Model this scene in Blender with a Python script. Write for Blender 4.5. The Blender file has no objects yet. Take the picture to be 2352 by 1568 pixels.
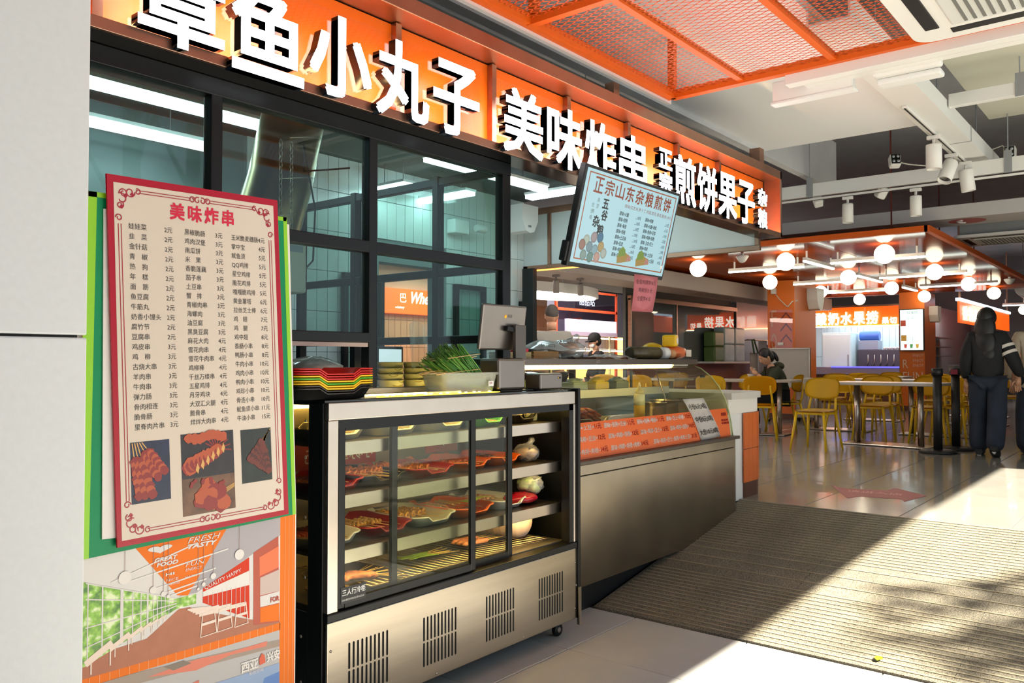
import bpy, bmesh, math, random
from mathutils import Vector, Matrix, Euler
random.seed(7)
sc = bpy.context.scene
COL = sc.collection
PI = math.pi
R = math.radians

# ------------------------------------------------------------------ camera
cam = bpy.data.cameras.new('camera'); cam_o = bpy.data.objects.new('camera', cam); COL.objects.link(cam_o)
cam.sensor_width = 36.0; cam.lens = 1895.0 / 2352.0 * 36.0; cam.clip_start = 0.05; cam.clip_end = 200
cam_o.location = (0, 0, 1.33)
cam_o.rotation_euler = (R(90 + 1.39), 0, R(39.2 - 90))
sc.camera = cam_o
# ------------------------------------------------------------------ sky, sun, exposure
w = bpy.data.worlds.new('sky'); sc.world = w; w.use_nodes = True
bg = w.node_tree.nodes['Background']; bg.inputs[0].default_value = (0.72, 0.86, 1.0, 1); bg.inputs[1].default_value = .8
sun = bpy.data.lights.new('sun', 'SUN'); sun_o = bpy.data.objects.new('sun', sun); COL.objects.link(sun_o)
sun.energy = 24.0; sun.angle = R(0.9); sun.color = (1.0, 0.93, 0.78)
sun_dir = Vector((-0.10, 0.92, -1.0)).normalized()
sun_o.rotation_euler = sun_dir.to_track_quat('-Z', 'Y').to_euler(); sun_o.location = (4, -12, 14)
sc.view_settings.view_transform = 'Standard'; sc.view_settings.look = 'None'
sc.view_settings.gamma = 1.0; sc.view_settings.use_curve_mapping = False
sc.view_settings.exposure = 0.42
sc.cycles.use_denoising = True
sc.cycles.max_bounces = 10; sc.cycles.transparent_max_bounces = 24; sc.cycles.caustics_reflective = False
sc.cycles.sample_clamp_indirect = 6.0

# ------------------------------------------------------------------ materials
def lin(h):
    h = h.lstrip('#'); c = [int(h[i:i+2], 16) / 255 for i in (0, 2, 4)]
    return tuple((v / 12.92 if v <= .04045 else ((v + .055) / 1.055) ** 2.4) for v in c) + (1,)
MATS = {}
def mat(name, col='#808080', rough=.5, metal=0., emit=0., emit_col=None, noise=0., nscale=8., bump=0., bscale=60., coat=0., stretch=(1, 1, 1), spec=.5, alpha=1., trans=0., sss=0.):
    if name in MATS: return MATS[name]
    m = bpy.data.materials.new(name); m.use_nodes = True; nt = m.node_tree; b = nt.nodes['Principled BSDF']
    c = lin(col) if isinstance(col, str) else tuple(col) + (1,)
    b.inputs['Base Color'].default_value = c; b.inputs['Roughness'].default_value = rough; b.inputs['Metallic'].default_value = metal
    b.inputs['Coat Weight'].default_value = coat; b.inputs['Specular IOR Level'].default_value = spec
    b.inputs['Alpha'].default_value = alpha; b.inputs['Transmission Weight'].default_value = trans
    b.inputs['Subsurface Weight'].default_value = sss
    if emit:
        b.inputs['Emission Color'].default_value = lin(emit_col) if emit_col else c
        b.inputs['Emission Strength'].default_value = emit
    if noise or bump:
        tc = nt.nodes.new('ShaderNodeTexCoord'); mp = nt.nodes.new('ShaderNodeMapping'); nt.links.new(tc.outputs['Object'], mp.inputs[0])
        mp.inputs['Scale'].default_value = stretch
    if noise:
        n = nt.nodes.new('ShaderNodeTexNoise'); n.inputs['Scale'].default_value = nscale; n.inputs['Detail'].default_value = 6
        nt.links.new(mp.outputs[0], n.inputs['Vector'])
        rp = nt.nodes.new('ShaderNodeMapRange'); rp.inputs[3].default_value = 1 - noise; rp.inputs[4].default_value = 1 + noise
        rp.inputs[1].default_value = .3; rp.inputs[2].default_value = .7
        nt.links.new(n.outputs[0], rp.inputs[0])
        mx = nt.nodes.new('ShaderNodeVectorMath'); mx.operation = 'SCALE'; mx.inputs[0].default_value = c[:3]
        nt.links.new(rp.outputs[0], mx.inputs['Scale']); nt.links.new(mx.outputs[0], b.inputs['Base Color'])
    if bump:
        n2 = nt.nodes.new('ShaderNodeTexNoise'); n2.inputs['Scale'].default_value = bscale; n2.inputs['Detail'].default_value = 4
        nt.links.new(mp.outputs[0], n2.inputs['Vector'])
        bp = nt.nodes.new('ShaderNodeBump'); bp.inputs['Strength'].default_value = bump; bp.inputs['Distance'].default_value = .01
        nt.links.new(n2.outputs[0], bp.inputs['Height']); nt.links.new(bp.outputs[0], b.inputs['Normal'])
    MATS[name] = m; return m
def glass(name, tint='#ffffff', refl=1.0, base=0.0, rough=0.0, ior=1.45, haze=0., haze_col='#c8d0c8'):
    """thin clear sheet: lets light straight through, mirrors by Fresnel; optional dirt film"""
    if name in MATS: return MATS[name]
    m = bpy.data.materials.new(name); m.use_nodes = True; nt = m.node_tree; nt.nodes.clear()
    out = nt.nodes.new('ShaderNodeOutputMaterial'); tr = nt.nodes.new('ShaderNodeBsdfTransparent'); gl = nt.nodes.new('ShaderNodeBsdfGlossy')
    tr.inputs[0].default_value = lin(tint); gl.inputs['Roughness'].default_value = rough
    lw = nt.nodes.new('ShaderNodeLayerWeight'); lw.inputs[0].default_value = .5       # Schlick, the same from both sides
    pw = nt.nodes.new('ShaderNodeMath'); pw.operation = 'POWER'; pw.inputs[1].default_value = 5; nt.links.new(lw.outputs['Facing'], pw.inputs[0])
    ma = nt.nodes.new('ShaderNodeMath'); ma.operation = 'MULTIPLY_ADD'; ma.inputs[1].default_value = .95 * refl; ma.inputs[2].default_value = .035 * refl + base; ma.use_clamp = True
    nt.links.new(pw.outputs[0], ma.inputs[0])
    mx = nt.nodes.new('ShaderNodeMixShader'); nt.links.new(ma.outputs[0], mx.inputs[0]); nt.links.new(tr.outputs[0], mx.inputs[1]); nt.links.new(gl.outputs[0], mx.inputs[2])
    last = mx
    if haze:
        df = nt.nodes.new('ShaderNodeBsdfDiffuse'); df.inputs[0].default_value = lin(haze_col)
        m2 = nt.nodes.new('ShaderNodeMixShader'); m2.inputs[0].default_value = haze
        nt.links.new(mx.outputs[0], m2.inputs[1]); nt.links.new(df.outputs[0], m2.inputs[2]); last = m2
    nt.links.new(last.outputs[0], out.inputs[0])
    MATS[name] = m; return m

# ------------------------------------------------------------------ mesh helpers
class MB:
    def __init__(s): s.b = bmesh.new(); s.mi = 0
    def _new(s, fs):
        for f in fs: f.material_index = s.mi
    def box(s, x0, y0, z0, x1, y1, z1, bev=0., seg=2):
        vs = [s.b.verts.new(p) for p in ((x0,y0,z0),(x1,y0,z0),(x1,y1,z0),(x0,y1,z0),(x0,y0,z1),(x1,y0,z1),(x1,y1,z1),(x0,y1,z1))]
        fs = [s.b.faces.new([vs[i] for i in q]) for q in ((3,2,1,0),(4,5,6,7),(0,1,5,4),(1,2,6,5),(2,3,7,6),(3,0,4,7))]
        s._new(fs)
        if bev:
            es = list({e for f in fs for e in f.edges})
            r = bmesh.ops.bevel(s.b, geom=es, offset=bev, segments=seg, affect='EDGES', profile=.5); s._new(r['faces'])
        return s
    def obox(s, c, half, rot=(0,0,0), bev=0.):
        """box of half sizes around c turned by rot (euler or matrix)"""
        n0 = len(s.b.verts); t = MB(); t.mi = s.mi; t.box(-half[0], -half[1], -half[2], half[0], half[1], half[2], bev)
        M = Matrix.Translation(c) @ (rot if isinstance(rot, Matrix) else Euler(rot).to_matrix().to_4x4())
        s.merge(t, M); return s
    def merge(s, o, M=Matrix()):
        mp = {}
        for v in o.b.verts: mp[v] = s.b.verts.new(M @ v.co)
        for f in o.b.faces:
            try:
                g = s.b.faces.new([mp[v] for v in f.verts]); g.material_index = f.material_index; g.smooth = f.smooth
            except ValueError: pass
        o.b.free(); return s
    def tube(s, pts, r, seg=8, caps=True, closed=False):
        pts = [Vector(p) for p in pts]; n = len(pts); rr = r if isinstance(r, (list, tuple)) else [r] * n
        rings = []; up = None
        for i, p in enumerate(pts):
            a = pts[i - 1] if (i or closed) else p; c = pts[(i + 1) % n] if (i < n - 1 or closed) else p
            t = (c - a).normalized()
            if up is None or abs(up.dot(t)) > .99: up = t.orthogonal().normalized()
            u = (up - t * up.dot(t)).normalized(); v = t.cross(u); up = u
            rings.append([s.b.verts.new(p + (u * math.cos(2*PI*k/seg) + v * math.sin(2*PI*k/seg)) * rr[i]) for k in range(seg)])
        fs = []
        for i in range(n if closed else n - 1):
            A, B = rings[i], rings[(i + 1) % n]
            for k in range(seg):
                f = s.b.faces.new((A[k], A[(k+1) % seg], B[(k+1) % seg], B[k])); f.smooth = True; fs.append(f)
        if caps and not closed:
            fs.append(s.b.faces.new(rings[0][::-1])); fs.append(s.b.faces.new(rings[-1]))
        s._new(fs); return s
    def cyl(s, p0, p1, r0, r1=None, seg=16): return s.tube([p0, p1], [r0, r0 if r1 is None else r1], seg)
    def lathe(s, prof, c=(0,0,0), seg=24, axis='Z', smooth=True):
        rings = []
        for r, z in prof:
            row = []
            for k in range(seg):
                a = 2*PI*k/seg; p = (r*math.cos(a), r*math.sin(a), z)
                if axis == 'Y': p = (p[0], p[2], p[1])
                if axis == 'X': p = (p[2], p[0], p[1])
                row.append(s.b.verts.new((p[0]+c[0], p[1]+c[1], p[2]+c[2])))
            rings.append(row)
        fs = []
        for A, B in zip(rings, rings[1:]):
            for k in range(seg):
                f = s.b.faces.new((A[k], A[(k+1) % seg], B[(k+1) % seg], B[k])); f.smooth = smooth; fs.append(f)
        for ring in (rings[0], rings[-1]):
            fs.append(s.b.faces.new(ring))
        s._new(fs); return s
    def ball(s, c, r, sc_=(1,1,1), seg=20, rings=12):
        r0 = bmesh.ops.create_uvsphere(s.b, u_segments=seg, v_segments=rings, radius=r, matrix=Matrix.Translation(c) @ Matrix.Diagonal((*sc_, 1)))
        fs = {f for v in r0['verts'] for f in v.link_faces}
        for f in fs: f.smooth = True
        s._new(fs); return s
    def poly(s, pts):
        f = s.b.faces.new([s.b.verts.new(p) for p in pts]); s._new([f]); return s
    def prism(s, pts, d):
        """closed outline pts (3d) swept by vector d"""
        d = Vector(d); A = [s.b.verts.new(Vector(p)) for p in pts]; B = [s.b.verts.new(Vector(p) + d) for p in pts]; n = len(pts)
        fs = [s.b.faces.new(A[::-1]), s.b.faces.new(B)] + [s.b.faces.new((A[i], A[(i+1) % n], B[(i+1) % n], B[i])) for i in range(n)]
        s._new(fs); return s
    def sheet(s, fn, nu, nv, thick=0.):
        """grid fn(u,v)->point, u,v in 0..1"""
        g = [[s.b.verts.new(fn(i/nu, j/nv)) for j in range(nv + 1)] for i in range(nu + 1)]; fs = []
        for i in range(nu):
            for j in range(nv):
                f = s.b.faces.new((g[i][j], g[i+1][j], g[i+1][j+1], g[i][j+1])); f.smooth = True; fs.append(f)
        s._new(fs)
        if thick:
            r = bmesh.ops.solidify(s.b, geom=fs, thickness=thick); s._new([f for f in r['geom'] if isinstance(f, bmesh.types.BMFace)])
        return s
    def text(s, body, size, M, offset=0., extrude=0., align='LEFT', valign='BOTTOM', sx=1., shear=0., fit=None):
        c = bpy.data.curves.new('tmp', 'FONT'); c.body = body; c.size = size; c.extrude = extrude
        c.align_x = align; c.align_y = valign; c.shear = shear; c.resolution_u = 2
        o = bpy.data.objects.new('tmp', c); COL.objects.link(o)
        dg = bpy.context.evaluated_depsgraph_get(); me = bpy.data.meshes.new_from_object(o.evaluated_get(dg))
        bpy.data.objects.remove(o); bpy.data.curves.remove(c)
        t = MB(); t.b.from_mesh(me); bpy.data.meshes.remove(me)
        if fit and t.b.verts:      # squeeze into width x height (local), lower left at 0
            xs = [v.co.x for v in t.b.verts]; ys = [v.co.y for v in t.b.verts]
            kx = fit[0] / max(1e-6, max(xs) - min(xs)); ky = fit[1] / max(1e-6, max(ys) - min(ys))
            x0, y0 = min(xs), min(ys)
            for v in t.b.verts: v.co.x = (v.co.x - x0) * kx; v.co.y = (v.co.y - y0) * ky
        elif sx != 1:
            for v in t.b.verts: v.co.x *= sx
        for f in t.b.faces: f.material_index = s.mi
        if offset:                 # bolder stroke: the glyph laid down again, shifted a little each way
            base = t; t = MB()
            w = offset
            for k, (dx, dy) in enumerate(((-w, -w), (w, -w), (-w, w), (w, w), (0, 0))):
                q = MB(); q.b = base.b.copy()
                t.merge(q, Matrix.Translation((dx, dy, (k - 2) * (.00002 if not extrude else .0003))))
            base.b.free()
            if fit:
                for v in t.b.verts: v.co.x = (v.co.x + w) * fit[0] / (fit[0] + 2*w); v.co.y = (v.co.y + w) * fit[1] / (fit[1] + 2*w)
        s.merge(t, M); return s
    def jitter(s, amt, seed=1):
        rnd = random.Random(seed)
        for v in s.b.verts: v.co += Vector((rnd.uniform(-1,1), rnd.uniform(-1,1), rnd.uniform(-1,1))) * amt
        return s
    def recalc(s): bmesh.ops.recalc_face_normals(s.b, faces=s.b.faces); return s
    def mesh(s, name, mats):
        me = bpy.data.meshes.new(name); s.b.to_mesh(me); s.b.free()
        for m in (mats if isinstance(mats, (list, tuple)) else [mats]): me.materials.append(m)
        return me
    def done(s, name, mats, parent=None, local=False, label=None, cat=None, group=None, kind=None, fix=True):
        """link as one object. parent: an object; world coordinates are kept unless local"""
        if fix: s.recalc()
        if parent is not None:
            if not local:
                wl = wloc(parent)
                for v in s.b.verts: v.co -= wl
            o = bpy.data.objects.new(name, s.mesh(name, mats)); COL.objects.link(o); o.parent = parent
        else:
            c = Vector((0,0,0))
            if not local and s.b.verts:
                xs = [v.co.x for v in s.b.verts]; ys = [v.co.y for v in s.b.verts]; zs = [v.co.z for v in s.b.verts]
                c = Vector(((min(xs)+max(xs))/2, (min(ys)+max(ys))/2, min(zs)))
                for v in s.b.verts: v.co -= c
            o = bpy.data.objects.new(name, s.mesh(name, mats)); COL.objects.link(o); o.location = c
        tag(o, label, cat, group, kind); return o
def wloc(o):
    v = Vector((0,0,0))
    while o is not None: v = v + o.location; o = o.parent
    return v
def tag(o, label=None, cat=None, group=None, kind=None):
    if label: o['label'] = label
    if cat: o['category'] = cat
    if group: o['group'] = group
    if kind: o['kind'] = kind
    return o
def thing(name, label, cat, loc=(0,0,0), rotz=0., group=None, kind=None):
    o = bpy.data.objects.new(name, None); COL.objects.link(o); o.location = loc; o.rotation_euler = (0, 0, rotz); o.empty_display_size = .1
    return tag(o, label, cat, group, kind)
def dup(root, loc=None, rotz=None, label=None, group=None):
    def cp(o, par):
        c = o.copy(); COL.objects.link(c); c.parent = par
        for ch in list(o.children): cp(ch, c)
        return c
    r = cp(root, None)
    if loc is not None: r.location = loc
    if rotz is not None: r.rotation_euler = (0, 0, rotz)
    if label: r['label'] = label
    if group: r['group'] = group
    return r
def piece(name, mesh, parent, loc, rot=(0,0,0)):
    o = bpy.data.objects.new(name, mesh); COL.objects.link(o); o.parent = parent; o.location = Vector(loc) - wloc(parent); o.rotation_euler = rot
    return o
def st(name, mb, m, parent=None): return mb.done(name, m, parent, kind='structure' if parent is None else None)
def front(x, y, z): return Matrix.Translation((x, y, z)) @ Matrix.Rotation(PI/2, 4, 'X')            # text on a plane that faces -Y
def faceX(x, y, z): return Matrix.Translation((x, y, z)) @ Matrix.Rotation(-PI/2, 4, 'Z') @ Matrix.Rotation(PI/2, 4, 'X')   # faces -X
ZI = .335     # inside floor level
# =================================================================== surfaces
m_tile = mat('floor_tile_grey', '#b9b8b4', .42, noise=.05, nscale=5, bump=.02, bscale=120)
m_tile_in = mat('floor_tile_polished', '#8b877e', .16, noise=.08, nscale=3, coat=.15)
m_joint = mat('joint_dark', '#4d4c49', .9)
m_pillar = mat('pillar_white', '#dfe2e4', .55, noise=.02, nscale=60, bump=.04, bscale=200)
m_white = mat('white_paint', '#e4e4e0', .5)
m_ceil = mat('ceiling_grey', '#c6c8c9', .9, noise=.08, nscale=2)
m_ceil2 = mat('ceiling_charcoal', '#4d5152', .9, noise=.1, nscale=2)
m_white_board = mat('plasterboard_white', '#f6f7f8', .6)
m_steel = mat('stainless', '#a89e8f', .32, 1., noise=.10, nscale=5, bump=.02, bscale=30, stretch=(.25, .25, 3))
m_steel_b = mat('stainless_bright', '#b8ada2', .28, 1., noise=.05, nscale=9)
m_dark = mat('black_metal', '#0d0f11', .38, spec=.3)
m_blackp = mat('black_plastic', '#0c0d0f', .45)
m_bronze = mat('bronze_steel', '#b08872', .34, 1., noise=.1, nscale=6)
m_orange = mat('orange_paint', '#dc6012', .5, spec=.3)
m_orange_d = mat('orange_tile', '#d4692b', .35, noise=.05, nscale=20)
m_brown = mat('brown_skirting', '#5a3a2c', .5)
m_grey = mat('grey_paint', '#8d9092', .6)
m_cable = mat('white_cable', '#d9d6cc', .5)
m_pav = mat('pavement', '#7d8288', .9, noise=.1, nscale=1)

# outside ground, street and trees that shade the entrance
st('street_ground', MB().box(-25, -40, -.2, 40, -1.3, -.03), m_pav)
floor = st('floor', MB().box(-8, -1.3, -.2, 5.68, 5.2, -.022), m_joint)
tmesh = MB().box(-.301, -.301, -.022, .301, .301, 0, .002, 1).recalc().mesh('floor_tile', m_tile)
for i in range(-3, 8):
    for j in range(-5, 4):
        x = 3.15 - .303 - .606 * i; y = 2.235 - .304 + .608 * j
        if x > -1.6 and x < 3.8 and y < 3.4: piece('floor_tile', tmesh, floor, (x, y, 0))
st('floor_strip', MB().box(3.757, 2.512, -.03, 5.68, 5.1, -.005), mat('under_stall_floor', '#55524d', .7))
fin = st('floor_inside', MB().box(5.66, -1.3, -.2, 30, 18, ZI - .02).box(1.5, 5.2, -.2, 5.66, 18, ZI - .02), m_joint)
tim = MB().box(-.618, -.308, -.02, .618, .308, 0, .0015, 1).recalc().mesh('floor_tile', m_tile_in)
for i in range(19):
    for j in range(-5, 13):
        x = 5.69 + .62 + 1.24 * i; y = 2.06 + .31 + .62 * j
        if y > 5.1 + .0 and x < 5.6: continue
        if j > 8 and x < 8: continue
        if y < 8.5 and x < 25 and (y > x * .05 - .6): piece('floor_tile', tim, fin, (x, y, ZI))
# brown-red vinyl area further in is part of the same floor: a darker band of tiles beyond the seating edge
# ramp with grip strips
def granite():
    m = bpy.data.materials.new('granite_ramp'); m.use_nodes = True; nt = m.node_tree; b = nt.nodes['Principled BSDF']
    tc = nt.nodes.new('ShaderNodeTexCoord')
    n1 = nt.nodes.new('ShaderNodeTexNoise'); n1.inputs['Scale'].default_value = 190; n1.inputs['Detail'].default_value = 3
    n2 = nt.nodes.new('ShaderNodeTexNoise'); n2.inputs['Scale'].default_value = 3.2; n2.inputs['Detail'].default_value = 5
    nt.links.new(tc.outputs['Object'], n1.inputs[0]); nt.links.new(tc.outputs['Object'], n2.inputs[0])
    r1 = nt.nodes.new('ShaderNodeValToRGB'); r1.color_ramp.elements[0].position = .36; r1.color_ramp.elements[1].position = .66
    r1.color_ramp.elements[0].color = lin('#423e36'); r1.color_ramp.elements[1].color = lin('#938a76')
    r2 = nt.nodes.new('ShaderNodeMapRange'); r2.inputs[1].default_value = .35; r2.inputs[2].default_value = .7; r2.inputs[3].default_value = .78; r2.inputs[4].default_value = 1.12
    nt.links.new(n1.outputs[0], r1.inputs[0]); nt.links.new(n2.outputs[0], r2.inputs[0])
    mx = nt.nodes.new('ShaderNodeVectorMath'); mx.operation = 'SCALE'; nt.links.new(r1.outputs[0], mx.inputs[0]); nt.links.new(r2.outputs[0], mx.inputs['Scale'])
    nt.links.new(mx.outputs[0], b.inputs['Base Color']); b.inputs['Roughness'].default_value = .75
    return m
m_gran = granite()
m_strip = mat('grip_strip_worn', '#8d846d', .75, noise=.25, nscale=4)
RA = (3.765, 0.0); RB = (5.675, ZI); ra = math.atan2(ZI, RB[0] - RA[0])
ramp = thing('floor_ramp', None, None, (RA[0], 0, 0)); ramp['kind'] = 'structure'
for k, (y0, y1) in enumerate(((1.632, 2.50), (.760, 1.6305), (-.3, .7585), (-1.25, -.3015))):     # stone slabs laid side by side
    MB().prism([(RA[0], y0, -.02), (RB[0], y0, -.02), (RB[0], y0, RB[1]), (RA[0], y0, .008)], (0, y1 - y0, 0)).done('slab', m_gran, ramp)
L = math.hypot(RB[0] - RA[0], ZI)
sm = MB().box(-.0048, -1.85, -.002, .0048, 1.86, .0022).recalc().mesh('grip_strip', m_strip)
nst = 46
for i in range(nst):
    t = (i + .8) / nst
    if i in (15, 16, 18, 19, 21, 22, 24): continue
    piece('grip_strip', sm, ramp, (RA[0] + (RB[0]-RA[0])*t, .62, .008 + (ZI - .008)*t + .001), (0, -ra, 0))

# white clad pillar by the camera
pil = thing('wall_left', None, None, (-.6, 2.1, 0)); pil['kind'] = 'structure'
MB().box(-2.2, 1.92, 0, .815, 2.40, 4.3).done('core', m_joint, pil)
MB().box(-2.2, 1.90, 0, .828, 2.42, 1.383, .004).done('panel', m_pillar, pil)
MB().box(-2.2, 1.90, 1.389, .828, 2.42, 4.25, .004).done('panel', m_pillar, pil)

# roof slab and the wall above the street opening
st('ceiling', MB().box(-1.5, -1.3, 4.3, 30, 18, 4.5), m_ceil)
st('wall_right', MB().box(-3, -1.45, 0, 1.2, -1.13, 4.6).box(1.2, -1.45, 3.36, 9.2, -1.13, 4.6).box(9.2, -1.45, 0, 30, -1.13, 4.6), mat('outer_wall', '#b9b5ac', .8))  # unseen street wall; solid left end added to shade the pillar
st('wall_far', MB().box(27, -1.3, 0, 27.2, 18, 4.4), m_grey)
st('wall_back', MB().box(0, 17.5, 0, 28, 17.7, 4.4), m_grey)
st('wall_street_left', MB().box(-3.2, 2.45, 0, -3.0, 6, 4.4).box(-3.2, 5.95, 0, 1.5, 6.1, 4.4), m_grey)

# tree outside whose crown dapples the sunlight on the ramp
def tree(x, y, h, n, rad, seed, lab):
    rnd = random.Random(seed)
    t = thing('street_tree', lab, 'tree', (x, y, -.03), group=None)
    tb = MB().tube([(x, y, -.03), (x+.05, y, h*.35), (x-.05, y+.1, h*.65), (x, y, h*.9)], [.16, .13, .09, .04], 10)
    for k in range(7):
        a = rnd.uniform(0, 6.28); z0 = h * rnd.uniform(.4, .7)
        tb.tube([(x, y, z0), (x + math.cos(a)*rad*.4, y + math.sin(a)*rad*.4, z0 + .5), (x + math.cos(a)*rad*.8, y + math.sin(a)*rad*.8, z0 + 1.1)], [.05, .035, .012], 6)
    tb.done('trunk', mat('bark', '#5b4a3a', .9, noise=.2), t)
    lb = MB()
    for k in range(n):
        d = Vector((rnd.gauss(0, 1), rnd.gauss(0, 1), rnd.gauss(0, .8))); d = d.normalized() * rad * rnd.random() ** .4
        c = Vector((x, y, h * .82)) + d; q = Euler((rnd.uniform(0, 6), rnd.uniform(0, 6), rnd.uniform(0, 6))).to_matrix(); s = rnd.uniform(.07, .13)
        lb.poly([c + q @ Vector(p) * s for p in ((-1, 0, 0), (-.3, .45, .05), (.6, .3, 0), (1.1, 0, -.1), (.6, -.3, 0), (-.3, -.45, .05))])
    lb.done('foliage', mat('leaf_green', '#3f6a26', .6), t, kind='stuff', fix=False)
tree(4.95, -5.15, 7.3, 300, .78, 3, 'leafy street tree outside the entrance opening, nearest the ramp')
tree(6.6, -6.6, 8.2, 300, .9, 5, 'taller leafy street tree further along the pavement')

# =================================================================== things under the hall ceiling
m_mesh = mat('mesh_orange', '#d8551a', .5)
m_lamp_white = mat('lamp_body_white', '#e6e4de', .4)
m_led = mat('led_white', '#ffffff', .4, emit=6.0, emit_col='#f4f6ff')

# orange expanded-metal ceiling raft
raft = thing('mesh_ceiling_raft', 'orange steel ceiling raft with expanded mesh above the entrance', 'ceiling raft', (3.2, 1.5, 2.9))
def beam(mb, a, b, w_, h_): 
    a = Vector(a); b = Vector(b); d = (b - a); L_ = d.length; M = Matrix.Translation((a + b) / 2) @ d.to_track_quat('X', 'Z').to_matrix().to_4x4()
    t = MB(); t.mi = mb.mi; t.box(-L_/2, -w_/2, -h_/2, L_/2, w_/2, h_/2); mb.merge(t, M)
X0, X1, Y0, Y1, ZM = 1.2, 4.42, -.6, 2.36, 2.925
for (a, b) in (((X0, Y1, ZM), (X1, Y1, ZM)), ((X1, Y1, ZM), (X1, Y0, ZM)), ((X0, Y0, ZM), (X1, Y0, ZM)), ((X0, Y1, ZM), (X0, Y0, ZM))):
    mb = MB(); beam(mb, a, b, .05, .05); mb.done('edge_beam', m_orange, raft)
for y in (1.92, 1.41, .965, .5, 0):
    mb = MB(); beam(mb, (X0, y, ZM + .005), (X1, y, ZM + .005), .035, .035); mb.done('cross_beam', m_orange, raft)
for x in (3.02, 1.7):
    mb = MB(); beam(mb, (x, Y1, ZM - .005), (x, Y0, ZM - .005), .04, .045); mb.done('cross_beam', m_orange, raft)
for x, y in ((4.36, 2.33), (3.02, 2.33), (1.7, 2.33), (4.36, .965), (4.36, 0)):
    MB().box(x-.02, y-.02, 2.95, x+.02, y+.02, 4.3).done('hanger', m_orange, raft)
MB().box(X0, Y1 + .025, 2.885, X1 + .03, Y1 + .05, 2.925).done('edge_trim', mat('pale_trim', '#d9cfd0', .4), raft)
# diamond mesh, real strands
ms = MB(); sp = .034; zz = 2.925
def seg(p, q): 
    d = (q - p); n_ = Vector((-d.y, d.x, 0)).normalized() * .0034
    A = [ms.b.verts.new(v) for v in (p - n_, q - n_, q + n_, p + n_)]; ms.b.faces.new(A)
# only between X 2.2 and 4.4 in view; the mesh covers the whole raft
def clip(p, d):
    ts = []
    t0, t1 = -9, 9
    for k, lo, hi in ((0, X0, X1), (1, Y0, Y1)):
        a, b = (lo - p[k]) / d[k], (hi - p[k]) / d[k]
        t0 = max(t0, min(a, b)); t1 = min(t1, max(a, b))
    return (t0, t1) if t1 > t0 else None
for sgn in (1, -1):
    d = Vector((.46, .89 * sgn, 0)).normalized()
    k = -6.0
    while k < 12:
        p = Vector((k, .9, zz)); c = clip(p, d)
        if c: seg(p + d * c[0], p + d * c[1])
        k += sp * 1.12
ms.done('expanded_mesh', m_mesh, raft, kind='stuff', fix=False)

# suspended white board and trays above
st('ceiling_board', MB().box(3.0, 1.62, 3.3, 7.45, 3.02, 3.36), m_white_board)
st('ceiling_board.001', MB().box(4.9, -.9, 3.55, 8.6, 1.36, 3.6), mat('board_cream', '#c9c7b6', .7))
st('ceiling_upstand', MB().box(3.0, 3.02, 3.26, 9.5, 3.10, 3.8), m_ceil)
tray = thing('cable_tray', 'wide white cable tray running inwards under the ceiling', 'cable tray', (7, 1.5, 3.2))
MB().box(4.6, 1.38, 3.2, 9.25, 1.62, 3.215).done('bottom', m_white, tray)
MB().box(4.6, 1.38, 3.215, 9.25, 1.392, 3.33).done('side', m_white, tray)
MB().box(4.6, 1.608, 3.215, 9.25, 1.62, 3.33).done('side', m_white, tray)
for x in (5.5, 7.2, 8.8): MB().cyl((x, 1.5, 3.3), (x, 1.5, 4.3), .005, seg=6).done('hanger_rod', m_grey, tray)
MB().box(7.85, 1.376, 3.198, 7.862, 1.624, 3.334).done('joint', m_grey, tray)

def crossbar(name, lab, x, y0, y1, z0, z1, wd, m=m_white, hang=()):
    t = thing(name, lab, 'ceiling beam', (x, (y0+y1)/2, z0))
    MB().box(x, y0, z0, x + wd, y1, z1, .004).done('body', m, t)
    for y in hang:
        MB().box(x - .012, y - .03, z0 - .01, x - .002, y + .03, z1 + .06).done('bracket', m_grey, t)
        MB().cyl((x - .006, y, z1 + .06), (x - .006, y, 4.3), .005, seg=6).done('hanger_rod', m_grey, t)
    return t
crossbar('ceiling_channel', 'white perforated steel channel crossing to the right of the cable tray', 6.95, -.6, 1.37, 3.27, 3.37, .06, hang=(.9,))
crossbar('ceiling_channel', 'long white channel with spotlights hung below, past the sign', 8.5, -.6, 4.4, 3.03, 3.16, .05, hang=(2.97, 1.2))
bb = crossbar('banner_beam', 'pale boxed beam with faded red lettering on its underside', 10.7, -.6, 5.2, 3.0, 3.16, .62, m=mat('beam_pale', '#d8d3cf', .35))
tb = MB(); m_red_print = mat('faded_red_print', '#c06a68', .6)
for i, ch in enumerate('喝感乡'):
    tb.text(ch, .42, Matrix.Translation((11.2, 2.55 + i * .62, 2.998)) @ Matrix.Rotation(-PI/2, 4, 'Z') @ Matrix.Rotation(PI, 4, 'X') @ Matrix.Rotation(PI, 4, 'Z'), offset=.006)
tb.done('lettering', m_red_print, bb)
eb = MB(); eb.poly([(10.98 + .2*math.cos(k*PI/16), 1.98 + .2*math.sin(k*PI/16), 2.9985) for k in range(32)]); eb.done('emblem', m_red_print, bb)
ec = MB(); ec.tube([(10.98 - .1*math.cos(a), 1.98 + .1*math.sin(a), 2.998) for a in [R(20 + 14*k) for k in range(11)]], .015, 6); ec.done('emblem_mark', m_white, bb)
crossbar('ceiling_channel', 'white channel above the banner beam deeper in the hall', 12.6, -.6, 6.5, 3.3, 3.42, .06)

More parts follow.
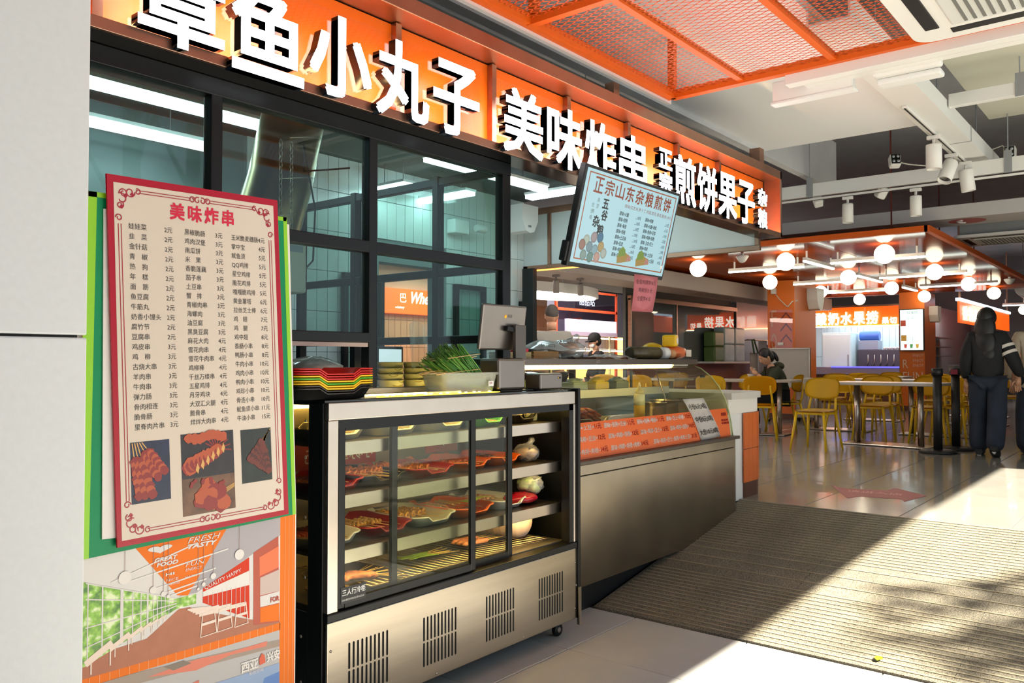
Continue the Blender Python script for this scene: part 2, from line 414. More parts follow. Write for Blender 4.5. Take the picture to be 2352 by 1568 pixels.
# LED battens at the raft's inner edge
lb = thing('linear_light', 'long white linear light along the inner edge of the orange raft', 'light', (4.47, .6, 2.84))
MB().box(4.43, -.6, 2.845, 4.50, 1.68, 2.93, .004).done('housing', m_lamp_white, lb); MB().box(4.50, -.6, 2.845, 4.56, 1.60, 2.86).done('flange', m_lamp_white, lb)
ex = thing('emergency_light', 'white boxy emergency light on the left end of the linear light', 'light', (4.7, 1.6, 2.75))
MB().box(4.555, 1.36, 2.80, 4.62, 1.80, 2.92, .006).done('case', m_lamp_white, ex); MB().box(4.551, 1.35, 2.79, 4.624, 1.81, 2.805, .003).done('rim', m_white, ex)
ex2 = thing('emergency_light', 'white twin emergency light nearer the air conditioner', 'light', (4.6, 1.1, 2.8))
MB().box(4.555, .93, 2.83, 4.62, 1.26, 2.90, .012).done('case', m_lamp_white, ex2); MB().box(4.60, .94, 2.80, 4.70, 1.25, 2.83, .01).done('base', m_white, ex2)

def cassette(x, y, z, s, lab, rot=0):
    t = thing('cassette_air_conditioner', lab, 'air conditioner', (x, y, z), rot)
    rr = .09; ol_ = [(cx_*(s - rr) + rr*math.cos(a0 + j*PI/10), cy_*(s - rr) + rr*math.sin(a0 + j*PI/10), 0) for cx_, cy_, a0 in ((1, 1, 0), (-1, 1, PI/2), (-1, -1, PI), (1, -1, 1.5*PI)) for j in range(6)]
    MB().prism(ol_, (0, 0, .035)).done('panel', m_lamp_white, t, local=True)
    MB().box(-s*.58, -s*.58, -.012, s*.58, s*.58, .004, .01).done('grille', mat('ac_grille', '#cfcfca', .5), t, local=True)
    for k in range(12):
        y0 = -s*.5 + k * s / 12; MB().box(-s*.5, y0, -.016, s*.5, y0 + s*.03, -.010).done('slat', mat('ac_slat', '#6b6b66', .6), t, local=True)
    for k in range(4):
        mb = MB(); mb.box(-s*.62, s*.70, -.004, s*.62, s*.84, .006, .004)
        o = mb.done('vane', m_blackp, t, local=True); o.rotation_euler = (0, 0, k * PI/2)
    MB().box(-s*.85, -s*.85, .035, s*.85, s*.85, .25).done('casing', m_grey, t, local=True)
cassette(3.87, .54, 2.86, .44, 'large white cassette air conditioner set in the orange raft')
cassette(11.9, 1.75, 2.86, .48, 'white cassette air conditioner beside the orange panel ceiling')

# cylinder spotlights and flood lights
def spot(x, y, z, lab, tilt=(0, 0), r=.045, h=.17, grp=None, m=m_lamp_white):
    t = thing('track_spotlight', lab, 'spotlight', (x, y, z))
    MB().box(x - .02, y - .05, z - .03, x + .02, y + .05, z, .004).done('adapter', m, t)
    MB().cyl((x, y, z - .03), (x, y, z - .075), .012).done('stem', m, t)
    M = Matrix.Translation((x, y, z - .075)) @ Euler((tilt[0], tilt[1], 0)).to_matrix().to_4x4()
    a = MB(); a.lathe([(r*.96, 0), (r, -.01), (r, -h), (r*.9, -h), (r*.86, -h + .03)], seg=24); b_ = MB(); b_.merge(a, M); b_.done('head', m, t)
    a = MB(); a.lathe([(r*.84, -h + .03), (r*.3, -h + .031)], seg=20); b_ = MB(); b_.merge(a, M); b_.done('lens', m_blackp, t)
def rail(name, lab, p0, p1, wd=.018):
    mb = MB(); beam(mb, p0, p1, .034, .02); o = mb.done('rail', m_lamp_white, thing(name, lab, 'light track', p0)); 
    mb = MB(); beam(mb, Vector(p0) + Vector((0, 0, -.011)), Vector(p1) + Vector((0, 0, -.011)), .012, .004); mb.done('slot', m_blackp, o.parent)
rail('light_track', 'white light track slotted under the cable tray', (6.45, 1.56, 3.188), (8.95, 1.56, 3.188))
spot(7.35, 1.56, 3.17, 'white cylinder spotlight nearest the camera on the tray track', r=.06, h=.20)
spot(8.1, 1.58, 3.17, 'white cylinder spotlight tilted open, second on the tray track', tilt=(.2, .5), r=.06, h=.20)
spot(8.5, 1.54, 3.17, 'white cylinder spotlight half hidden behind the tilted one', tilt=(-.1, -.1), r=.06, h=.2)
rail('light_track', 'white light track under the long channel past the sign', (8.52, .6, 3.0), (8.52, 4.2, 3.0))
spot(8.52, 2.60, 2.985, 'white cylinder spotlight under the channel, close to the sign end', r=.052, h=.19)
spot(8.52, 1.97, 2.985, 'white cylinder spotlight under the channel, beneath the flood lights', r=.052, h=.19)
def flood(x, y, z, rot, lab, cable):
    t = thing('flood_light', lab, 'flood light', (x, y, z))
    M = Matrix.Translation((x, y, z)) @ Euler(rot).to_matrix().to_4x4()
    a = MB(); a.box(-.045, -.05, -.06, .045, .05, .06, .018); b_ = MB(); b_.merge(a, M); b_.done('body', m_lamp_white, t)
    a = MB(); a.box(-.05, -.04, -.05, -.044, .04, .05, .004); b_ = MB(); b_.merge(a, M); b_.done('lens', m_blackp, t)
    for u, v in ((-.02, -.025), (.02, -.025), (-.02, .025), (.02, .025)):
        a = MB(); a.ball((-.052, u, v), .014, (.4, 1, 1), 10, 6); b_ = MB(); b_.merge(a, M); b_.done('led', mat('led_off', '#c9ced2', .2, .6), t)
    MB().tube([(x, y, z)] + cable, .006, 6).done('cable', m_cable, t)
flood(8.9, 1.24, 3.28, (0, .1, 0), 'small white flood light on an arm right of the cable tray', [(8.9, 1.30, 3.36), (8.9, 1.42, 3.33), (8.85, 1.5, 3.24)])
flood(8.38, 2.12, 3.24, (0, .3, .5), 'small flood light facing out above the long channel', [(8.42, 2.0, 3.2), (8.46, 1.85, 3.17), (8.5, 1.8, 3.15)])
flood(8.62, 2.93, 3.0, (.5, .2, 2.0), 'small flood light hanging below the channel next to the sign', [(8.58, 2.9, 3.05)])
flood(8.75, 2.34, 3.03, (-.5, -.3, 2.4), 'small flood light hanging below the channel between two spotlights', [(8.6, 2.34, 3.06)])
# =================================================================== illuminated fascia sign
m_panel = mat('orange_sign_panel', '#f0680e', .32, noise=.03, nscale=4)
m_letter_face = mat('letter_glow', '#ffffff', .4, emit=7.0, emit_col='#f3f8ff')
m_letter_side = mat('letter_side', '#0d1420', .25)
m_led_warm = mat('led_strip_warm', '#ffffff', .4, emit=34.0, emit_col='#ffce8c')
m_acryl = glass('clear_acrylic', '#fdfdfd', .8)
m_mirror = mat('mirror_steel', '#6e6660', .10, 1., noise=.08, nscale=5)
SY = 2.40; SX0, SX1 = .75, 6.25
sign = thing('shop_sign', 'long orange illuminated fascia sign with glowing white characters', 'sign', (3.5, 2.45, 2.285))
xs = [SX0] + [1.11 + .61 * k for k in range(8)] + [SX1 - .03]
for a, b in zip(xs, xs[1:]): MB().box(a + .012, 2.535, 2.31, b - .012, 2.55, 2.73).done('panel', m_panel, sign)
for x in xs[1:-1]: MB().box(x - .016, 2.505, 2.31, x + .016, 2.535, 2.73).done('divider', m_bronze, sign)
MB().box(SX0, SY, 2.285, SX1, SY + .012, 2.322, .002).done('lower_lip', m_bronze, sign)
MB().box(SX0, SY + .012, 2.285, SX1, 2.55, 2.295).done('soffit', m_mirror, sign)
MB().box(SX0, SY, 2.735, SX1, 2.55, 2.80, .003).done('top_rail', m_bronze, sign)
MB().box(SX1 - .03, SY, 2.285, SX1, 2.55, 2.80, .003).done('end_cap', m_bronze, sign)
MB().box(SX0, 2.55, 2.285, SX1, 2.56, 2.80).done('back', m_ceil2, sign)
MB().box(SX0 + .1, 2.46, 2.296, SX1 - .05, 2.475, 2.306).done('led_strip', m_led_warm, sign)
for a, b in ((1.10, 2.74), (2.80, 4.20)): MB().box(a, 2.418, 2.30, b, 2.421, 2.625).done('acrylic_sheet', m_acryl, sign)
MB().box(5.92, 2.44, 2.80, 6.0, 2.52, 2.93).done('hanger_post', m_bronze, sign); MB().box(3.92, 2.46, 2.80, 3.98, 2.52, 2.9).done('hanger_post', m_bronze, sign)
def letter(ch, x0, x1, z0, z1, off=.022):
    mb = MB(); mb.text(ch, .3, Matrix(), offset=off * .3, extrude=.020, fit=(x1 - x0, z1 - z0))
    mb.b.normal_update()
    for f in mb.b.faces: f.material_index = 0 if abs(f.normal.z) > .9 else 1
    M = front(x0, 2.388, z0)
    for v in mb.b.verts: v.co = M @ v.co
    mb.done('letter', [m_letter_face, m_letter_side], sign, fix=False)
zb, zt = 2.292, 2.588
for k, ch in enumerate('章鱼小丸子'): letter(ch, 1.165 + .3075 * k, 1.165 + .3075 * k + .283, zb - (.004 if k in (0, 2) else .012), zt)
for k, ch in enumerate('美味炸串'): letter(ch, 2.845 + .327 * k, 2.845 + .327 * k + .297, zb - .006, zt)
letter('正', 4.265, 4.425, 2.47, zt, .02); letter('宗', 4.265, 4.425, 2.31, 2.45, .02)
for k, ch in enumerate('煎饼果子'): letter(ch, 4.45 + .305 * k, 4.45 + .305 * k + .285, zb, zt + .004)
letter('杂', 5.71, 5.88, 2.46, zt, .02); letter('粮', 5.71, 5.88, 2.30, 2.44, .016)

# side return of the fascia over the stall's open side
hd = thing('header_panel', 'white panelled header with bronze frame returning behind the sign end', 'header', (6.2, 3.7, 2.2))
MB().box(6.19, 2.56, 2.20, 6.23, 4.95, 2.24, .003).done('rail', m_bronze, hd); MB().box(6.19, 2.56, 2.72, 6.24, 4.95, 2.78, .003).done('rail', m_bronze, hd)
for y in (2.58, 3.42, 4.18, 4.60, 4.93): MB().box(6.185, y - .016, 2.24, 6.225, y + .016, 2.72).done('stile', m_bronze, hd)
m_hp = mat('header_white', '#dfe2df', .45)
for a, b in ((2.6, 3.4), (3.44, 4.16), (4.20, 4.58), (4.62, 4.91)): MB().box(6.20, a, 2.24, 6.215, b, 2.72).done('panel', m_hp, hd)
MB().box(6.20, 4.1, 2.188, 6.215, 4.9, 2.199).done('led_strip', mat('led_amber', '#ffb060', .4, emit=3., emit_col='#ff9a40'), hd)

# =================================================================== glazed front
m_wg = glass('window_glass', '#e6f2ef', .8, .0, haze=.012, haze_col='#a9bdb9')
WY = 2.54
win = thing('window_1', None, None, (2, WY, 1.2)); win['kind'] = 'structure'
for x, wd in ((.86, .03), (1.512, .022), (2.205, .022), (3.045, .03)): MB().box(x - wd, WY - .025, 1.21, x + wd, WY + .025, 2.285, .004).done('mullion', m_dark, win)
MB().box(.83, WY - .027, 2.225, 3.075, WY + .027, 2.285, .003).done('head_rail', m_dark, win)
MB().box(.83, WY - .024, 1.765, 3.06, WY + .024, 1.812, .003).done('transom', m_dark, win)
MB().box(1.52, WY - .024, 1.405, 2.20, WY + .024, 1.445, .003).done('transom', m_dark, win)
MB().box(.83, WY - .03, 1.20, 3.075, WY + .03, 1.225, .003).done('sill', m_steel, win)
for a, b in ((.89, 1.49), (1.534, 2.183), (2.227, 3.015)):
    MB().box(a, WY - .004, 1.812, b, WY + .004, 2.225).done('pane', m_wg, win)
    MB().box(a, WY - .004, 1.445 if a > 1.5 and b < 2.2 else 1.225, b, WY + .004, 1.765).done('pane', m_wg, win)
MB().box(1.58, WY - .02, 1.388, 2.2, WY - .002, 1.404).done('lit_underside', mat('pink_lit_edge', '#b9a59c', .4), win)  # pink light under the transom, put in as a coloured strip
# side partition between the two kitchens
win2 = thing('window_2', None, None, (3.06, 3.4, 0)); win2['kind'] = 'structure'
for y in (2.99, 3.64, 4.14): MB().box(3.035, y - .02, .6, 3.085, y + .02, 2.285, .003).done('mullion', m_dark, win2)
for z in (1.42, 1.765, 2.235): MB().box(3.04, 2.565, z, 3.08, 4.16, z + .04, .003).done('transom', m_dark, win2)
for a, b in ((2.57, 2.97), (3.01, 3.62), (3.66, 4.12)):
    MB().box(3.057, a, 1.805, 3.063, b, 2.235).done('pane', m_wg, win2); MB().box(3.057, a, 1.46, 3.063, b, 1.765).done('pane', m_wg, win2)

# =================================================================== poster panel and menu boards on the left
m_pw = mat('poster_print_white', '#ece8e4', .5, spec=.25)
po = thing('poster_panel', 'tall printed panel picturing a bright canteen in orange borders', 'poster', (1.0, 2.28, .0))
PX0, PX1, PY = .2, 1.647, 2.25
MB().prism([(PX0, PY, .02), (PX1, PY, .02), (PX1, PY, .85), (1.613, PY, 1.775), (PX0, PY, 1.775)], (0, .03, 0)).done('board', m_pw, po)
m_or_print = mat('orange_print', '#f27a1c', .5, spec=.25); m_gw = mat('grey_print', '#c3c0c0', .5, spec=.25); m_gw2 = mat('pale_print', '#e4e1df', .5, spec=.25)
def flat(nm, m, pts, y, par=po):     # printed area: x,z outline on the board face
    o = MB().poly([(x, y, z) for x, z in pts]).done(nm, m, par, fix=False); return o
e = .0006
def rect(a, b, c, d): return [(a, c), (b, c), (b, d), (a, d)]
flat('border', m_or_print, rect(1.586, PX1 - .004, .02, .87), PY - e)
flat('border', m_or_print, rect(PX0, 1.588, .475, .498), PY - e); flat('border', m_or_print, rect(PX0, 1.588, .84, .87), PY - e)
lm = MB()
for k in range(36): x = .62 + k * .0268; lm.box(x, PY - .0013, .4755, x + .0014, PY - .0011, .4975)
for z0 in (1.603, 1.618, 1.634): lm.box(z0, PY - .0013, .03, z0 + .0012, PY - .0011, .87)
lm.done('border_lines', mat('print_line', '#f6b07c', .4), po)
# upper picture: a long canteen in perspective (flat print)
flat('picture_ceiling', m_gw2, rect(.62, 1.586, .56, .84), PY - e)
flat('picture_ceiling', mat('print_shade', '#b3aeb4', .5, spec=.25), [(1.245, .655), (1.40, .83), (1.586, .84), (1.586, .775), (1.473, .728), (1.30, .655)], PY - 1.3*e)
pf = mat('print_floor', '#b87a62', .5, spec=.25, noise=.06, nscale=20)
flat('picture_floor', pf, [(.62, .498), (1.586, .498), (1.586, .502), (1.476, .535), (1.30, .605), (1.278, .618), (1.244, .62), (1.15, .56), (.62, .53)], PY - 1.6*e)
gm = bpy.data.materials.new('print_foliage'); gm.use_nodes = True; nt = gm.node_tree; b = nt.nodes['Principled BSDF']; b.inputs['Roughness'].default_value = .35
tc = nt.nodes.new('ShaderNodeTexCoord'); nn = nt.nodes.new('ShaderNodeTexNoise'); nn.inputs['Scale'].default_value = 34; nn.inputs['Detail'].default_value = 5
rp = nt.nodes.new('ShaderNodeValToRGB'); rp.color_ramp.elements[0].position = .36; rp.color_ramp.elements[0].color = lin('#3f7a22'); rp.color_ramp.elements[1].position = .62; rp.color_ramp.elements[1].color = lin('#e4f2c4')
e1 = rp.color_ramp.elements.new(.52); e1.color = lin('#8cc63a'); nt.links.new(tc.outputs['Object'], nn.inputs[0]); nt.links.new(nn.outputs[0], rp.inputs[0]); nt.links.new(rp.outputs[0], b.inputs['Base Color'])
flat('picture_garden', gm, [(.62, .50), (.987, .53), (1.237, .622), (1.237, .652), (.984, .749), (.62, .88)], PY - 2*e); flat('picture_garden', gm, [(1.237, .622), (1.298, .624), (1.298, .652), (1.237, .652)], PY - 1.9*e)
bk = [0]; tgt = [None]
def bar(x0, z0, x1, z1, wd):
    bk[0] += 1; yy = PY - 3*e - bk[0] * 2e-5; d = Vector((x1-x0, 0, z1-z0)).normalized(); n_ = Vector((-d.z, 0, d.x)) * wd / 2
    p = Vector((x0, yy, z0)); q = Vector((x1, yy, z1)); tgt[0].poly([p - n_, q - n_, q + n_, p + n_])
tgt[0] = MB()
for x, wd in ((.99, .003), (1.028, .004), (1.08, .0085), (1.11, .003), (1.133, .003), (1.152, .005), (1.168, .002), (1.18, .0025), (1.192, .0015), (1.203, .002), (1.214, .0015)): t = (x - .984) / .253; bar(x, .53 + .092*t, x, .749 - .097*t, wd)
for z0, z1 in ((.747, .652), (.705, .645), (.63, .638), (.578, .632)): bar(.984, z0, 1.237, z1, .003)
tgt[0].done('picture_mullions', m_gw2, po, fix=False, kind='stuff')
tgt[0] = MB()
bar(1.05, .735, 1.30, .80, .004); bar(1.09, .70, 1.42, .745, .0035) if False else None
for x0, z0, x1, z1 in ((1.10, .728, 1.40, .765), (1.165, .692, 1.36, .715), (1.20, .675, 1.33, .69), (1.22, .664, 1.30, .675)): bar(x0, z0, x1, z1, .004)
tgt[0].done('picture_tubes', m_pw, po, fix=False, kind='stuff')
tgt[0] = MB()
for k in range(7):                           # receding tables left and right
    t = .74 ** k; u = 1 - t
    bar(.985 + u*.245, .535 + u*.084, 1.055 + u*.182, .575 + u*.046, .018 * t)
    bar(1.262 + t*.045, .617 - t*.028, 1.262 + t*.20, .617 - t*.030, .011 * t + .001)
    bar(1.0 + u*.24, .505 + u*.11, 1.0 + u*.24, .54 + u*.08, .003*t + .0006); bar(1.05 + u*.19, .515 + u*.10, 1.05 + u*.19, .57 + u*.05, .003*t + .0006)
for x0, x1, z, h in ((1.312, 1.364, .522, .065), (1.366, 1.416, .524, .062), (1.424, 1.470, .524, .060)):       # folding chairs of the print
    bar(x0, z, x0 + .006, z + h, .003); bar(x1, z + .002, x1 - .008, z + h + .004, .003); bar(x0, z, x1, z + .003, .0025); bar(x0 + .002, z + h*.55, x1 - .002, z + h*.58, .008); bar(x0 + .004, z + h, x1 - .006, z + h + .004, .007)
tgt[0].done('picture_furniture', mat('print_cream', '#ecd9cb', .4), po, fix=False, kind='stuff')
flat('picture_banner', m_or_print, [(1.24, .66), (1.272, .653), (1.405, .84), (1.097, .84)], PY - 2.2*e)
pm = MB()
pm.text('FRESH', .022, front(1.269, PY - .003, .803), fit=(.105, .016), shear=.3); pm.text('TASTY', .022, front(1.269, PY - .003, .786), fit=(.094, .014), offset=.001, shear=.3)
pm.text('GREAT', .022, front(1.17, PY - .003, .766), fit=(.068, .012), offset=.0008, shear=.2); pm.text('FOOD', .022, front(1.176, PY - .003, .752), fit=(.064, .012), offset=.0008, shear=.2)
pm.text('FUN', .020, front(1.263, PY - .003, .737), fit=(.06, .012), shear=.2); pm.text('ENERGY', .014, front(1.263, PY - .003, .724), fit=(.052, .008), shear=.2); pm.text('HI', .013, front(1.203, PY - .003, .722), fit=(.026, .008), offset=.0008)
pm.text('NICE', .010, front(1.205, PY - .003, .706), fit=(.036, .007)); pm.text('GOOD', .010, front(1.215, PY - .003, .694), fit=(.03, .006)); pm.text('HAPPY', .010, front(1.262, PY - .003, .704), fit=(.04, .006))
pm.poly([(1.186 + .036 * math.sin(a) ** 3, PY - .003, .802 + .013 * (13*math.cos(a) - 5*math.cos(2*a) - 2*math.cos(3*a) - math.cos(4*a)) / 17 ) for a in [k * PI / 18 for k in range(36)]])
pm.done('lettering', m_gw2, po, fix=False, kind='stuff')
flat('picture_wall', mat('print_red', '#d83a18', .5, spec=.25), [(1.319, .621), (1.476, .538), (1.473, .726), (1.319, .663)], PY - 2.3*e)
flat('picture_wall', m_pw, [(1.319, .639), (1.474, .641), (1.473, .685), (1.319, .653)], PY - 2.6*e)
pm = MB(); pm.text('QUALITY HAPPY', .018, front(1.325, PY - .003, .656) @ Matrix.Rotation(.24, 4, 'Z'), fit=(.125, .014))
for k in range(9): t = k / 9; pm.box(1.335 + .138*t, PY - .0026, .615 - .07*t, 1.3362 + .138*t, PY - .0024, .645)
pm.done('lettering', m_pw, po, fix=False, kind='stuff')
flat('picture_stall', mat('print_terracotta', '#b5472a', .4), [(1.49, .514), (1.584, .502), (1.579, .774), (1.488, .737)], PY - 2.3*e)
flat('picture_stall', mat('print_orange_light', '#f0703c', .4), [(1.511, .661), (1.58, .675), (1.58, .742), (1.51, .719)], PY - 2.7*e)
flat('picture_stall', mat('print_greyrose', '#cbb4ae', .4), [(1.513, .60), (1.583, .60), (1.583, .668), (1.513, .655)], PY - 2.7*e)
flat('picture_stall', m_gw2, [(1.514, .564), (1.583, .562), (1.583, .599), (1.513, .597)], PY - 2.8*e)
flat('picture_stall', m_or_print, [(1.514, .516), (1.583, .506), (1.583, .56), (1.514, .562)], PY - 2.8*e)
pm = MB(); pm.text('FOR', .024, front(1.550, PY - .0035, .570), fit=(.032, .016), offset=.0005); pm.done('lettering', mat('print_dark_red', '#b5402a', .5), po, fix=False)
for cx, cz, r in ((1.087, .741, .018), (1.167, .691, .010), (1.197, .674, .007), (1.211, .664, .005), (1.438, .741, .016), (1.351, .693, .009), (1.32, .675, .006), (1.303, .665, .004)):
    pm = MB(); pm.poly([(cx + r*math.cos(k*PI/10), PY - .0036, cz + r*math.sin(k*PI/10)) for k in range(20)]); pm.done('picture_globe', m_pw, po, fix=False)
    MB().box(cx - .0006, PY - .003, cz + r, cx + .0006, PY - .0028, .835).done('picture_cord', mat('print_cord', '#a58a80', .5), po)
# lower picture: mall ceiling with lettering
flat('picture_hall', m_gw, rect(PX0, 1.586, .02, .475), PY - e)
for k, (pts, c) in enumerate((([(.987, .475), (1.12, .475), (1.586, .445), (1.586, .424), (1.2, .44), (.987, .45)], '#a08f82'), ([(1.154, .453), (1.3, .462), (1.412, .453), (1.541, .452), (1.537, .437), (1.412, .444), (1.30, .430)], '#dd7a62'),
               ([(1.37, .25), (1.586, .25), (1.586, .372), (1.36, .375), (1.30, .33)], '#93abd0'), ([(1.05, .25), (1.29, .25), (1.31, .40), (1.15, .38)], '#cf6f58'), ([(1.20, .468), (1.26, .47), (1.285, .455), (1.23, .45)], '#7d6f64'), ([(1.50, .25), (1.586, .25), (1.586, .345), (1.53, .34)], '#5b86c9'))):
    flat('picture_hall', mat('print_' + c[1:], c, .45), pts, PY - (2.4 + .1*k)*e)
pm = MB(); pm.text('西亚', .05, front(1.447, PY - .0035, .378), fit=(.06, .032), offset=.0012); pm.text('兴安', .05, front(1.538, PY - .0035, .386), fit=(.048, .032), offset=.0012); pm.text('科创空间', .018, front(1.475, PY - .0035, .364), fit=(.05, .011))
pm.done('lettering', m_pw, po, fix=False, kind='stuff')
flat('picture_emblem', mat('print_redorange', '#d8502c', .4), [(1.512, .385), (1.533, .388), (1.53, .412), (1.52, .42), (1.51, .405)], PY - .0035)

# flattened green carton behind the menu
m_green = mat('carton_green', '#068a56', .4, spec=.3, noise=.05, nscale=6, bump=.08, bscale=9); m_lime = mat('carton_lime', '#8fcf1e', .35); m_card = mat('cardboard', '#a98a5c', .9)
gb = thing('carton_sheet', 'flattened green carton with lime edges behind the red menu', 'cardboard', (1.3, 2.23, .81))
GY = 2.232
gp = [(.955, .814), (1.632, .838), (1.590, 1.793), (.965, 1.779)]
MB().prism([(x, GY, z) for x, z in gp], (0, .008, 0)).done('sheet', m_card, gb)
flat('green_print', m_green, gp, GY - e, gb)
flat('lime_edge', m_lime, [(.955, .814), (.983, .815), (.993, 1.780), (.965, 1.779)], GY - 2*e, gb)
flat('lime_edge', m_lime, [(1.619, .8375), (1.632, .838), (1.590, 1.793), (1.576, 1.7925)], GY - 2*e, gb)
flat('lime_edge', m_lime, [(.967, 1.765), (1.588, 1.780), (1.590, 1.793), (.965, 1.779)], GY - 2*e, gb)
MB().prism([(x, GY - .006, z) for x, z in ((1.015, .86), (1.053, .858), (1.043, 1.735), (1.009, 1.737))], (0, .004, 0)).done('backing_card', m_pw, gb)

# the red bordered menu
MY = 2.215
mn = thing('menu_board', 'glossy cream skewer menu with red border and food photos', 'menu board', (1.3, MY, .83))
m_red = mat('menu_red', '#ad1029', .22, bump=.05, bscale=14, spec=.35); m_cream = mat('menu_cream', '#dccfc0', .22, bump=.045, bscale=13, spec=.35)
c00, c10, c11, c01 = Vector((1.0505, .833)), Vector((1.593, .846)), Vector((1.5427, 1.839)), Vector((1.010, 1.830))
def mp(u, v): return c00 * (1-u)*(1-v) + c10 * u*(1-v) + c11 * u*v + c01 * (1-u)*v        # menu coordinates 0..1
def m3(u, v, k=1): q = mp(u, v); return (q.x, MY - k * .0006, q.y)
ok = [2.0]
MB().prism([(p.x, MY, p.y) for p in (c00, c10, c11, c01)], (0, .008, 0)).done('board', m_red, mn)
MB().poly([m3(*p) for p in ((.022, .016), (.968, .016), (.969, .98), (.032, .98))]).done('paper', m_cream, mn, fix=False)
m_mred = mat('menu_ornament', '#a5182e', .3); m_ink = mat('menu_ink', '#3d3630', .35)
om = MB()
def mline(u0, v0, u1, v1, wd=.0022):
    ok[0] += .002
    a = Vector(m3(u0, v0, ok[0])); b = Vector(m3(u1, v1, ok[0])); d = (b - a).normalized(); n_ = Vector((-d.z, 0, d.x)) * wd / 2; om.poly([a - n_, b - n_, b + n_, a + n_])
def curl(u, v, r, a0, a1, shrink=.4, n=14, ar=.55):
    P_ = []
    for k in range(n + 1):
        t = k / n; a = a0 + (a1 - a0) * t; rr = r * (1 - (1 - shrink) * t); P_.append((u + rr * math.cos(a), v + rr * ar * math.sin(a)))
    for p, q in zip(P_, P_[1:]): mline(*p, *q, .003)
for g in (0, .012):
    s_ = g
    mline(.16, .030 + s_*.6, .44, .030 + s_*.6); mline(.56, .030 + s_*.6, .84, .030 + s_*.6); mline(.16, .966 - s_*.6, .44, .966 - s_*.6); mline(.56, .966 - s_*.6, .84, .966 - s_*.6)
    mline(.050 + s_*1.2, .12, .050 + s_*1.2, .87); mline(.945 - s_*1.2, .12, .945 - s_*1.2, .87)
for cu, cv, su, sv in ((.050, .030, 1, 1), (.945, .030, -1, 1), (.050, .966, 1, -1), (.945, .966, -1, -1)):
    for du, dv, r, a0, a1 in ((.03, .012, .022, 0, 8), (.065, .008, .026, 3, 10), (.105, .004, .016, 1, 8), (.012, .045, .02, 2, 9), (.004, .08, .018, 0, 7), (.02, .028, .03, 1, 6)):
        curl(cu + su*du, cv + sv*dv, r, a0 if su*sv > 0 else PI - a0, a1 if su*sv > 0 else PI - a1)
    for du, dv in ((.04, .02), (.02, .05), (.075, .014)):
        p = (cu + su*du, cv + sv*dv); om.poly([m3(p[0] - .012, p[1], 2), m3(p[0], p[1] - .006, 2), m3(p[0] + .012, p[1] + .001, 2), m3(p[0], p[1] + .008, 2)])
for cv in (.033, .962):
    for du, a0, a1 in ((-.045, 0, 8), (.045, PI, PI - 8), (-.015, 1, 7), (.015, 2, -4)): curl(.5 + du, cv, .018, a0, a1)
om.done('border_ornament', m_mred, mn, fix=False)
# lettering
cols = [(.100, .290, 'L', '娃娃菜 2|韭　菜 2|金针菇 2|青　椒 2|热　狗 2|年　糕 2|面　筋 2|鱼豆腐 2|牛筋丸 2|奶香小馒头 2|腐竹节 2|豆腐串 2|鸡皮串 3|鸡　柳 3|古烧大串 3|羊肉串 3|牛肉串 3|弹力肠 3|骨肉相连 3|脆骨肠 3|里脊肉片串 3'),
        (.402, .583, 'L', '黑椒脆肠 3|鸡肉汉堡 3|南瓜饼 3|米　果 3|香脆莲藕 3|茄子串 3|土豆串 3|蟹　排 3|青椒肉串 3|海螺肉 3|油豆腐 3|黑臭豆腐 3|麻花大肉 4|雪花肉串 4|雪花牛肉串 4|鸡柳棒 4|千丝万缕串 4|五星鸡排 4|月牙鸡块 4|大双汇火腿 4|脆骨串 4|烊烊大肉串 4'),
        (.681, .856, 'L', '玉米脆麦穗肠 4|掌中宝 4|鱿鱼须 5|QQ鸡排 5|星空鸡排 5|脆花鸡排 5|嘎嘎脆鸡排 5|黄金薯塔 6|拉丝芝士棒 6|鸡　翅 7|鸡　腿 7|鸡中翅 8|香肠小串 8|鸭肠小串 8|牛肉小串 10|鸡肉小串 10|鸭肉小串 10|鸡珍小串 10|骨连小串 10|鱿鱼须小串 11|牛油小串 15')]
tm = MB(); spans = ((.856, .307), (.856, .308), (.855, .308))
def mtext(s, u, v, size, sx=1., off=0.):
    q = mp(u, v); tl = mp(u + .01, v) - q; tm.text(s, size, front(q.x, MY - .0014, q.y) @ Matrix.Rotation(math.atan2(tl.y, tl.x), 4, 'Z'), sx=sx, offset=off)
for (u0, u1, _, txt), (v0, v1) in zip(cols, spans):
    it = txt.split('|')
    for k, s_ in enumerate(it):
        nm, pr = s_.split(' '); v = v0 + (v1 - v0) * k / (len(it) - 1)
        mtext(nm, u0, v, .0182, .95 if u0 < .3 else .90 if u0 < .5 else .86); mtext(pr + '元', u1 - (.018 if len(pr) > 1 else 0), v, .0182, .90)
tm.done('lettering', m_ink, mn, fix=False)
tm = MB()
for k, ch in enumerate('美味炸串'): mtext(ch, .322 + k * .1, .893, .050, .92, .0014)
tm.done('heading', mat('menu_heading', '#d3203c', .2), mn, fix=False)
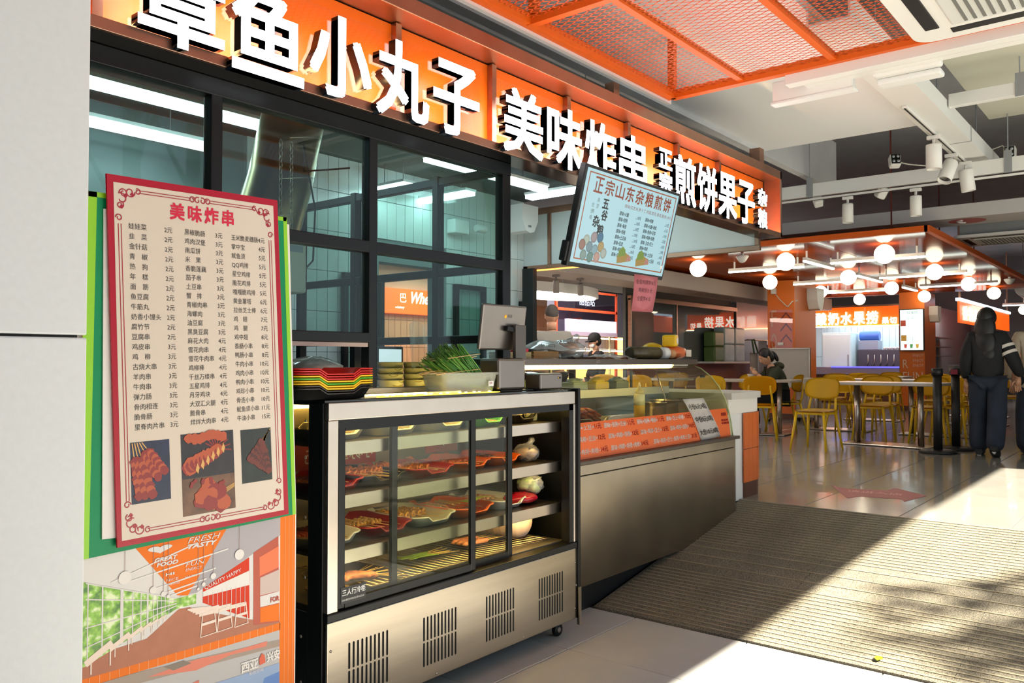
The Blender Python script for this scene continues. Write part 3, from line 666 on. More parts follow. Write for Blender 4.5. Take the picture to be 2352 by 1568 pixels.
# food photographs printed on the menu (flat shapes)
def photo(nm, u0, v0, u1, v1, bgc, seed, kind):
    ph = MB().poly([m3(u0, v0, 2), m3(u1, v0, 2), m3(u1, v1, 2), m3(u0, v1, 2)]).done(nm, bgc, mn, fix=False)
    rnd = random.Random(seed)
    bc = [0]
    def blob(mb, u, v, r, k):
        bc[0] += 1; k = k + bc[0] * .03
        mb.poly([m3(u + r*math.cos(a)*rnd.uniform(.75, 1.1), v + .55*r*math.sin(a)*rnd.uniform(.75, 1.1), k) for a in [i*PI/5 for i in range(10)]])
    sk = MB(); m1 = MB(); m2 = MB()
    W, Hh = u1 - u0, v1 - v0
    if kind == 'chicken':
        for k in range(5):
            a = (u0 + W*(.05 + .06*k), v1 - .002); b = (u0 + W*(.2 + .17*k), v0 + Hh*(.05 + .1*k*(k > 2)))
            om2 = Vector(m3(*a, 3)); b2 = Vector(m3(*b, 3)); d = (b2 - om2).normalized(); n_ = Vector((-d.z, 0, d.x)) * .0015; sk.poly([om2 - n_, b2 - n_, b2 + n_, om2 + n_])
            for i in range(9):
                t = .32 + i * .075; blob(m1 if i % 2 else m2, a[0] + (b[0]-a[0])*t, a[1] + (b[1]-a[1])*t, .026, 4)
    if kind == 'squid':
        for i in range(26): t = i / 25; blob(m1 if i % 3 else m2, u0 + W*(.12 + .6*t), v0 + Hh*(.25 + .35*t + .06*math.sin(i*2)), .04 - .015*t, 4)
        for i in range(9):
            t = i / 8; a = Vector(m3(u0 + W*(.65), v0 + Hh*.6, 3)); b2 = Vector(m3(u0 + W*(.7 + .25*math.cos(t*3)), v0 + Hh*(.55 + .4*math.sin(t*2.6)), 3)); d = (b2-a).normalized(); n_ = Vector((-d.z, 0, d.x)) * .002; m2.poly([a - n_, b2 - n_, b2 + n_, a + n_])
        for i in range(8): blob(m1, u0 + W*(.15 + .09*i), v1 - Hh*(.1 + .03*math.sin(i)), .03, 4)
        a = Vector(m3(u0 + .004, v0 + Hh*.25, 3)); b2 = Vector(m3(u0 + W*.2, v0 + Hh*.35, 3)); n_ = Vector((0, 0, .0016)); sk.poly([a - n_, b2 - n_, b2 + n_, a + n_])
        for i in range(6): a = (u0 + W*(.25 + .1*i), v0 + Hh*(.18 + .08*i)); sk.poly([m3(*a, 5), m3(a[0] + .012, a[1] + .02, 5), m3(a[0] + .022, a[1] + .005, 5), m3(a[0] + .014, a[1] - .012, 5)])
    if kind == 'steak':
        for i in range(40): blob(m1 if i % 3 else m2, u0 + W*(.5 + .26*rnd.gauss(0, .5)), v0 + Hh*(.48 + .26*rnd.gauss(0, .5)), .045, 4)
        for i in range(4): a = Vector(m3(u0 + W*.72, v0 + Hh*(.42 + .04*i), 3)); b2 = Vector(m3(u1 - .003, v0 + Hh*(.62 + .03*i), 3)); n_ = Vector((0, 0, .0011)); sk.poly([a - n_, b2 - n_, b2 + n_, a + n_])
        for i in range(10): blob(m2, u0 + W*rnd.uniform(.1, .9), v0 + Hh*rnd.uniform(.75, .92), .012, 4)
    if kind == 'beef':
        for k in range(10):
            a = (u1 - W*(.02 + .03*k), v1 - Hh*.02 - Hh*.02*k); b = (u0 + W*(.25 + .07*k), v0 + Hh*(.45 - .03*k))
            a2 = Vector(m3(*a, 3)); b2 = Vector(m3(*b, 3)); d = (b2-a2).normalized(); n_ = Vector((-d.z, 0, d.x)) * .0013; sk.poly([a2 - n_, b2 - n_, b2 + n_, a2 + n_])
            for i in range(7): t = .45 + i * .09; blob(m1 if i % 2 else m2, a[0] + (b[0]-a[0])*t, a[1] + (b[1]-a[1])*t, .022, 4)
    dk = kind == 'beef'
    sk.done('print_sticks', mat('print_stick', '#d9a860', .35), ph, fix=False)
    m1.done('print_meat', mat('print_meat_dark' if dk else 'print_meat', '#4a1c14' if dk else '#b5502a', .3), ph, fix=False); m2.done('print_meat', mat('print_meat_dark2' if dk else 'print_meat2', '#6b2a1c' if dk else '#8a2420', .3), ph, fix=False)
pn = mat('photo_navy', '#1b2340', .25, noise=.4, nscale=14); pk = mat('photo_black', '#221c22', .25, noise=.4, nscale=12); pt = mat('photo_tan', '#6b4a34', .25, noise=.45, nscale=18); pb = mat('photo_dark', '#1d2420', .25, noise=.5, nscale=14)
photo('food_photo', .076, .109, .282, .277, pn, 1, 'chicken'); photo('food_photo', .345, .157, .654, .286, pk, 2, 'squid')
photo('food_photo', .345, .051, .654, .157, pt, 3, 'steak'); photo('food_photo', .70, .119, .896, .282, pb, 4, 'beef')
# =================================================================== glass-door display fridge
FX0, FX1, FY0, FY1 = 1.815, 3.315, 2.30, 2.98
m_yled = mat('fridge_led', '#ffffff', .4, emit=42.0, emit_col='#ffd772')
m_fglass = glass('fridge_glass', '#f8faf4', .42, .0, haze=.005)
m_fback = mat('fridge_liner', '#8f8b84', .35, .8, noise=.08, nscale=4)
fr = thing('display_fridge', 'stainless display fridge with black sliding glass doors full of skewers', 'fridge', (2.565, 2.64, 0))
MB().box(FX0, FY0, .09, FX1, FY0 + .012, .428, .003).done('base_panel', m_steel, fr)
MB().box(FX0, FY0 + .012, .09, FX1, FY1, .40).done('compressor_box', m_blackp, fr)
MB().box(FX0 - .004, FY0 - .006, .428, FX1, FY0 + .06, .458, .004).done('door_track', m_dark, fr)
MB().box(FX0 + .02, FY0 + .06, .40, FX1 - .02, FY1, .462).done('cabinet_floor', m_fback, fr)
MB().box(FX0, FY0, .458, FX0 + .046, FY0 + .03, 1.125, .003).done('corner_post', m_steel_b, fr)
MB().box(FX1 - .02, FY0, .458, FX1, FY0 + .03, 1.125, .003).done('corner_post', m_steel_b, fr)
MB().box(FX0, FY0 - .002, 1.125, FX1 - .012, FY0 + .02, 1.186, .003).done('top_band', m_steel_b, fr)
MB().box(FX0, FY0 + .02, 1.175, FX1, FY1, 1.195, .003).done('top', mat('fridge_top_black', '#15171a', .12), fr)
MB().box(FX1, FY0 - .012, .09, FX1 + .02, FY1, 1.20, .003).done('side_panel', m_dark, fr)
MB().box(FX1 + .0, FY0 - .016, .06, FX1 + .018, FY0 - .002, .24).done('kick_bracket', m_steel, fr)
MB().box(FX0 + .02, FY1 - .03, .46, FX1 - .02, FY1 - .012, 1.175).done('back_wall', m_fback, fr)
# left side: glass in a black frame
MB().box(FX0 - .008, FY0 + .02, .09, FX0 + .006, FY0 + .10, 1.185, .002).done('side_frame', m_dark, fr)
MB().box(FX0 - .008, FY1 - .06, .09, FX0 + .006, FY1, 1.185, .002).done('side_frame', m_dark, fr)
MB().box(FX0 - .008, FY0 + .10, .09, FX0 + .006, FY1 - .06, .45, .002).done('side_frame', m_dark, fr)
MB().box(FX0 - .002, FY0 + .10, .45, FX0 + .003, FY1 - .06, 1.17).done('side_glass', glass('fridge_side_glass', '#cfcab8', 1.0, .05), fr)
for z in (.2, .36, .57, .78, .99, 1.12): MB().ball((FX0 - .009, FY0 + .135 if z < .4 else FY0 + .115, z), .006, (.5, 1, 1), 8, 6).done('screw', m_steel_b, fr)
for x, z in ((1.83, .33), (1.83, .12), (2.35, .105), (2.9, .105), (3.30, .36), (3.30, .14), (3.31, .25)): MB().ball((x, FY0 - .001, z), .005, (1, .5, 1), 8, 6).done('screw', m_steel_b, fr)
# vents: rounded slots in two rows
vm = MB(); 
pts = [(.0042*math.cos(a), 0, .042 + .0042*math.sin(a)) for a in [k*PI/4 for k in range(5)]] + [(.0042*math.cos(a), 0, -.042 + .0042*math.sin(a)) for a in [PI + k*PI/4 for k in range(5)]]
vm.prism(pts, (0, .006, 0)); vmesh = vm.recalc().mesh('vent_slot', mat('slot_black', '#050505', .9))
for x0 in (1.912, 2.281, 2.651, 3.018):
    for r in range(2):
        for k in range(10): piece('vent_slot', vmesh, fr, (x0 + k * .0198, FY0 - .0008, .293 - r * .098))
# sliding doors
def door(x0, x1, y, lab=None):
    d = MB().box(x0, y, .462, x0 + .03, y + .018, 1.125, .003).box(x1 - .03, y, .462, x1, y + .018, 1.125, .003).box(x0 + .03, y, 1.085, x1 - .03, y + .018, 1.125).box(x0 + .03, y, .462, x1 - .03, y + .018, .49).done('door', m_dark, fr)
    MB().box(x0 + .03, y + .006, .49, x1 - .03, y + .011, 1.085).done('pane', m_fglass, d)
door(1.868, 2.592, FY0 + .008); door(2.145, 2.868, FY0 + .036)
MB().box(FX0 + .04, FY0 + .004, 1.095, FX1 - .02, FY0 + .056, 1.127).done('door_head', m_dark, fr)
MB().box(3.262, FY0 + .004, .46, 3.298, FY0 + .05, 1.125).done('door_jamb', m_dark, fr)
nb = MB().box(1.878, FY0 + .0065, .478, 1.992, FY0 + .0075, .535).done('name_plate', m_blackp, fr)
tm = MB(); tm.text('三人行冷柜', .024, front(1.883, FY0 + .006, .502), sx=.9, offset=.0004); tm.text('SANRENXINGLENGGUI', .0095, front(1.883, FY0 + .006, .485), sx=1.02); tm.done('lettering', m_white, nb, fix=False)
# shelves
SH = (1.035, .842, .643)
for z in SH:
    s_ = MB().box(FX0 + .03, FY0 + .075, z - .012, FX1 - .03, FY1 - .05, z).done('shelf', m_steel, fr)
    if z > .7: MB().box(FX0 + .06, FY0 + .082, z - .024, FX1 - .06, FY0 + .090, z - .016).done('led_strip', mat('shelf_fill_glow', '#ffffff', .4, emit=24.0, emit_col='#ffd98a'), s_)  # hidden strips added behind the lips to light the trays below
    MB().box(FX0 + .03, FY0 + .068, z - .046, FX1 - .03, FY0 + .076, z + .004, .002).done('lip', m_steel_b, s_)
MB().box(FX0 + .06, FY0 + .062, 1.13, FX1 - .08, FY0 + .075, 1.142).done('led_strip', m_yled, fr)
MB().box(FX0 + .06, FY1 - .06, 1.13, FX1 - .08, FY1 - .045, 1.142).done('led_strip', m_yled, fr)
MB().box(FX0 + .06, FY0 + .082, SH[2] - .03, FX1 - .06, FY0 + .092, SH[2] - .022).done('led_strip', m_yled, fr)  # hidden strip added to put a glow on the fridge floor
rk = thing('wire_rack', 'chrome wire rack lying on the fridge floor behind the glass', 'rack', (2.6, 2.65, .466))
for k in range(34): x = 2.12 + k * .033; MB().cyl((x, FY0 + .10, .474), (x, FY1 - .08, .474), .0022, seg=5).done('wire', m_steel_b, rk)
MB().cyl((2.1, FY0 + .12, .469), (3.25, FY0 + .12, .469), .003, seg=6).done('cross_wire', m_steel_b, rk); MB().cyl((2.1, FY1 - .1, .469), (3.25, FY1 - .1, .469), .003, seg=6).done('cross_wire', m_steel_b, rk)
for x, y in ((FX0 + .1, FY0 + .08), (FX1 - .05, FY0 + .08), (FX0 + .1, FY1 - .08), (FX1 - .05, FY1 - .08)):
    c = MB().box(x - .035, y - .02, .062, x + .025, y + .02, .092, .004).done('caster', m_blackp, fr)
    MB().lathe([(.006, -.012), (.028, -.012), (.032, -.006), (.032, .006), (.028, .012), (.006, .012)], (x, y, .032), 20, 'Y').done('wheel', m_dark, c); MB().lathe([(.012, -.0135), (.012, .0135)], (x, y, .032), 14, 'Y').done('hub', m_steel_b, c)
rb = thing('price_banner', 'red price banner with white characters, seen reversed in the fridge', 'banner', (2.1, 2.93, .86))
def banner(x0, x1, z0, z1, y, lines):
    MB().box(x0, y, z0, x1, y + .003, z1).done('sheet', mat('banner_red', '#a52a24', .5), rb)
    tm = MB()
    for s_, sz, zz in lines: tm.text(s_, sz, Matrix.Translation((x1 - .02, y - .001, zz)) @ Matrix.Diagonal((-1, 1, 1, 1)) @ Matrix.Rotation(PI/2, 4, 'X'), offset=sz*.01)
    tm.done('lettering', m_gw2, rb, fix=False)
banner(2.12, 2.60, .862, 1.02, FY1 - .036, (('烤肉肠 4元', .07, .955), ('小苏鱼卷3元', .07, .878)))
b2 = thing('promo_sticker', 'faded red sticker with a white arrow at the back of the fridge', 'sticker', (3.05, 2.92, .86))
MB().box(2.93, FY1 - .036, .87, 3.16, FY1 - .033, 1.01).done('sheet', MATS['banner_red'], b2)
MB().prism([(2.98, FY1 - .037, .95), (3.06, FY1 - .037, .99), (3.05, FY1 - .037, .955), (3.13, FY1 - .037, .965), (3.05, FY1 - .037, .935), (3.06, FY1 - .037, .90)], (0, .0006, 0)).done('arrow', m_gw2, b2)

# ------------------------------------------------------------------- food trays and skewers
m_tr = {'white': mat('tray_white', '#e4e1d4', .35), 'red': mat('tray_red', '#c51f1c', .3), 'darkred': mat('tray_crimson', '#a3141f', .3), 'orange': mat('tray_orange', '#f0691a', .3), 'black': mat('tray_black', '#131313', .3),
        'green': mat('tray_green', '#4fae2c', .3), 'yellow': mat('tray_yellow', '#f2c21a', .3), 'steel': m_steel_b}
TRM = {}
def tray_mesh(cl, wx, wy, h, fl=.03):
    key = (cl, wx, wy, h)
    if key in TRM: return TRM[key]
    mb = MB(); N = 40
    def ring(hx, hy, rr, zf):
        vs = []
        for i in range(N):
            a = 2*PI*i/N; c, s_ = math.cos(a), math.sin(a); k = 1 / (abs(c)**5 + abs(s_)**5) ** .2
            vs.append(mb.b.verts.new((hx*c*k, hy*s_*k, zf(hx*c*k, hy*s_*k))))
        return vs
    bx, by = wx/2 - fl, wy/2 - fl
    dip = lambda x, y: h - (.45*h if (abs(x) < wx*.20 and abs(y) > wy*.40) else 0)
    rs = [ring(bx*.97, by*.97, 0, lambda x, y: .004), ring(bx, by, 0, lambda x, y: .007), ring(wx/2 - .008, wy/2 - .008, 0, dip), ring(wx/2, wy/2, 0, lambda x, y: dip(x, y) + .001), ring(wx/2, wy/2, 0, lambda x, y: dip(x, y) - .004),
          ring(wx/2 - .009, wy/2 - .009, 0, lambda x, y: dip(x, y) - .005), ring(bx + .002, by + .002, 0, lambda x, y: .003), ring(bx*.97, by*.97, 0, lambda x, y: 0.)]
    for A, B in zip(rs, rs[1:]):
        for i in range(N):
            f = mb.b.faces.new((A[i], A[(i+1) % N], B[(i+1) % N], B[i])); f.smooth = True
    mb.b.faces.new(rs[0]); mb.b.faces.new(rs[-1][::-1])
    TRM[key] = mb.recalc().mesh('food_tray', m_tr[cl]); return TRM[key]
def tray(cl, x, y, z, lab, wx=.27, wy=.36, h=.045, tilt=0., rotz=0., grp=None, name='food_tray', cat='tray'):
    o = bpy.data.objects.new(name, tray_mesh(cl, wx, wy, h)); COL.objects.link(o); o.location = (x, y, z); o.rotation_euler = (tilt, 0, rotz); tag(o, lab, cat, grp); return o
m_stick = mat('bamboo_stick', '#d9b779', .6)
FOOD = {}
def skewer_mesh(kind):
    if kind in FOOD: return FOOD[kind]
    mb = MB(); rnd = random.Random(hash(kind) % 999 if False else sum(map(ord, kind)))
    L_ = .25
    mb.mi = 1; mb.tube([(0, -L_/2, 0), (0, L_/2, 0)], .0016, 5)
    mb.mi = 0
    if kind in ('tofu', 'curly'):
        for i in range(7): 
            y = -.01 + i*.019; P_ = [(.012*math.sin(k*1.3 + i)*(1 + .4*rnd.random()), y + .008*math.cos(k*.9), .011*math.cos(k*1.3)) for k in range(7)]
            mb.tube(P_, [.004, .006, .006, .005, .006, .006, .004], 6)
    elif kind in ('meat', 'beef', 'gluten', 'chickenbit'):
        for i in range(6): mb.ball((rnd.uniform(-.002, .002), .0 + i*.021, rnd.uniform(-.001, .002)), .012, (rnd.uniform(.8, 1.1), .95, rnd.uniform(.6, .85)), 9, 6)
    elif kind in ('sausage', 'ham'): mb.tube([(0, -.0, 0), (0, .012, 0), (0, .11, .002), (0, .122, 0)], [.004, .0115, .0115, .004], 10)
    elif kind == 'slice':
        mb.tube([(0, .0, 0), (0, .03, .004), (0, .07, -.002), (0, .12, .003)], [.005, .016, .018, .010], 8)
    elif kind == 'greens':
        for i in range(7): mb.tube([(rnd.uniform(-.012, .012), -.01, 0), (rnd.uniform(-.014, .014), .06, .004), (rnd.uniform(-.018, .018), .13, .002)], [.002, .003, .001], 5)
    else:
        mb.box(-.013, 0, -.004, .013, .12, .005, .003)
    cols_ = {'tofu': '#d8792a', 'curly': '#d99a2c', 'meat': '#c0603a', 'beef': '#6b3524', 'sausage': '#c4603c', 'ham': '#d98a6a', 'slice': '#b86a48', 'greens': '#6c8f2a', 'gluten': '#c79a4a', 'chickenbit': '#d39a72', 'plank': '#d8c27a', 'fish': '#dcae5a'}
    FOOD[kind] = mb.recalc().mesh('food_skewer', [mat('food_' + kind, cols_[kind], .4, noise=.25, nscale=60), m_stick]); return FOOD[kind]
def skewers(kind, x, y, z, n, what, spread=.20, rnd=random.Random(11), tilt=0., flip=False):
    me = skewer_mesh(kind)
    for k in range(n):
        o = bpy.data.objects.new('food_skewer', me); COL.objects.link(o)
        layer = k // 8; u = (k % 8 + .5) / min(n, 8) - .5
        o.location = (x + u * spread + rnd.uniform(-.006, .006), y + rnd.uniform(-.012, .012), z + .022 + layer * .014 + rnd.uniform(0, .003))
        o.rotation_euler = (tilt + rnd.uniform(-.03, .03), rnd.uniform(-.5, .5), rnd.uniform(-.14, .14) + (PI if flip else 0))
        tag(o, what, 'skewer', what + 's')
s1, s2, s3 = [z + .001 for z in SH]; TY = 2.605
# top shelf
tray('white', 2.00, TY, s1, 'white tray of pale skewers, leftmost on the top fridge shelf', tilt=.0)
skewers('plank', 2.00, TY - .02, s1, 9, 'flat pale skewer in the leftmost white tray, top fridge shelf')
tray('white', 2.285, TY, s1, 'white tray of yellow curls, second on the top fridge shelf'); skewers('curly', 2.285, TY, s1, 10, 'yellow curly skewer in the second tray, top fridge shelf')
tray('white', 2.575, TY, s1, 'white tray beside the green one on the top fridge shelf'); skewers('fish', 2.575, TY, s1, 6, 'pale skewer in the white tray beside the green tray')
tray('green', 2.835, TY - .01, s1, 'bright green tray on the top fridge shelf', wx=.25); skewers('greens', 2.835, TY - .02, s1, 8, 'leafy skewer in the green tray')
tray('black', 3.10, TY, s1, 'black tray with loose sticks, rightmost on the top fridge shelf', wx=.25); skewers('plank', 3.10, TY - .03, s1 + .02, 12, 'long bare-ended skewer in the black tray, top fridge shelf')
# second shelf
tray('red', 1.985, TY, s2, 'red tray of brown skewers, leftmost on the second fridge shelf'); skewers('beef', 1.985, TY, s2, 10, 'brown meat skewer in the leftmost red tray, second shelf')
tray('black', 2.22, TY + .01, s2, 'black tray heaped with orange tofu skin on the second fridge shelf'); skewers('tofu', 2.22, TY, s2, 16, 'orange tofu skin skewer in the black tray, second shelf')
tray('red', 2.49, TY, s2, 'red tray in the middle of the second fridge shelf'); skewers('tofu', 2.49, TY, s2, 10, 'orange curled skewer in the middle red tray, second shelf')
tray('orange', 2.755, TY + .02, s2, 'orange tray right of the red one on the second fridge shelf'); skewers('meat', 2.755, TY, s2, 8, 'short meat skewer in the first orange tray, second shelf')
tray('orange', 3.00, TY + .03, s2, 'orange tray nearest the open door on the second fridge shelf', wx=.23); skewers('beef', 3.0, TY + .02, s2, 6, 'dark meat skewer in the orange tray by the open door')
# third shelf
tray('white', 1.97, TY, s3, 'white tray of sausages, leftmost on the third fridge shelf'); skewers('sausage', 1.97, TY - .01, s3, 9, 'sausage skewer in the leftmost white tray, third shelf')
tray('darkred', 2.24, TY, s3, 'crimson tray of breaded skewers on the third fridge shelf'); skewers('gluten', 2.24, TY, s3, 8, 'breaded skewer in the crimson tray, third shelf')
tray('white', 2.50, TY, s3, 'white tray of golden threads in the middle of the third fridge shelf'); skewers('curly', 2.50, TY + .02, s3, 6, 'golden thread skewer in the middle white tray, third shelf')
tray('orange', 2.755, TY, s3, 'orange tray on the third fridge shelf'); skewers('fish', 2.755, TY + .02, s3, 5, 'golden skewer in the orange tray, third shelf')
tray('white', 3.005, TY, s3, 'white tray nearest the open door on the third fridge shelf', wx=.23); skewers('chickenbit', 3.0, TY + .02, s3, 5, 'pale meat skewer in the white tray by the open door')
# fridge floor
fz = .466
tray('steel', 2.13, 2.55, fz + .004, 'shallow steel pan with fanned sausages on the fridge floor', wx=.30, wy=.34, h=.03, name='steel_pan', cat='pan'); tray('steel', 1.95, 2.45, fz + .0, 'small steel pan in the fridge corner behind the name plate', wx=.13, wy=.2, h=.028, name='steel_pan', cat='pan')
fan_n = 0
for k in range(11):
    a = -1.1 + k * .16; o = bpy.data.objects.new('food_skewer', skewer_mesh('ham')); COL.objects.link(o)
    o.location = (2.22 - .07*math.cos(a), 2.49 + .03 + .07*math.sin(a) + .0, fz + .030 + .004*(k % 2)); o.rotation_euler = (0, 0, a + PI/2); tag(o, 'pink ham skewer fanned out over the steel pan', 'skewer', 'fanned ham skewers')
for k in range(8):
    o = bpy.data.objects.new('food_skewer', skewer_mesh('ham')); COL.objects.link(o)
    o.location = (2.93 + .02*math.cos(k*1.3), 2.55 + k * .012, fz + .028); o.rotation_euler = (0, 0, PI/2 + random.uniform(-.2, .2)); tag(o, 'red-tinted skewer loose on the wire rack near the big roll', 'skewer', 'loose skewers on the rack')
for k in range(6):
    o = bpy.data.objects.new('food_skewer', skewer_mesh('greens')); COL.objects.link(o)
    o.location = (2.58 + .02*math.cos(k*1.3), 2.55 + k * .012, fz + .022); o.rotation_euler = (0, 0, PI/2 + random.uniform(-.25, .25)); tag(o, 'green vegetable skewer loose on the wire rack', 'skewer', 'loose green skewers on the rack')
m_film = glass('plastic_film', '#fafafa', 1.2, .06, rough=.15, haze=.22, haze_col='#f0f0ee')
ro = thing('wrapped_roll', 'fat pinkish meat roll wrapped in film on the fridge floor', 'meat roll', (3.12, 2.6, fz + .01))
MB().lathe([(.02, -.17), (.07, -.16), (.083, -.13), (.086, 0), (.083, .13), (.07, .16), (.02, .17)], (3.115, 2.63, fz + .098), 28, 'Y').done('roll', mat('roll_pink', '#d9bcae', .35, noise=.1, nscale=14), ro)
for k in range(7): MB().tube([(3.115 + .0865*math.cos(a), 2.50 + k*.045 + .012*math.sin(a*2), fz + .098 + .0865*math.sin(a)) for a in [j*2*PI/20 for j in range(20)]], .0012, 4, closed=True).done('fold', mat('roll_fold', '#c79a8c', .4), ro)
def bag(name, lab, cat, c, s_, seed, inner, icol, ibits=0, film=m_film):
    t = thing(name, lab, cat, (c[0], c[1], c[2]))
    rnd = random.Random(seed)
    a = MB()
    for k in range(9):
        q = (c[0] + rnd.uniform(-.5, .5)*s_[0], c[1] + rnd.uniform(-.5, .5)*s_[1], c[2] + s_[2]*rnd.uniform(.5, 1.35)); a.ball(q, 1, (s_[0]*rnd.uniform(.3, .45), s_[1]*rnd.uniform(.3, .45), s_[2]*rnd.uniform(.3, .5)), 12, 8)
    for v in a.b.verts: v.co += Vector((rnd.uniform(-1, 1), rnd.uniform(-1, 1), rnd.uniform(-1, 1))) * min(s_) * .07; v.co.z = max(v.co.z, c[2] + .002)
    a.done('contents', mat(inner, icol, .5, noise=.3, nscale=40), t, kind='stuff')
    b_ = MB(); b_.ball((c[0], c[1], c[2] + s_[2]), 1, s_, 20, 14)
    for v in b_.b.verts: v.co += Vector((rnd.uniform(-1, 1), rnd.uniform(-1, 1), rnd.uniform(-1, 1))) * min(s_) * .16; v.co.z = max(v.co.z, c[2] + .0005)
    b_.tube([(c[0] + s_[0]*.3, c[1], c[2] + s_[2]*1.8), (c[0] + s_[0]*.5, c[1] - .01, c[2] + s_[2]*2.25), (c[0] + s_[0]*.8, c[1], c[2] + s_[2]*2.4)], [min(s_)*.5, min(s_)*.22, min(s_)*.4], 9)
    b_.done('film', film, t)
bag('cabbage_bag', 'clear bag of pale green cabbage on the third fridge shelf', 'bag', (3.205, 2.50, s3 + .04), (.06, .07, .05), 5, 'cabbage', '#a9c46a')
MB().ball((3.13, 2.50, s3 + .028), 1, (.095, .08, .026), 18, 10).jitter(.003, 3).done('red_packet', mat('packet_red', '#b0142a', .25, noise=.15, nscale=12), None, label='glossy red packet under the cabbage bag in the fridge', cat='packet')
bag('bread_bag', 'clear bag of brown buns on the second fridge shelf', 'bag', (3.175, 2.50, s2), (.055, .07, .042), 8, 'bun_brown', '#b98a52')
MB().sheet(lambda u, v: (2.72 + .16*u, 2.44 + .12*v, s3 + .062 + .02*math.sin(u*3)*math.cos(v*2)), 6, 5, .012).done('lettuce_packet', mat('lettuce_green', '#a3b52a', .5, noise=.2, nscale=20), None, label='yellow-green packet laid across the trays on the third shelf', cat='packet')
jr = thing('stick_jar', 'glass jar of dark tongs standing on the top fridge shelf', 'jar', (3.235, 2.52, s1))
MB().lathe([(.03, 0), (.034, .004), (.034, .055), (.03, .06)], (3.235, 2.52, s1 + .001), 20).done('jar', mat('jar_grey', '#a9b0a6', .15, noise=.2, nscale=30), jr)
for dx, dy in ((.01, .01), (-.012, .005), (.004, -.014)): MB().tube([(3.235 + dx, 2.52 + dy, s1 + .03), (3.235 + dx*3, 2.52 + dy*3, s1 + .085)], .003, 6).done('tong', m_dark, jr)

# ------------------------------------------------------------------- on top of the fridge
TZ = 1.196
cols_t = ['black', 'black', 'yellow', 'yellow', 'green', 'yellow', 'red', 'red', 'red']
names_t = ['bottom black tray of the tray stack', 'second black tray from the bottom of the stack', 'lower yellow tray in the stack above the black ones', 'second yellow tray in the stack, under the green one', 'green tray in the middle of the tray stack', 'yellow tray just above the green one in the stack', 'lowest of the red trays in the stack', 'middle red tray of the stack', 'topmost red tray of the stack']
for k, (c, n_) in enumerate(zip(cols_t, names_t)):
    tray(c, 1.868, 2.405, TZ + .0005 + k * .0085, n_, wx=.36, wy=.215, h=.042, grp='stacked food trays on the fridge')
bw = thing('plastic_bowl', 'white bowl wrapped in a clear bag behind the tray stack', 'bowl', (1.88, 2.66, TZ))
MB().lathe([(.05, 0), (.105, .07), (.11, .12), (.106, .12), (.10, .07), (.045, .006)], (2.06, 2.71, TZ + .001), 28).done('bowl', mat('bowl_milky', '#d9d6d0', .4), bw)
b_ = MB(); b_.lathe([(.06, 0), (.112, .07), (.118, .12), (.07, .14), (.03, .15)], (2.06, 2.71, TZ + .001), 28); b_.jitter(.005, 4); b_.done('bag', glass('bag_hazy', '#f4f6f4', 1.6, .15, rough=.1, haze=.4, haze_col='#d8dad6'), bw)
m_bowl = mat('paper_bowl_cream', '#c9b184', .55, noise=.06, nscale=12); m_bowl_p = mat('bowl_print_yellow', '#b8941f', .5)
bm_ = MB().lathe([(.040, 0), (.047, .003), (.056, .05), (.0585, .05), (.0585, .053), (.055, .053), (.045, .006)], (0, 0, 0), 26).recalc().mesh('paper_bowl', m_bowl)
pm_ = MB().prism([(.024*math.cos(a), -.0562 + .012*(math.cos(a)**2)*.4, .030 - .014*abs(math.sin(a))) for a in [k*PI/8 for k in range(9)]], (0, .0008, 0)).recalc().mesh('print', m_bowl_p)
for c, (x, y, n, nm) in enumerate(((2.30, 2.70, 3, 'left of the window post'), (2.45, 2.68, 4, 'nearest the window post'), (2.60, 2.68, 4, 'in the middle behind the glass'), (2.73, 2.70, 4, 'half hidden by the chive tub'))):
    for k in range(n):
        o = bpy.data.objects.new('paper_bowl', bm_); COL.objects.link(o); o.location = (x, y, TZ + .001 + k * .026); o.rotation_euler = (0, 0, -.5 + .4*((k * 7 + c) % 3))
        tag(o, 'cream paper bowl stacked on the fridge, stack ' + nm, 'bowl', 'paper bowl stack ' + nm)
        p = bpy.data.objects.new('print', pm_); COL.objects.link(p); p.parent = o
        
# chives in a clear tub
tu = thing('plastic_tub', 'milky rectangular tub full of green chive skewers on the fridge', 'tub', (2.68, 2.415, TZ))
m_tub = mat('tub_milky', '#cfd2c6', .25, alpha=.38)
def tub(x0, x1, y0, y1, h):
    mb = MB(); N = 32
    def ring(ix, z, nrm=1):
        vs = []
        for i in range(N):
            a = 2*PI*i/N; c, s_ = math.cos(a), math.sin(a); k = 1 / (abs(c)**7 + abs(s_)**7) ** (1/7)
            vs.append(mb.b.verts.new(((x0+x1)/2 + ((x1-x0)/2 - ix)*c*k, (y0+y1)/2 + ((y1-y0)/2 - ix)*s_*k, z)))
        return vs
    rs = [ring(.03, TZ + .004), ring(.022, TZ + .001), ring(.008, TZ + h - .012), ring(0, TZ + h - .01), ring(0, TZ + h), ring(.004, TZ + h), ring(.010, TZ + h - .01), ring(.024, TZ + .004)]
    for A, B in zip(rs, rs[1:]):
        for i in range(N): f = mb.b.faces.new((A[i], A[(i+1) % N], B[(i+1) % N], B[i])); f.smooth = True
    mb.b.faces.new(rs[1]); return mb
tub(2.43, 2.785, 2.325, 2.505, .088).done('tub', m_tub, tu)
lbp = MB().box(2.69, 2.323, TZ + .028, 2.722, 2.3245, TZ + .05).done('label', m_white, tu); tm = MB(); tm.text('韭菜', .010, front(2.694, 2.3225, TZ + .036)); tm.done('lettering', m_mred, lbp, fix=False)
ch = thing('chive_bunch', 'bunch of green chives on bamboo skewers leaning in the tub', 'chives', (2.6, 2.415, TZ + .01))
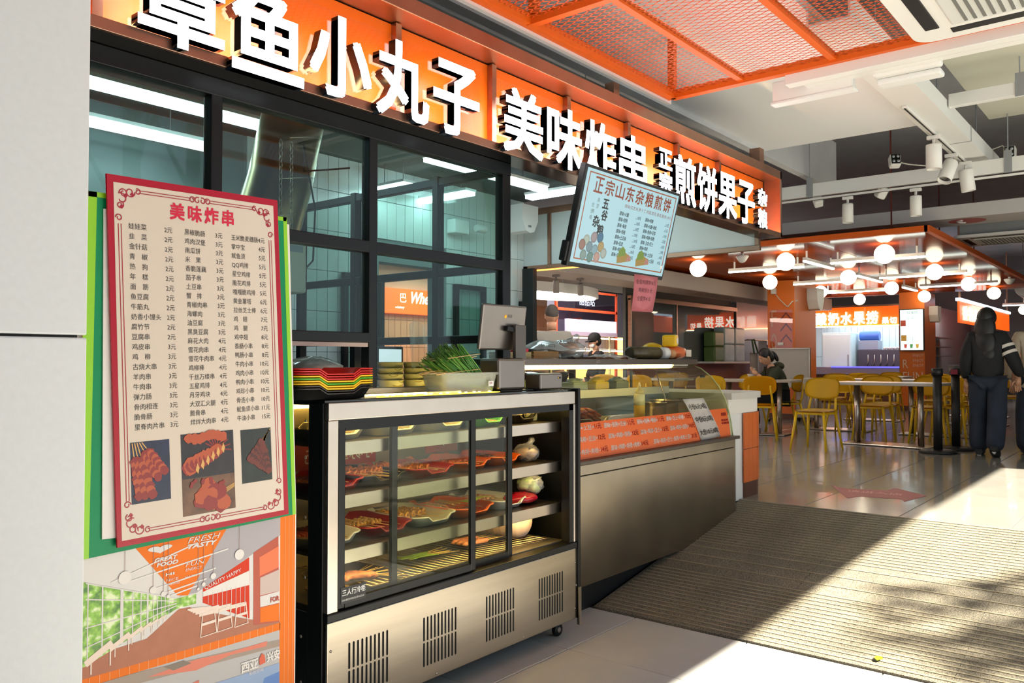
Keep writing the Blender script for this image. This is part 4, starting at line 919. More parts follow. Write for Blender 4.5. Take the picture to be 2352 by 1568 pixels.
rnd = random.Random(4); m_ch = [mat('chive_dark', '#3f7a24', .4), mat('chive_mid', '#5f9c34', .4), mat('chive_pale', '#9ac25a', .45)]
gb3 = [MB(), MB(), MB()]
for k in range(300):
    t = rnd.random(); w_ = rnd.uniform(-.07, .07); h_ = rnd.random() * .065
    q_ = rnd.random(); root = Vector((2.74 - .16*q_ + rnd.uniform(-.02, .02), 2.415 + w_, TZ + .012 + .02*q_)); tip = Vector((2.555 - .13*q_ + rnd.uniform(-.015, .015), 2.415 + w_*1.05, TZ + .205 - .075*q_ + rnd.uniform(-.012, .012)))
    mid = (root + tip) / 2 + Vector((rnd.uniform(-.006, .006), 0, rnd.uniform(.0, .014)))
    c = k % 3 if rnd.random() > .7 else (0 if h_ > .02 else 1)
    gb3[c].tube([root, mid, tip], [.0018, .0030, .0020], 4)
for g, m_ in zip(gb3, m_ch): g.done('blades', m_, ch, kind='stuff')
for k in range(16): y = 2.34 + (k % 8) * .02; z = TZ + .095 + (k // 8) * .055 + rnd.uniform(-.01, .01); MB().cyl((2.40 + rnd.uniform(-.02, .03) + (k // 8) * .05, y, z - .01), (2.66, y + .005, z + .01), .0015, seg=5).done('stick', m_stick, ch)

# ------------------------------------------------------------------- till monitor, printer, box
m_alu = mat('brushed_aluminium', '#857d77', .34, .9, noise=.04, nscale=10)
pos = thing('till_monitor', 'silver all-in-one till monitor seen from behind on a block base', 'monitor', (3.05, 2.44, TZ))
Mm = Matrix.Translation((2.922, 2.44, 1.487)) @ Euler((.14, 0, -.02)).to_matrix().to_4x4()
a = MB(); a.box(-.154, -.009, -.105, .154, .009, .105, .008); b_ = MB(); b_.merge(a, Mm); b_.done('screen_back', m_alu, pos)
a = MB(); a.box(-.148, .0085, -.098, .148, .0100, .098); b_ = MB(); b_.merge(a, Mm); b_.done('screen', m_blackp, pos)
a = MB(); a.ball((.003, -.0095, .052), .0085, (1, .15, 1), 14, 8); b_ = MB(); b_.merge(a, Mm); b_.done('badge', mat('badge_yellow', '#f2b614', .4), pos)
a = MB(); a.text('美团', .017, front(.016, -.0096, .045)); b_ = MB(); b_.merge(a, Mm); b_.done('lettering', m_ink, pos, fix=False)
MB().box(2.965, 2.395, 1.34, 3.042, 2.415, 1.50, .003).done('stand', mat('stand_grey', '#5f5a55', .4, .6), pos)
MB().obox((2.965, 2.415, 1.478), (.045, .012, .012), (0, .1, -.1), .004).done('arm', m_dark, pos)
MB().box(2.792, 2.35, TZ + .006, 2.983, 2.47, 1.345, .012).done('base_block', m_alu, pos); MB().box(2.785, 2.335, TZ + .0005, 3.02, 2.48, TZ + .006, .002).done('foot_plate', m_dark, pos)
pr = thing('receipt_printer', 'small silver card terminal box at the right end of the fridge top', 'printer', (3.2, 2.37, TZ))
MB().box(3.075, 2.335, TZ + .001, 3.25, 2.43, TZ + .078, .008).done('case', m_alu, pr); MB().box(3.212, 2.333, TZ + .052, 3.234, 2.3345, TZ + .060).done('badge', m_dark, pr); MB().ball((3.215, 2.3335, TZ + .056), .004, (1, .2, 1), 8, 6).done('badge', MATS['badge_yellow'], pr)
sn = thing('code_scanner', 'black hand scanner on a slanted stalk beside the till', 'scanner', (3.14, 2.47, TZ))
MB().tube([(3.20, 2.46, TZ + .006), (3.12, 2.48, TZ + .075)], .010, 8).done('stalk', m_dark, sn); MB().ball((3.11, 2.485, TZ + .085), .028, (1, .8, .7), 14, 10).done('head', m_dark, sn); MB().box(3.15, 2.43, TZ + .0005, 3.25, 2.49, TZ + .008, .003).done('base', m_dark, sn)

MB().box(2.10, 2.335, TZ, 2.78, 2.375, TZ + .003).done('led_tray', mat('led_tray_glow', '#c9b040', .3, emit=1.6, emit_col='#ffd84a'), fr)
for k in range(13): MB().ball((2.125 + k*.05 + .008*math.sin(k*5), 2.345 + .012*(k % 2), TZ + .004), .005, (1.8, 1, .6), 8, 6).done('led_bead', mat('bead_glow', '#ffffff', .4, emit=9., emit_col='#ffe08a'), fr)
MB().box(2.24, 2.585, TZ, 2.80, 2.605, TZ + .006).done('led_tray', mat('bowl_fill_glow', '#ffffff', .4, emit=9., emit_col='#ffe08a'), fr)  # second glowing strip, added behind the glass to light the bowls
# =================================================================== stainless serving counter with curved glass
CX0, CX1 = 3.345, 5.45
ct = thing('serving_counter', 'stainless serving counter with curved glass case and orange price strip', 'counter', (4.4, 2.7, .165))
m_steel_c = mat('counter_steel', '#a39a8c', .26, 1., noise=.16, nscale=3, bump=.015, bscale=20)
MB().box(CX0, 2.43, .165, CX1 - .03, 2.442, .735, .002).done('front_panel', m_steel_c, ct)
MB().box(CX0, 2.428, .738, CX1 - .03, 2.445, .795, .003).done('upper_band', m_steel_c, ct)
MB().box(CX0, 2.41, .793, CX1 + .02, 2.50, .815, .003).done('ledge', mat('ledge_dark', '#5d544c', .35, .7), ct)
MB().box(CX0, 2.445, .165, CX1 - .03, 3.05, .79).done('carcass', m_steel_c, ct)
MB().box(CX1 - .03, 2.435, .17, CX1, 3.05, .79, .003).done('side_panel', m_steel, ct)
MB().box(CX0 + .1, 2.52, 0, CX1 - .1, 3.0, .165).done('plinth', m_blackp, ct)
for x in (3.42, 5.3): MB().box(x, 2.46, .12, x + .12, 2.52, .168).done('foot_plate', m_steel, ct)
MB().box(CX0, 2.50, .80, CX1 - .01, 3.05, .962).done('deck', m_steel, ct)
prof = [(2.452, .815), (2.462, .90), (2.478, .98), (2.508, 1.07), (2.555, 1.155), (2.615, 1.225), (2.69, 1.28), (2.77, 1.308)]
m_cg = glass('case_glass', '#eef0dc', 1.0, .02, haze=.03, haze_col='#d8d6b8')
def pf_(t):
    t *= len(prof) - 1; i = min(int(t), len(prof) - 2); f = t - i; return (prof[i][0] + (prof[i+1][0]-prof[i][0])*f, prof[i][1] + (prof[i+1][1]-prof[i][1])*f)
MB().sheet(lambda u, v: (CX0 + (CX1 - CX0 - .01)*u, *pf_(v)), 1, 21).done('curved_glass', m_cg, ct, fix=False)
MB().poly([(CX1 - .008, y, z) for y, z in prof] + [(CX1 - .008, 3.04, 1.308), (CX1 - .008, 3.04, .815)]).done('end_glass', m_cg, ct, fix=False)
MB().tube([(CX1 - .008, y, z) for y, z in prof], .004, 6).done('glass_edge', mat('glass_edge_green', '#b7c48c', .2), ct)
MB().box(CX1 - .05, 2.66, 1.215, CX1 - .002, 2.68, 1.235, .003).done('hinge', m_dark, ct)
MB().box(CX0, 2.72, 1.31, CX1 + .0, 3.06, 1.345, .003).done('top_shelf', mat('shelf_steel_dark', '#7b7169', .35, .9), ct)
MB().box(CX0 + .02, 2.735, 1.298, CX1 - .35, 2.752, 1.309).done('led_strip', mat('case_led', '#ffffff', .4, emit=22., emit_col='#ffdf8a'), ct)
MB().box(CX1 - .33, 2.735, 1.300, CX1 - .12, 2.752, 1.309).done('led_strip', mat('case_led_dim', '#d8d4c4', .4), ct)
MB().box(CX0, 2.93, 1.13, CX1 - .05, 3.05, 1.145).done('rear_shelf', m_steel_b, ct); MB().box(CX0, 2.925, 1.10, CX1 - .05, 2.932, 1.15).done('rear_lip', mat('lip_pale', '#d3d3c8', .5), ct)
for x in (4.05, 5.0): MB().box(x, 3.0, 1.15, x + .015, 3.015, 1.31).done('post', m_steel, ct)
tm = MB(); tm.text('沁口', .02, front(4.13, 2.7195, 1.318)); tm.done('lettering', mat('etched_pale', '#b9b2aa', .5), ct, fix=False)
# orange price strip on the glass foot
def bpt(x, z, k=1): 
    for (y0, z0), (y1, z1) in zip(prof, prof[1:]):
        if z <= z1: break
    return (x, y0 + (y1 - y0) * (z - z0) / (z1 - z0) - .0012 * k, z)
MB().sheet(lambda u, v: bpt(3.35 + 2.055*u, .817 + .188*v), 1, 6).done('price_strip', mat('strip_orange', '#e2682a', .45), ct, fix=False)
wt, rt = MB(), MB()
def strip_text(s_, x0, x1, z, h, tgt):
    t = MB(); t.text(s_, h, Matrix(), fit=(x1 - x0, h), offset=.0007)
    for v in t.b.verts: v.co = Vector(bpt(x0 + v.co.x, z + v.co.y, 2))
    tgt.merge(t)
def srow(z, items, h):
    for nm, a, b, c, pr_ in items: strip_text(nm, a, b - .004, z, h, wt); strip_text(pr_, b + .003, c, z, h * 1.05, rt)
srow(.965, (('+热狗+土豆=', 3.50, 3.739, 3.807, '11元'), ('原味+热狗+豆皮=', 3.834, 4.085, 4.157, '11元'), ('原味+热狗+辣条=', 4.187, 4.433, 4.508, '11元'), ('原味+芝士+培根=', 4.535, 4.781, 4.858, '12元')), .029)
srow(.905, (('味+鸡柳+豆皮=', 3.52, 3.756, 3.829, '12元'), ('原味+鸡柳+培根=', 3.86, 4.113, 4.181, '12元'), ('原味+鸡柳+芝士=', 4.206, 4.459, 4.54, '13元'), ('原味+鸡排+热狗=', 4.562, 4.81, 4.888, '14元')), .029)
srow(.840, (('味+鸡排+肉松=', 3.53, 3.768, 3.842, '14元'), ('原味+鸡柳+培根+肉松=', 3.873, 4.201, 4.281, '14元'), ('原味+鸡排+芝士+热狗+肉松土豆=', 4.342, 4.827, 4.905, '21元')), .029)
strip_text('章', 4.915, 4.985, .935, .055, rt); strip_text('9元', 4.94, 5.02, .865, .045, rt); strip_text('免费配料', 5.30, 5.385, .955, .024, rt); strip_text('辣酱 甜面 黑胡', 5.29, 5.395, .92, .016, rt); strip_text('葱花 番茄酱 香菜', 5.285, 5.40, .90, .016, rt)
wt.done('lettering', mat('strip_white', '#efe3da', .5), ct, fix=False, kind='stuff'); rt.done('lettering', mat('strip_red', '#b3281e', .5), ct, fix=False, kind='stuff')
# white price paper taped over it
pp = thing('price_paper', 'white paper with three portion prices taped onto the glass case', 'paper', (5.0, 2.45, .82))
pq = [(4.945, .815), (5.235, .822), (5.105, 1.085), (4.815, 1.088)]
def ppt(u, v, k=3): 
    a = Vector(pq[0])*(1-u)*(1-v) + Vector(pq[1])*u*(1-v) + Vector(pq[2])*u*v + Vector(pq[3])*(1-u)*v
    q = bpt(a.x, a.y, k); return (q[0], q[1] - .003 - .004*math.sin(v*7)*u, q[2])
MB().sheet(lambda u, v: ppt(u, v), 3, 8, .0006).done('sheet', mat('paper_white', '#f4f0ec', .7), pp, fix=False)
tm = MB()
for s_, u0, u1, v in (('小份6元/4粒', .06, .93, .74), ('中份8元/6粒', .10, .95, .43), ('大份10元/8粒', .06, .97, .12)):
    t = MB(); t.text(s_, .05, Matrix(), fit=(1, 1), offset=.004)
    for w_ in t.b.verts:
        q = ppt(u0 + (u1-u0)*w_.co.x, v + .14*w_.co.y, 3); w_.co = Vector((q[0], q[1] - .0022, q[2]))
    tm.merge(t)
tm.done('lettering', mat('ink_dark', '#33302e', .6), pp, fix=False, kind='stuff')
# in the glass case
DZ = .963
tray('steel', 3.90, 2.68, DZ, 'steel tray heaped with fried sausages in the glass case', wx=.34, wy=.26, h=.05, name='steel_tray')
for k in range(16):
    rx = random.Random(k); x = 3.80 + (k % 6) * .04 + rx.uniform(-.01, .01); z = DZ + .030 + (k // 6) * .024
    o = MB().tube([(x, 2.60 + rx.uniform(-.01, .02), z), (x + .01, 2.65, z + .012), (x + .012, 2.72, z + .010), (x, 2.76, z)], [.008, .014, .014, .008], 8).done('fried_sausage', mat('sausage_fried', '#9a3a1a', .3, noise=.3, nscale=30), None, label='reddish fried sausage piled on the steel tray in the glass case', cat='sausage', group='fried sausages on the steel tray')
bo = thing('squeeze_bottle', 'squeeze bottle of yellow sauce standing in the glass case', 'bottle', (4.40, 2.60, DZ))
MB().lathe([(.03, 0), (.034, .005), (.034, .10), (.034, .102)], (4.40, 2.585, DZ + .001), 22).done('sauce', mat('mustard', '#e3b21a', .35), bo)
MB().lathe([(.0345, .1), (.0345, .16), (.031, .17), (.024, .172)], (4.40, 2.585, DZ + .001), 22).done('bottle', mat('bottle_milky', '#e3dba8', .3), bo)
MB().lathe([(.027, .17), (.027, .19), (.014, .20), (.010, .215), (.005, .235), (.003, .24)], (4.40, 2.585, DZ + .001), 18).done('cap', mat('cap_yellow', '#e0cf8a', .35), bo)
def pot(x, y, r, h, lab):
    t = thing('steel_pot', lab, 'pot', (x, y, DZ)); MB().lathe([(r*.98, 0), (r, .004), (r, h), (r*1.06, h), (r*1.06, h + .004), (r*.96, h + .004), (r*.95, .01)], (x, y, DZ + .001), 26).done('pot', m_steel_b, t)
    MB().lathe([(r*.94, h*.8), (.001, h*.8)], (x, y, DZ + .001), 22).done('contents', mat('pot_sauce', '#6b4a2a', .4), t)
pot(3.60, 2.66, .06, .115, 'steel pot at the left end of the glass case'); pot(4.72, 2.66, .075, .10, 'steel pot right of the yellow squeeze bottle'); pot(4.95, 2.72, .095, .105, 'wide steel pot in the middle of the case, with a ladle'); pot(5.16, 2.74, .08, .10, 'steel pot behind the taped price paper'); pot(5.33, 2.78, .07, .098, 'rightmost steel pot in the glass case')
MB().tube([(4.97, 2.74, DZ + .03), (4.93, 2.70, DZ + .13), (5.02, 2.82, DZ + .30)], .005, 6).done('ladle', m_steel_b, None, label='steel ladle standing in the wide pot', cat='ladle')
for k, (x, c, lab) in enumerate(((3.75, '#7a8f2a', 'green vegetable tub on the rear shelf of the case'), (4.0, '#cfae2c', 'yellow pickles tub on the rear shelf of the case'), (4.3, '#7f8c84', 'grey tub in the middle of the rear case shelf'), (4.55, '#b9a02c', 'yellow-green tub on the rear shelf behind the bottle'), (4.8, '#6a7470', 'dark grey tub on the rear case shelf'))):
    t = thing('food_tub', lab, 'tub', (x, 2.99, 1.146)); MB().box(x - .08, 2.945, 1.146, x + .08, 3.045, 1.20, .01).done('tub', mat('tub_' + c[1:], c, .4), t); MB().ball((x, 2.995, 1.20), 1, (.07, .045, .025), 14, 8).jitter(.006, k).done('food', mat('tubfood_' + c[1:], c, .5, noise=.3, nscale=40), t)

# on the top shelf
SZ = 1.346
bag('bun_bag', 'clear bag with writing and buns at the left of the steel shelf', 'bag', (4.03, 2.87, SZ), (.14, .10, .055), 21, 'crumb', '#c79468')
pk = thing('paper_stack', 'stack of brown paper sleeves under the clear bag on the shelf', 'paper stack', (3.62, 2.86, SZ))
for k in range(7): MB().box(3.62 + .004*(k % 3), 2.80, SZ + .0005 + k*.006, 3.86 - .003*(k % 2), 2.93, SZ + .005 + k*.006).done('sleeve', mat('kraft', '#b58a55', .8, noise=.1, nscale=20), pk)
b3 = thing('plastic_bag', 'flat clear bag with printed lines lying on paper sleeves', 'bag', (3.68, 2.86, SZ + .045))
MB().sheet(lambda u, v: (3.62 + .42*u, 2.77 + .19*v, SZ + .050 + .06*math.sin(PI*min(1, u*1.2))*math.sin(PI*v)**.7 + .006*math.sin(9*u + 5*v)), 12, 8).done('film', glass('bag_film', '#e4f0ee', 1.2, .10, rough=.12, haze=.45, haze_col='#dfe9e6'), b3, fix=False)
tm = MB()
for x0, z0, x1, z1 in ((3.68, .09, 3.80, .08), (3.68, .09, 3.68, .06), (3.80, .08, 3.80, .05)): tm.tube([(x0, 2.786, SZ + z0), (x1, 2.786, SZ + z1)], .0015, 4)
tm.text('麦香饼皮', .026, front(3.68, 2.785, SZ + .06) @ Matrix.Rotation(-.15, 4, 'Z')); tm.done('print', mat('bag_ink', '#3b4a48', .6), b3, fix=False)
bk_ = thing('booklet_stack', 'pile of folded menus with a red card behind the till', 'papers', (3.32, 2.78, 1.346))
for k in range(5): MB().box(3.36, 2.76, SZ + .0005 + k*.007, 3.55, 2.90, SZ + .006 + k*.007).done('sheet', mat('card_olive', '#b5a878', .7), bk_)
MB().box(3.40, 2.74, SZ + .036, 3.50, 2.84, SZ + .052).done('red_card', mat('card_red', '#c01838', .5), bk_)
MB().sheet(lambda u, v: (4.28 + .40*u, 2.76 + .2*v, SZ + .006 + .03*math.sin(PI*u)*math.sin(PI*v) + .008*math.sin(13*u)*math.cos(11*v)), 14, 8).done('cling_wrap_bag', m_film, None, label='crumpled clear plastic bag lying flat on the middle of the shelf', cat='bag', fix=False)
MB().box(4.25, 2.80, SZ + .0005, 4.6, 2.95, SZ + .012).done('chopping_board', mat('board_brown', '#8a5a38', .6), None, label='thin brown board under the crumpled bag on the shelf', cat='board')
lg = thing('food_log', 'dark mottled wrapped log lying on the shelf beside a white roll', 'roll', (4.8, 2.85, SZ))
MB().lathe([(.03, -.20), (.04, -.195), (.042, 0), (.042, .17), (.038, .18), (.02, .182)], (4.91, 2.84, SZ + .0425), 22, 'X').done('log', mat('log_dark', '#4a4028', .4, noise=.5, nscale=14), lg); MB().lathe([(.036, .181), (.034, .186)], (4.91, 2.84, SZ + .0425), 20, 'X').done('cut_end', mat('log_cut', '#7a6252', .5), lg)
pr2 = thing('paper_roll', 'short white paper roll at the end of the dark log', 'roll', (5.02, 2.82, SZ)); MB().lathe([(.02, -.03), (.040, -.03), (.042, 0), (.042, .04), (.034, .045), (.02, .03)], (5.14, 2.83, SZ + .0425), 22, 'X').done('roll', m_white, pr2)
MB().lathe([(.03, -.04), (.036, 0), (.03, .035), (.01, .036)], (5.23, 2.82, SZ + .037), 18, 'X').done('bun', mat('bun_tan', '#c98f5c', .6), None, label='tan bun between the white roll and yellow bag', cat='bun')
def puff(name, lab, cat, c, s_, col, seed, parts=()):
    t = thing(name, lab, cat, c); a = MB(); a.ball((c[0], c[1], c[2] + s_[2]), 1, s_, 22, 14); rnd = random.Random(seed)
    for v in a.b.verts:
        v.co.z = max(v.co.z, c[2] + .001); v.co += Vector((rnd.uniform(-1, 1), rnd.uniform(-1, 1), rnd.uniform(-.2, 1))) * .004
    a.done('wrapper', mat('wrap_' + col[1:], col, .3, noise=.1, nscale=9), t); return t
puff('yellow_packet', 'soft bright yellow packet slumped on the shelf', 'packet', (5.20, 2.95, SZ), (.12, .07, .058), '#e8b80c', 3)
op = puff('snack_pack', 'orange snack pack in clear wrap, lying at the end of the shelf', 'packet', (5.42, 2.90, SZ), (.17, .08, .048), '#e2703a', 6)
MB().box(5.46, 2.815, SZ + .02, 5.54, 2.818, SZ + .07).done('label', m_cream, op)
yb = thing('yellow_carton', 'small yellow carton with red lettering on top of the packets', 'carton', (5.24, 2.88, SZ + .09))
a = MB(); a.box(-.062, -.05, 0, .062, .05, .085, .012); Mq = Matrix.Translation((5.36, 2.89, SZ + .092)) @ Euler((0, -.05, .35)).to_matrix().to_4x4(); b_ = MB(); b_.merge(a, Mq); b_.done('box', mat('carton_yellow', '#edc014', .4), yb)
a = MB(); a.box(-.035, -.0515, .02, .05, -.0505, .06); b_ = MB(); b_.merge(a, Mq); b_.done('label', m_cream, yb); a = MB(); a.text('Sunbo', .022, front(-.04, -.0512, .064)); b_ = MB(); b_.merge(a, Mq); b_.done('lettering', m_mred, yb, fix=False)

# =================================================================== rounded low wall at the counter's end
lw_ = thing('low_wall', 'rounded low wall with orange tiles and white cap at the counter end', 'low wall', (5.85, 2.8, ZI))
def outline(o_):     # plan of the wall, grown by o_
    P_ = [(5.50 - o_*.0, 2.52 - o_), (5.76, 2.52 - o_), (6.0, 2.525 - o_)]
    for k in range(9): a = -PI/2 + .06 + k*(PI/2 - .06)/8; P_.append((5.99 + (.15 + o_)*math.cos(a), 2.675 + (.15 + o_)*math.sin(a)))
    return P_
ol = outline(0) + [(6.14, 4.6), (5.50, 4.6)]
MB().prism([(x, y, ZI - .01) for x, y in ol], (0, 0, .63)).done('core', m_white, lw_)
MB().prism([(x, y, ZI) for x, y in outline(.012) + [(6.152, 4.6), (5.76, 4.6)]][1:], (0, 0, .11)).done('skirting', m_brown, lw_)
MB().prism([(x, y, .955) for x, y in outline(.010) + [(6.15, 4.62), (5.49, 4.62)]], (0, 0, .105)).done('cap', mat('cap_white', '#e9e3da', .5), lw_)
MB().prism([(x, y, 1.06) for x, y in outline(.035) + [(6.175, 4.64), (5.46, 4.64)]], (0, 0, .045)).done('worktop', mat('worktop_grey', '#cfcac2', .35), lw_)
arc = [(5.745, 2.508), (5.825, 2.509), (5.905, 2.511), (5.985, 2.513)] + [(5.99 + .162*math.cos(-PI/2 + k*PI/6), 2.675 + .162*math.sin(-PI/2 + k*PI/6)) for k in range(1, 4)] + [(6.152, 2.675 + .08*k) for k in range(1, 9)]
for (x0, y0), (x1, y1) in zip(arc, arc[1:]):
    d = Vector((x1-x0, y1-y0, 0)); n_ = Vector((d.y, -d.x, 0)).normalized() * .010; g = d.normalized() * .0012
    for z0, z1 in ((.447, .688), (.692, .952)):
        MB().prism([Vector((x0, y0, z0)) + g, Vector((x1, y1, z0)) - g, Vector((x1, y1, z0)) - g + n_, Vector((x0, y0, z0)) + g + n_], (0, 0, z1 - z0)).done('tile', m_orange_d, lw_)

# =================================================================== tilted menu screen over the counter
tv = thing('menu_screen', 'tilted menu screen with pale blue pancake price list hung over the counter', 'screen', (3.74, 2.26, 2.05))
tilt = math.atan2(.12, .485)
MT = Matrix.Translation((3.262, 2.318, 1.795)) @ Matrix.Rotation(PI/2 + tilt, 4, 'X')      # local x right, y up, z towards the viewer
W_, H_ = .948, .498
def onTV(nm, mb, m, par=None, fix=True): 
    q = MB(); q.merge(mb, MT); return q.done(nm, m, par or tv, fix=fix)
onTV('case', MB().box(0, 0, -.04, W_, H_, -.001, .006), m_blackp)
onTV('case', MB().box(-.012, .02, -.05, .05, .12, -.01, .006), m_blackp)
def screen_mat(nm, c, e_=.62): return mat(nm, '#0a0a0a', .25, emit=e_ * 1.05, emit_col=c)
m_sb = screen_mat('screen_blue', '#a9cfd6', .75)
onTV('screen', MB().box(.018, .022, -.001, W_ - .018, H_ - .016, .0006), m_sb)
bo_ = MB()
for r in ((.040, .040, W_ - .040, .046), (.040, H_ - .036, W_ - .040, H_ - .030), (.040, .046, .047, H_ - .036), (W_ - .047, .046, W_ - .040, H_ - .036)): bo_.box(r[0], r[1], .0007, r[2], r[3], .0011)
onTV('screen_border', bo_, screen_mat('screen_orange', '#b8622c', .5))
t1, t2, t3 = MB(), MB(), MB()
for k, chh in enumerate('正宗山东杂粮煎饼'): t1.text(chh, .09, Matrix.Translation((.095 + k * .098, .375, .0014)), fit=(.080, .078), offset=.0015)
t1.text('原味(花生米,萝卜丁,鸡蛋,葱花,香菜,脆饼) 8元', .03, Matrix.Translation((.40, .338, .0014)), fit=(.49, .022))
L1 = '火腿 热狗 海苔 培根 土豆丝 豆皮 肉松 豆芽'.split(); L2 = '鸡柳-11 火腿+肉松-11 热狗+豆芽-11 鸡柳+热狗-12 卫龙+芝士-12 鸡排-13 鸡排+土豆丝-14 鸡柳+热狗+土豆丝-14'.split()
for k in range(8):
    z = .295 - k * .0305; t2.text('原味+' + L1[k], .023, Matrix.Translation((.365, z, .0014)), offset=.0004, sx=.85); t2.text('....10元', .021, Matrix.Translation((.535 if len(L1[k]) > 2 else .525, z, .0014)), offset=.0003, sx=.9)
    nm, pr_ = L2[k].split('-'); t2.text('原味+' + nm, .023, Matrix.Translation((.625, z, .0014)), offset=.0004, sx=.82 if len(nm) < 8 else .72); t2.text(('..' if len(nm) < 7 else '') + pr_ + '元', .021, Matrix.Translation((.84, z, .0014)), offset=.0003, sx=.9)
for s_, x, z, sz in (('五', .195, .30, .06), ('谷', .205, .245, .055), ('杂', .14, .205, .06), ('粮', .19, .165, .06)): t2.text(s_, sz, Matrix.Translation((x, z, .0014)), offset=.0018)
for k, s_ in enumerate('高营养'): t3.text(s_, .024, Matrix.Translation((.145 + (.0 if k < 2 else -.03), .33 - k * .03, .0014)))
for k, s_ in enumerate('优价格'): t3.text(s_, .024, Matrix.Translation((.105, .30 - k * .03, .0014)))
onTV('lettering', t1, screen_mat('screen_brown', '#a8491c', .45), fix=False); onTV('lettering', t2, screen_mat('screen_ink', '#2c3a44', .12), fix=False); onTV('lettering', t3, screen_mat('screen_sage', '#7d9488', .4), fix=False)
rnd = random.Random(9)
for k, (x, y, c) in enumerate(((.12, .14, '#b7c4b4'), (.18, .16, '#a79a98'), (.235, .165, '#4a7a98'), (.09, .115, '#a07a68'), (.155, .11, '#7f9aa0'), (.205, .10, '#8fb0b8'), (.255, .12, '#b9a068'), (.115, .065, '#8ba39a'), (.175, .06, '#6f948a'), (.235, .065, '#c7a090'), (.29, .09, '#b5bcb0'))):
    mb = MB(); mb.poly([(x + .028*math.cos(a), y + .028*math.sin(a), .0014 + k*.00005) for a in [i*PI/9 for i in range(18)]]); onTV('picture_cup', mb, screen_mat('cup_' + c[1:], c, .45), fix=False)
    mb = MB(); mb.poly([(x + .020*math.cos(a), y + .020*math.sin(a), .00142 + k*.00005) for a in [i*PI/9 for i in range(18)]]); onTV('picture_grain', mb, screen_mat('cup2_' + c[1:], '#%02x%02x%02x' % tuple(min(255, int(int(c[i:i+2], 16)*1.12)) for i in (1, 3, 5)), .45), fix=False)
for x in (.43, .62):
    mb = MB(); mb.poly([(x, .052, .0015), (x + .13, .075, .0015), (x + .12, .10, .0015), (x + .03, .125, .0015), (x - .01, .09, .0015)]); onTV('picture_wrap', mb, screen_mat('wrap_tan', '#c4a256', .45), fix=False)
    mb = MB(); mb.poly([(x + .0, .085, .0016), (x + .07, .10, .0016), (x + .06, .13, .0016), (x + .03, .145, .0016), (x + .0, .12, .0016)]); onTV('picture_filling', mb, screen_mat('fill_green', '#8fae4a', .45), fix=False)
    mb = MB(); mb.poly([(x + .08, .07, .0016), (x + .135, .08, .0016), (x + .10, .11, .0016)]); onTV('picture_wrap', mb, screen_mat('wrap_pink', '#d99a8c', .45), fix=False)
onTV('sticker', MB().box(.885, .062, .0008, .908, .080, .0016), m_white)
MB().box(3.72, 2.44, 2.08, 3.76, 2.48, 2.285).done('hanging_bracket', m_dark, tv); MB().box(3.72, 2.30, 2.10, 3.76, 2.44, 2.14).done('hanging_bracket', m_dark, tv)
# pink note under it
pkn = thing('pink_note', 'pink laminated note with three prices hanging below the menu screen', 'paper', (4.0, 2.32, 1.6))
nq = [(3.875, 1.603), (4.105, 1.608), (4.155, 1.812), (3.892, 1.806)]
def npt(u, v): a = Vector(nq[0])*(1-u)*(1-v) + Vector(nq[1])*u*(1-v) + Vector(nq[2])*u*v + Vector(nq[3])*(1-u)*v; return Vector((a.x, 2.325 - .01*math.sin(v*2), a.y))
MB().sheet(lambda u, v: npt(u, v), 2, 5, .0008).done('sheet', mat('pink_paper', '#e58a95', .35), pkn, fix=False)
tm = MB()
for s_, u0, u1, v in (('全蛋鸡排饼/6元', .08, .92, .74), ('鸡排饼/5 元', .2, .8, .52), ('全蛋饼/4 元', .18, .78, .29)):
    t = MB(); t.text(s_, .05, Matrix(), fit=(1, 1))
    for w_ in t.b.verts: q = npt(u0 + (u1-u0)*w_.co.x, v + .13*w_.co.y); w_.co = q - Vector((0, .0018, 0))
    tm.merge(t)
tm.done('lettering', mat('note_ink', '#5a2c34', .5), pkn, fix=False, kind='stuff')

# =================================================================== kitchens behind the glass
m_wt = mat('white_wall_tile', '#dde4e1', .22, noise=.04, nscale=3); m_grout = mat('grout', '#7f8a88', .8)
kw = st('wall_kitchen', MB().box(-3.0, 4.92, 0, 4.37, 5.06, 3.0).box(5.05, 4.92, 0, 6.2, 5.06, 3.0).box(4.37, 4.92, 2.12, 5.05, 5.06, 3.0), m_grout)
twm = MB().box(-.047, -.006, -.148, .047, .006, .148, .0015, 1).recalc().mesh('wall_tile', m_wt)
for i in range(70):
    x = 6.15 - .0975 * i
    for j in range(7):
        z = 1.10 + .30 * j - .15
        if x < 3.2 or (4.33 < x < 5.09 and z < 2.2) or z > 2.75: continue
        piece('wall_tile', twm, kw, (x, 4.914, z))
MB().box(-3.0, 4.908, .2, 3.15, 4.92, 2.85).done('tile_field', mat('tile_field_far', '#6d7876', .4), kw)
st('ceiling_kitchen', MB().box(-1.4, 2.58, 2.86, 6.2, 5.0, 2.92), mat('kitchen_ceiling', '#4d5453', .85, noise=.1, nscale=3))
st('floor_kitchen', MB().box(-1.4, 3.0, .0, 5.4, 4.9, .02), m_joint)
st('wall_kitchen_side', MB().box(6.19, 4.86, ZI, 6.25, 4.98, 2.24), mat('copper_post', '#8a4a30', .4))
st('wall_kitchen_left', MB().box(-.6, 2.42, 0, -.5, 5.0, 3.0), m_grey)
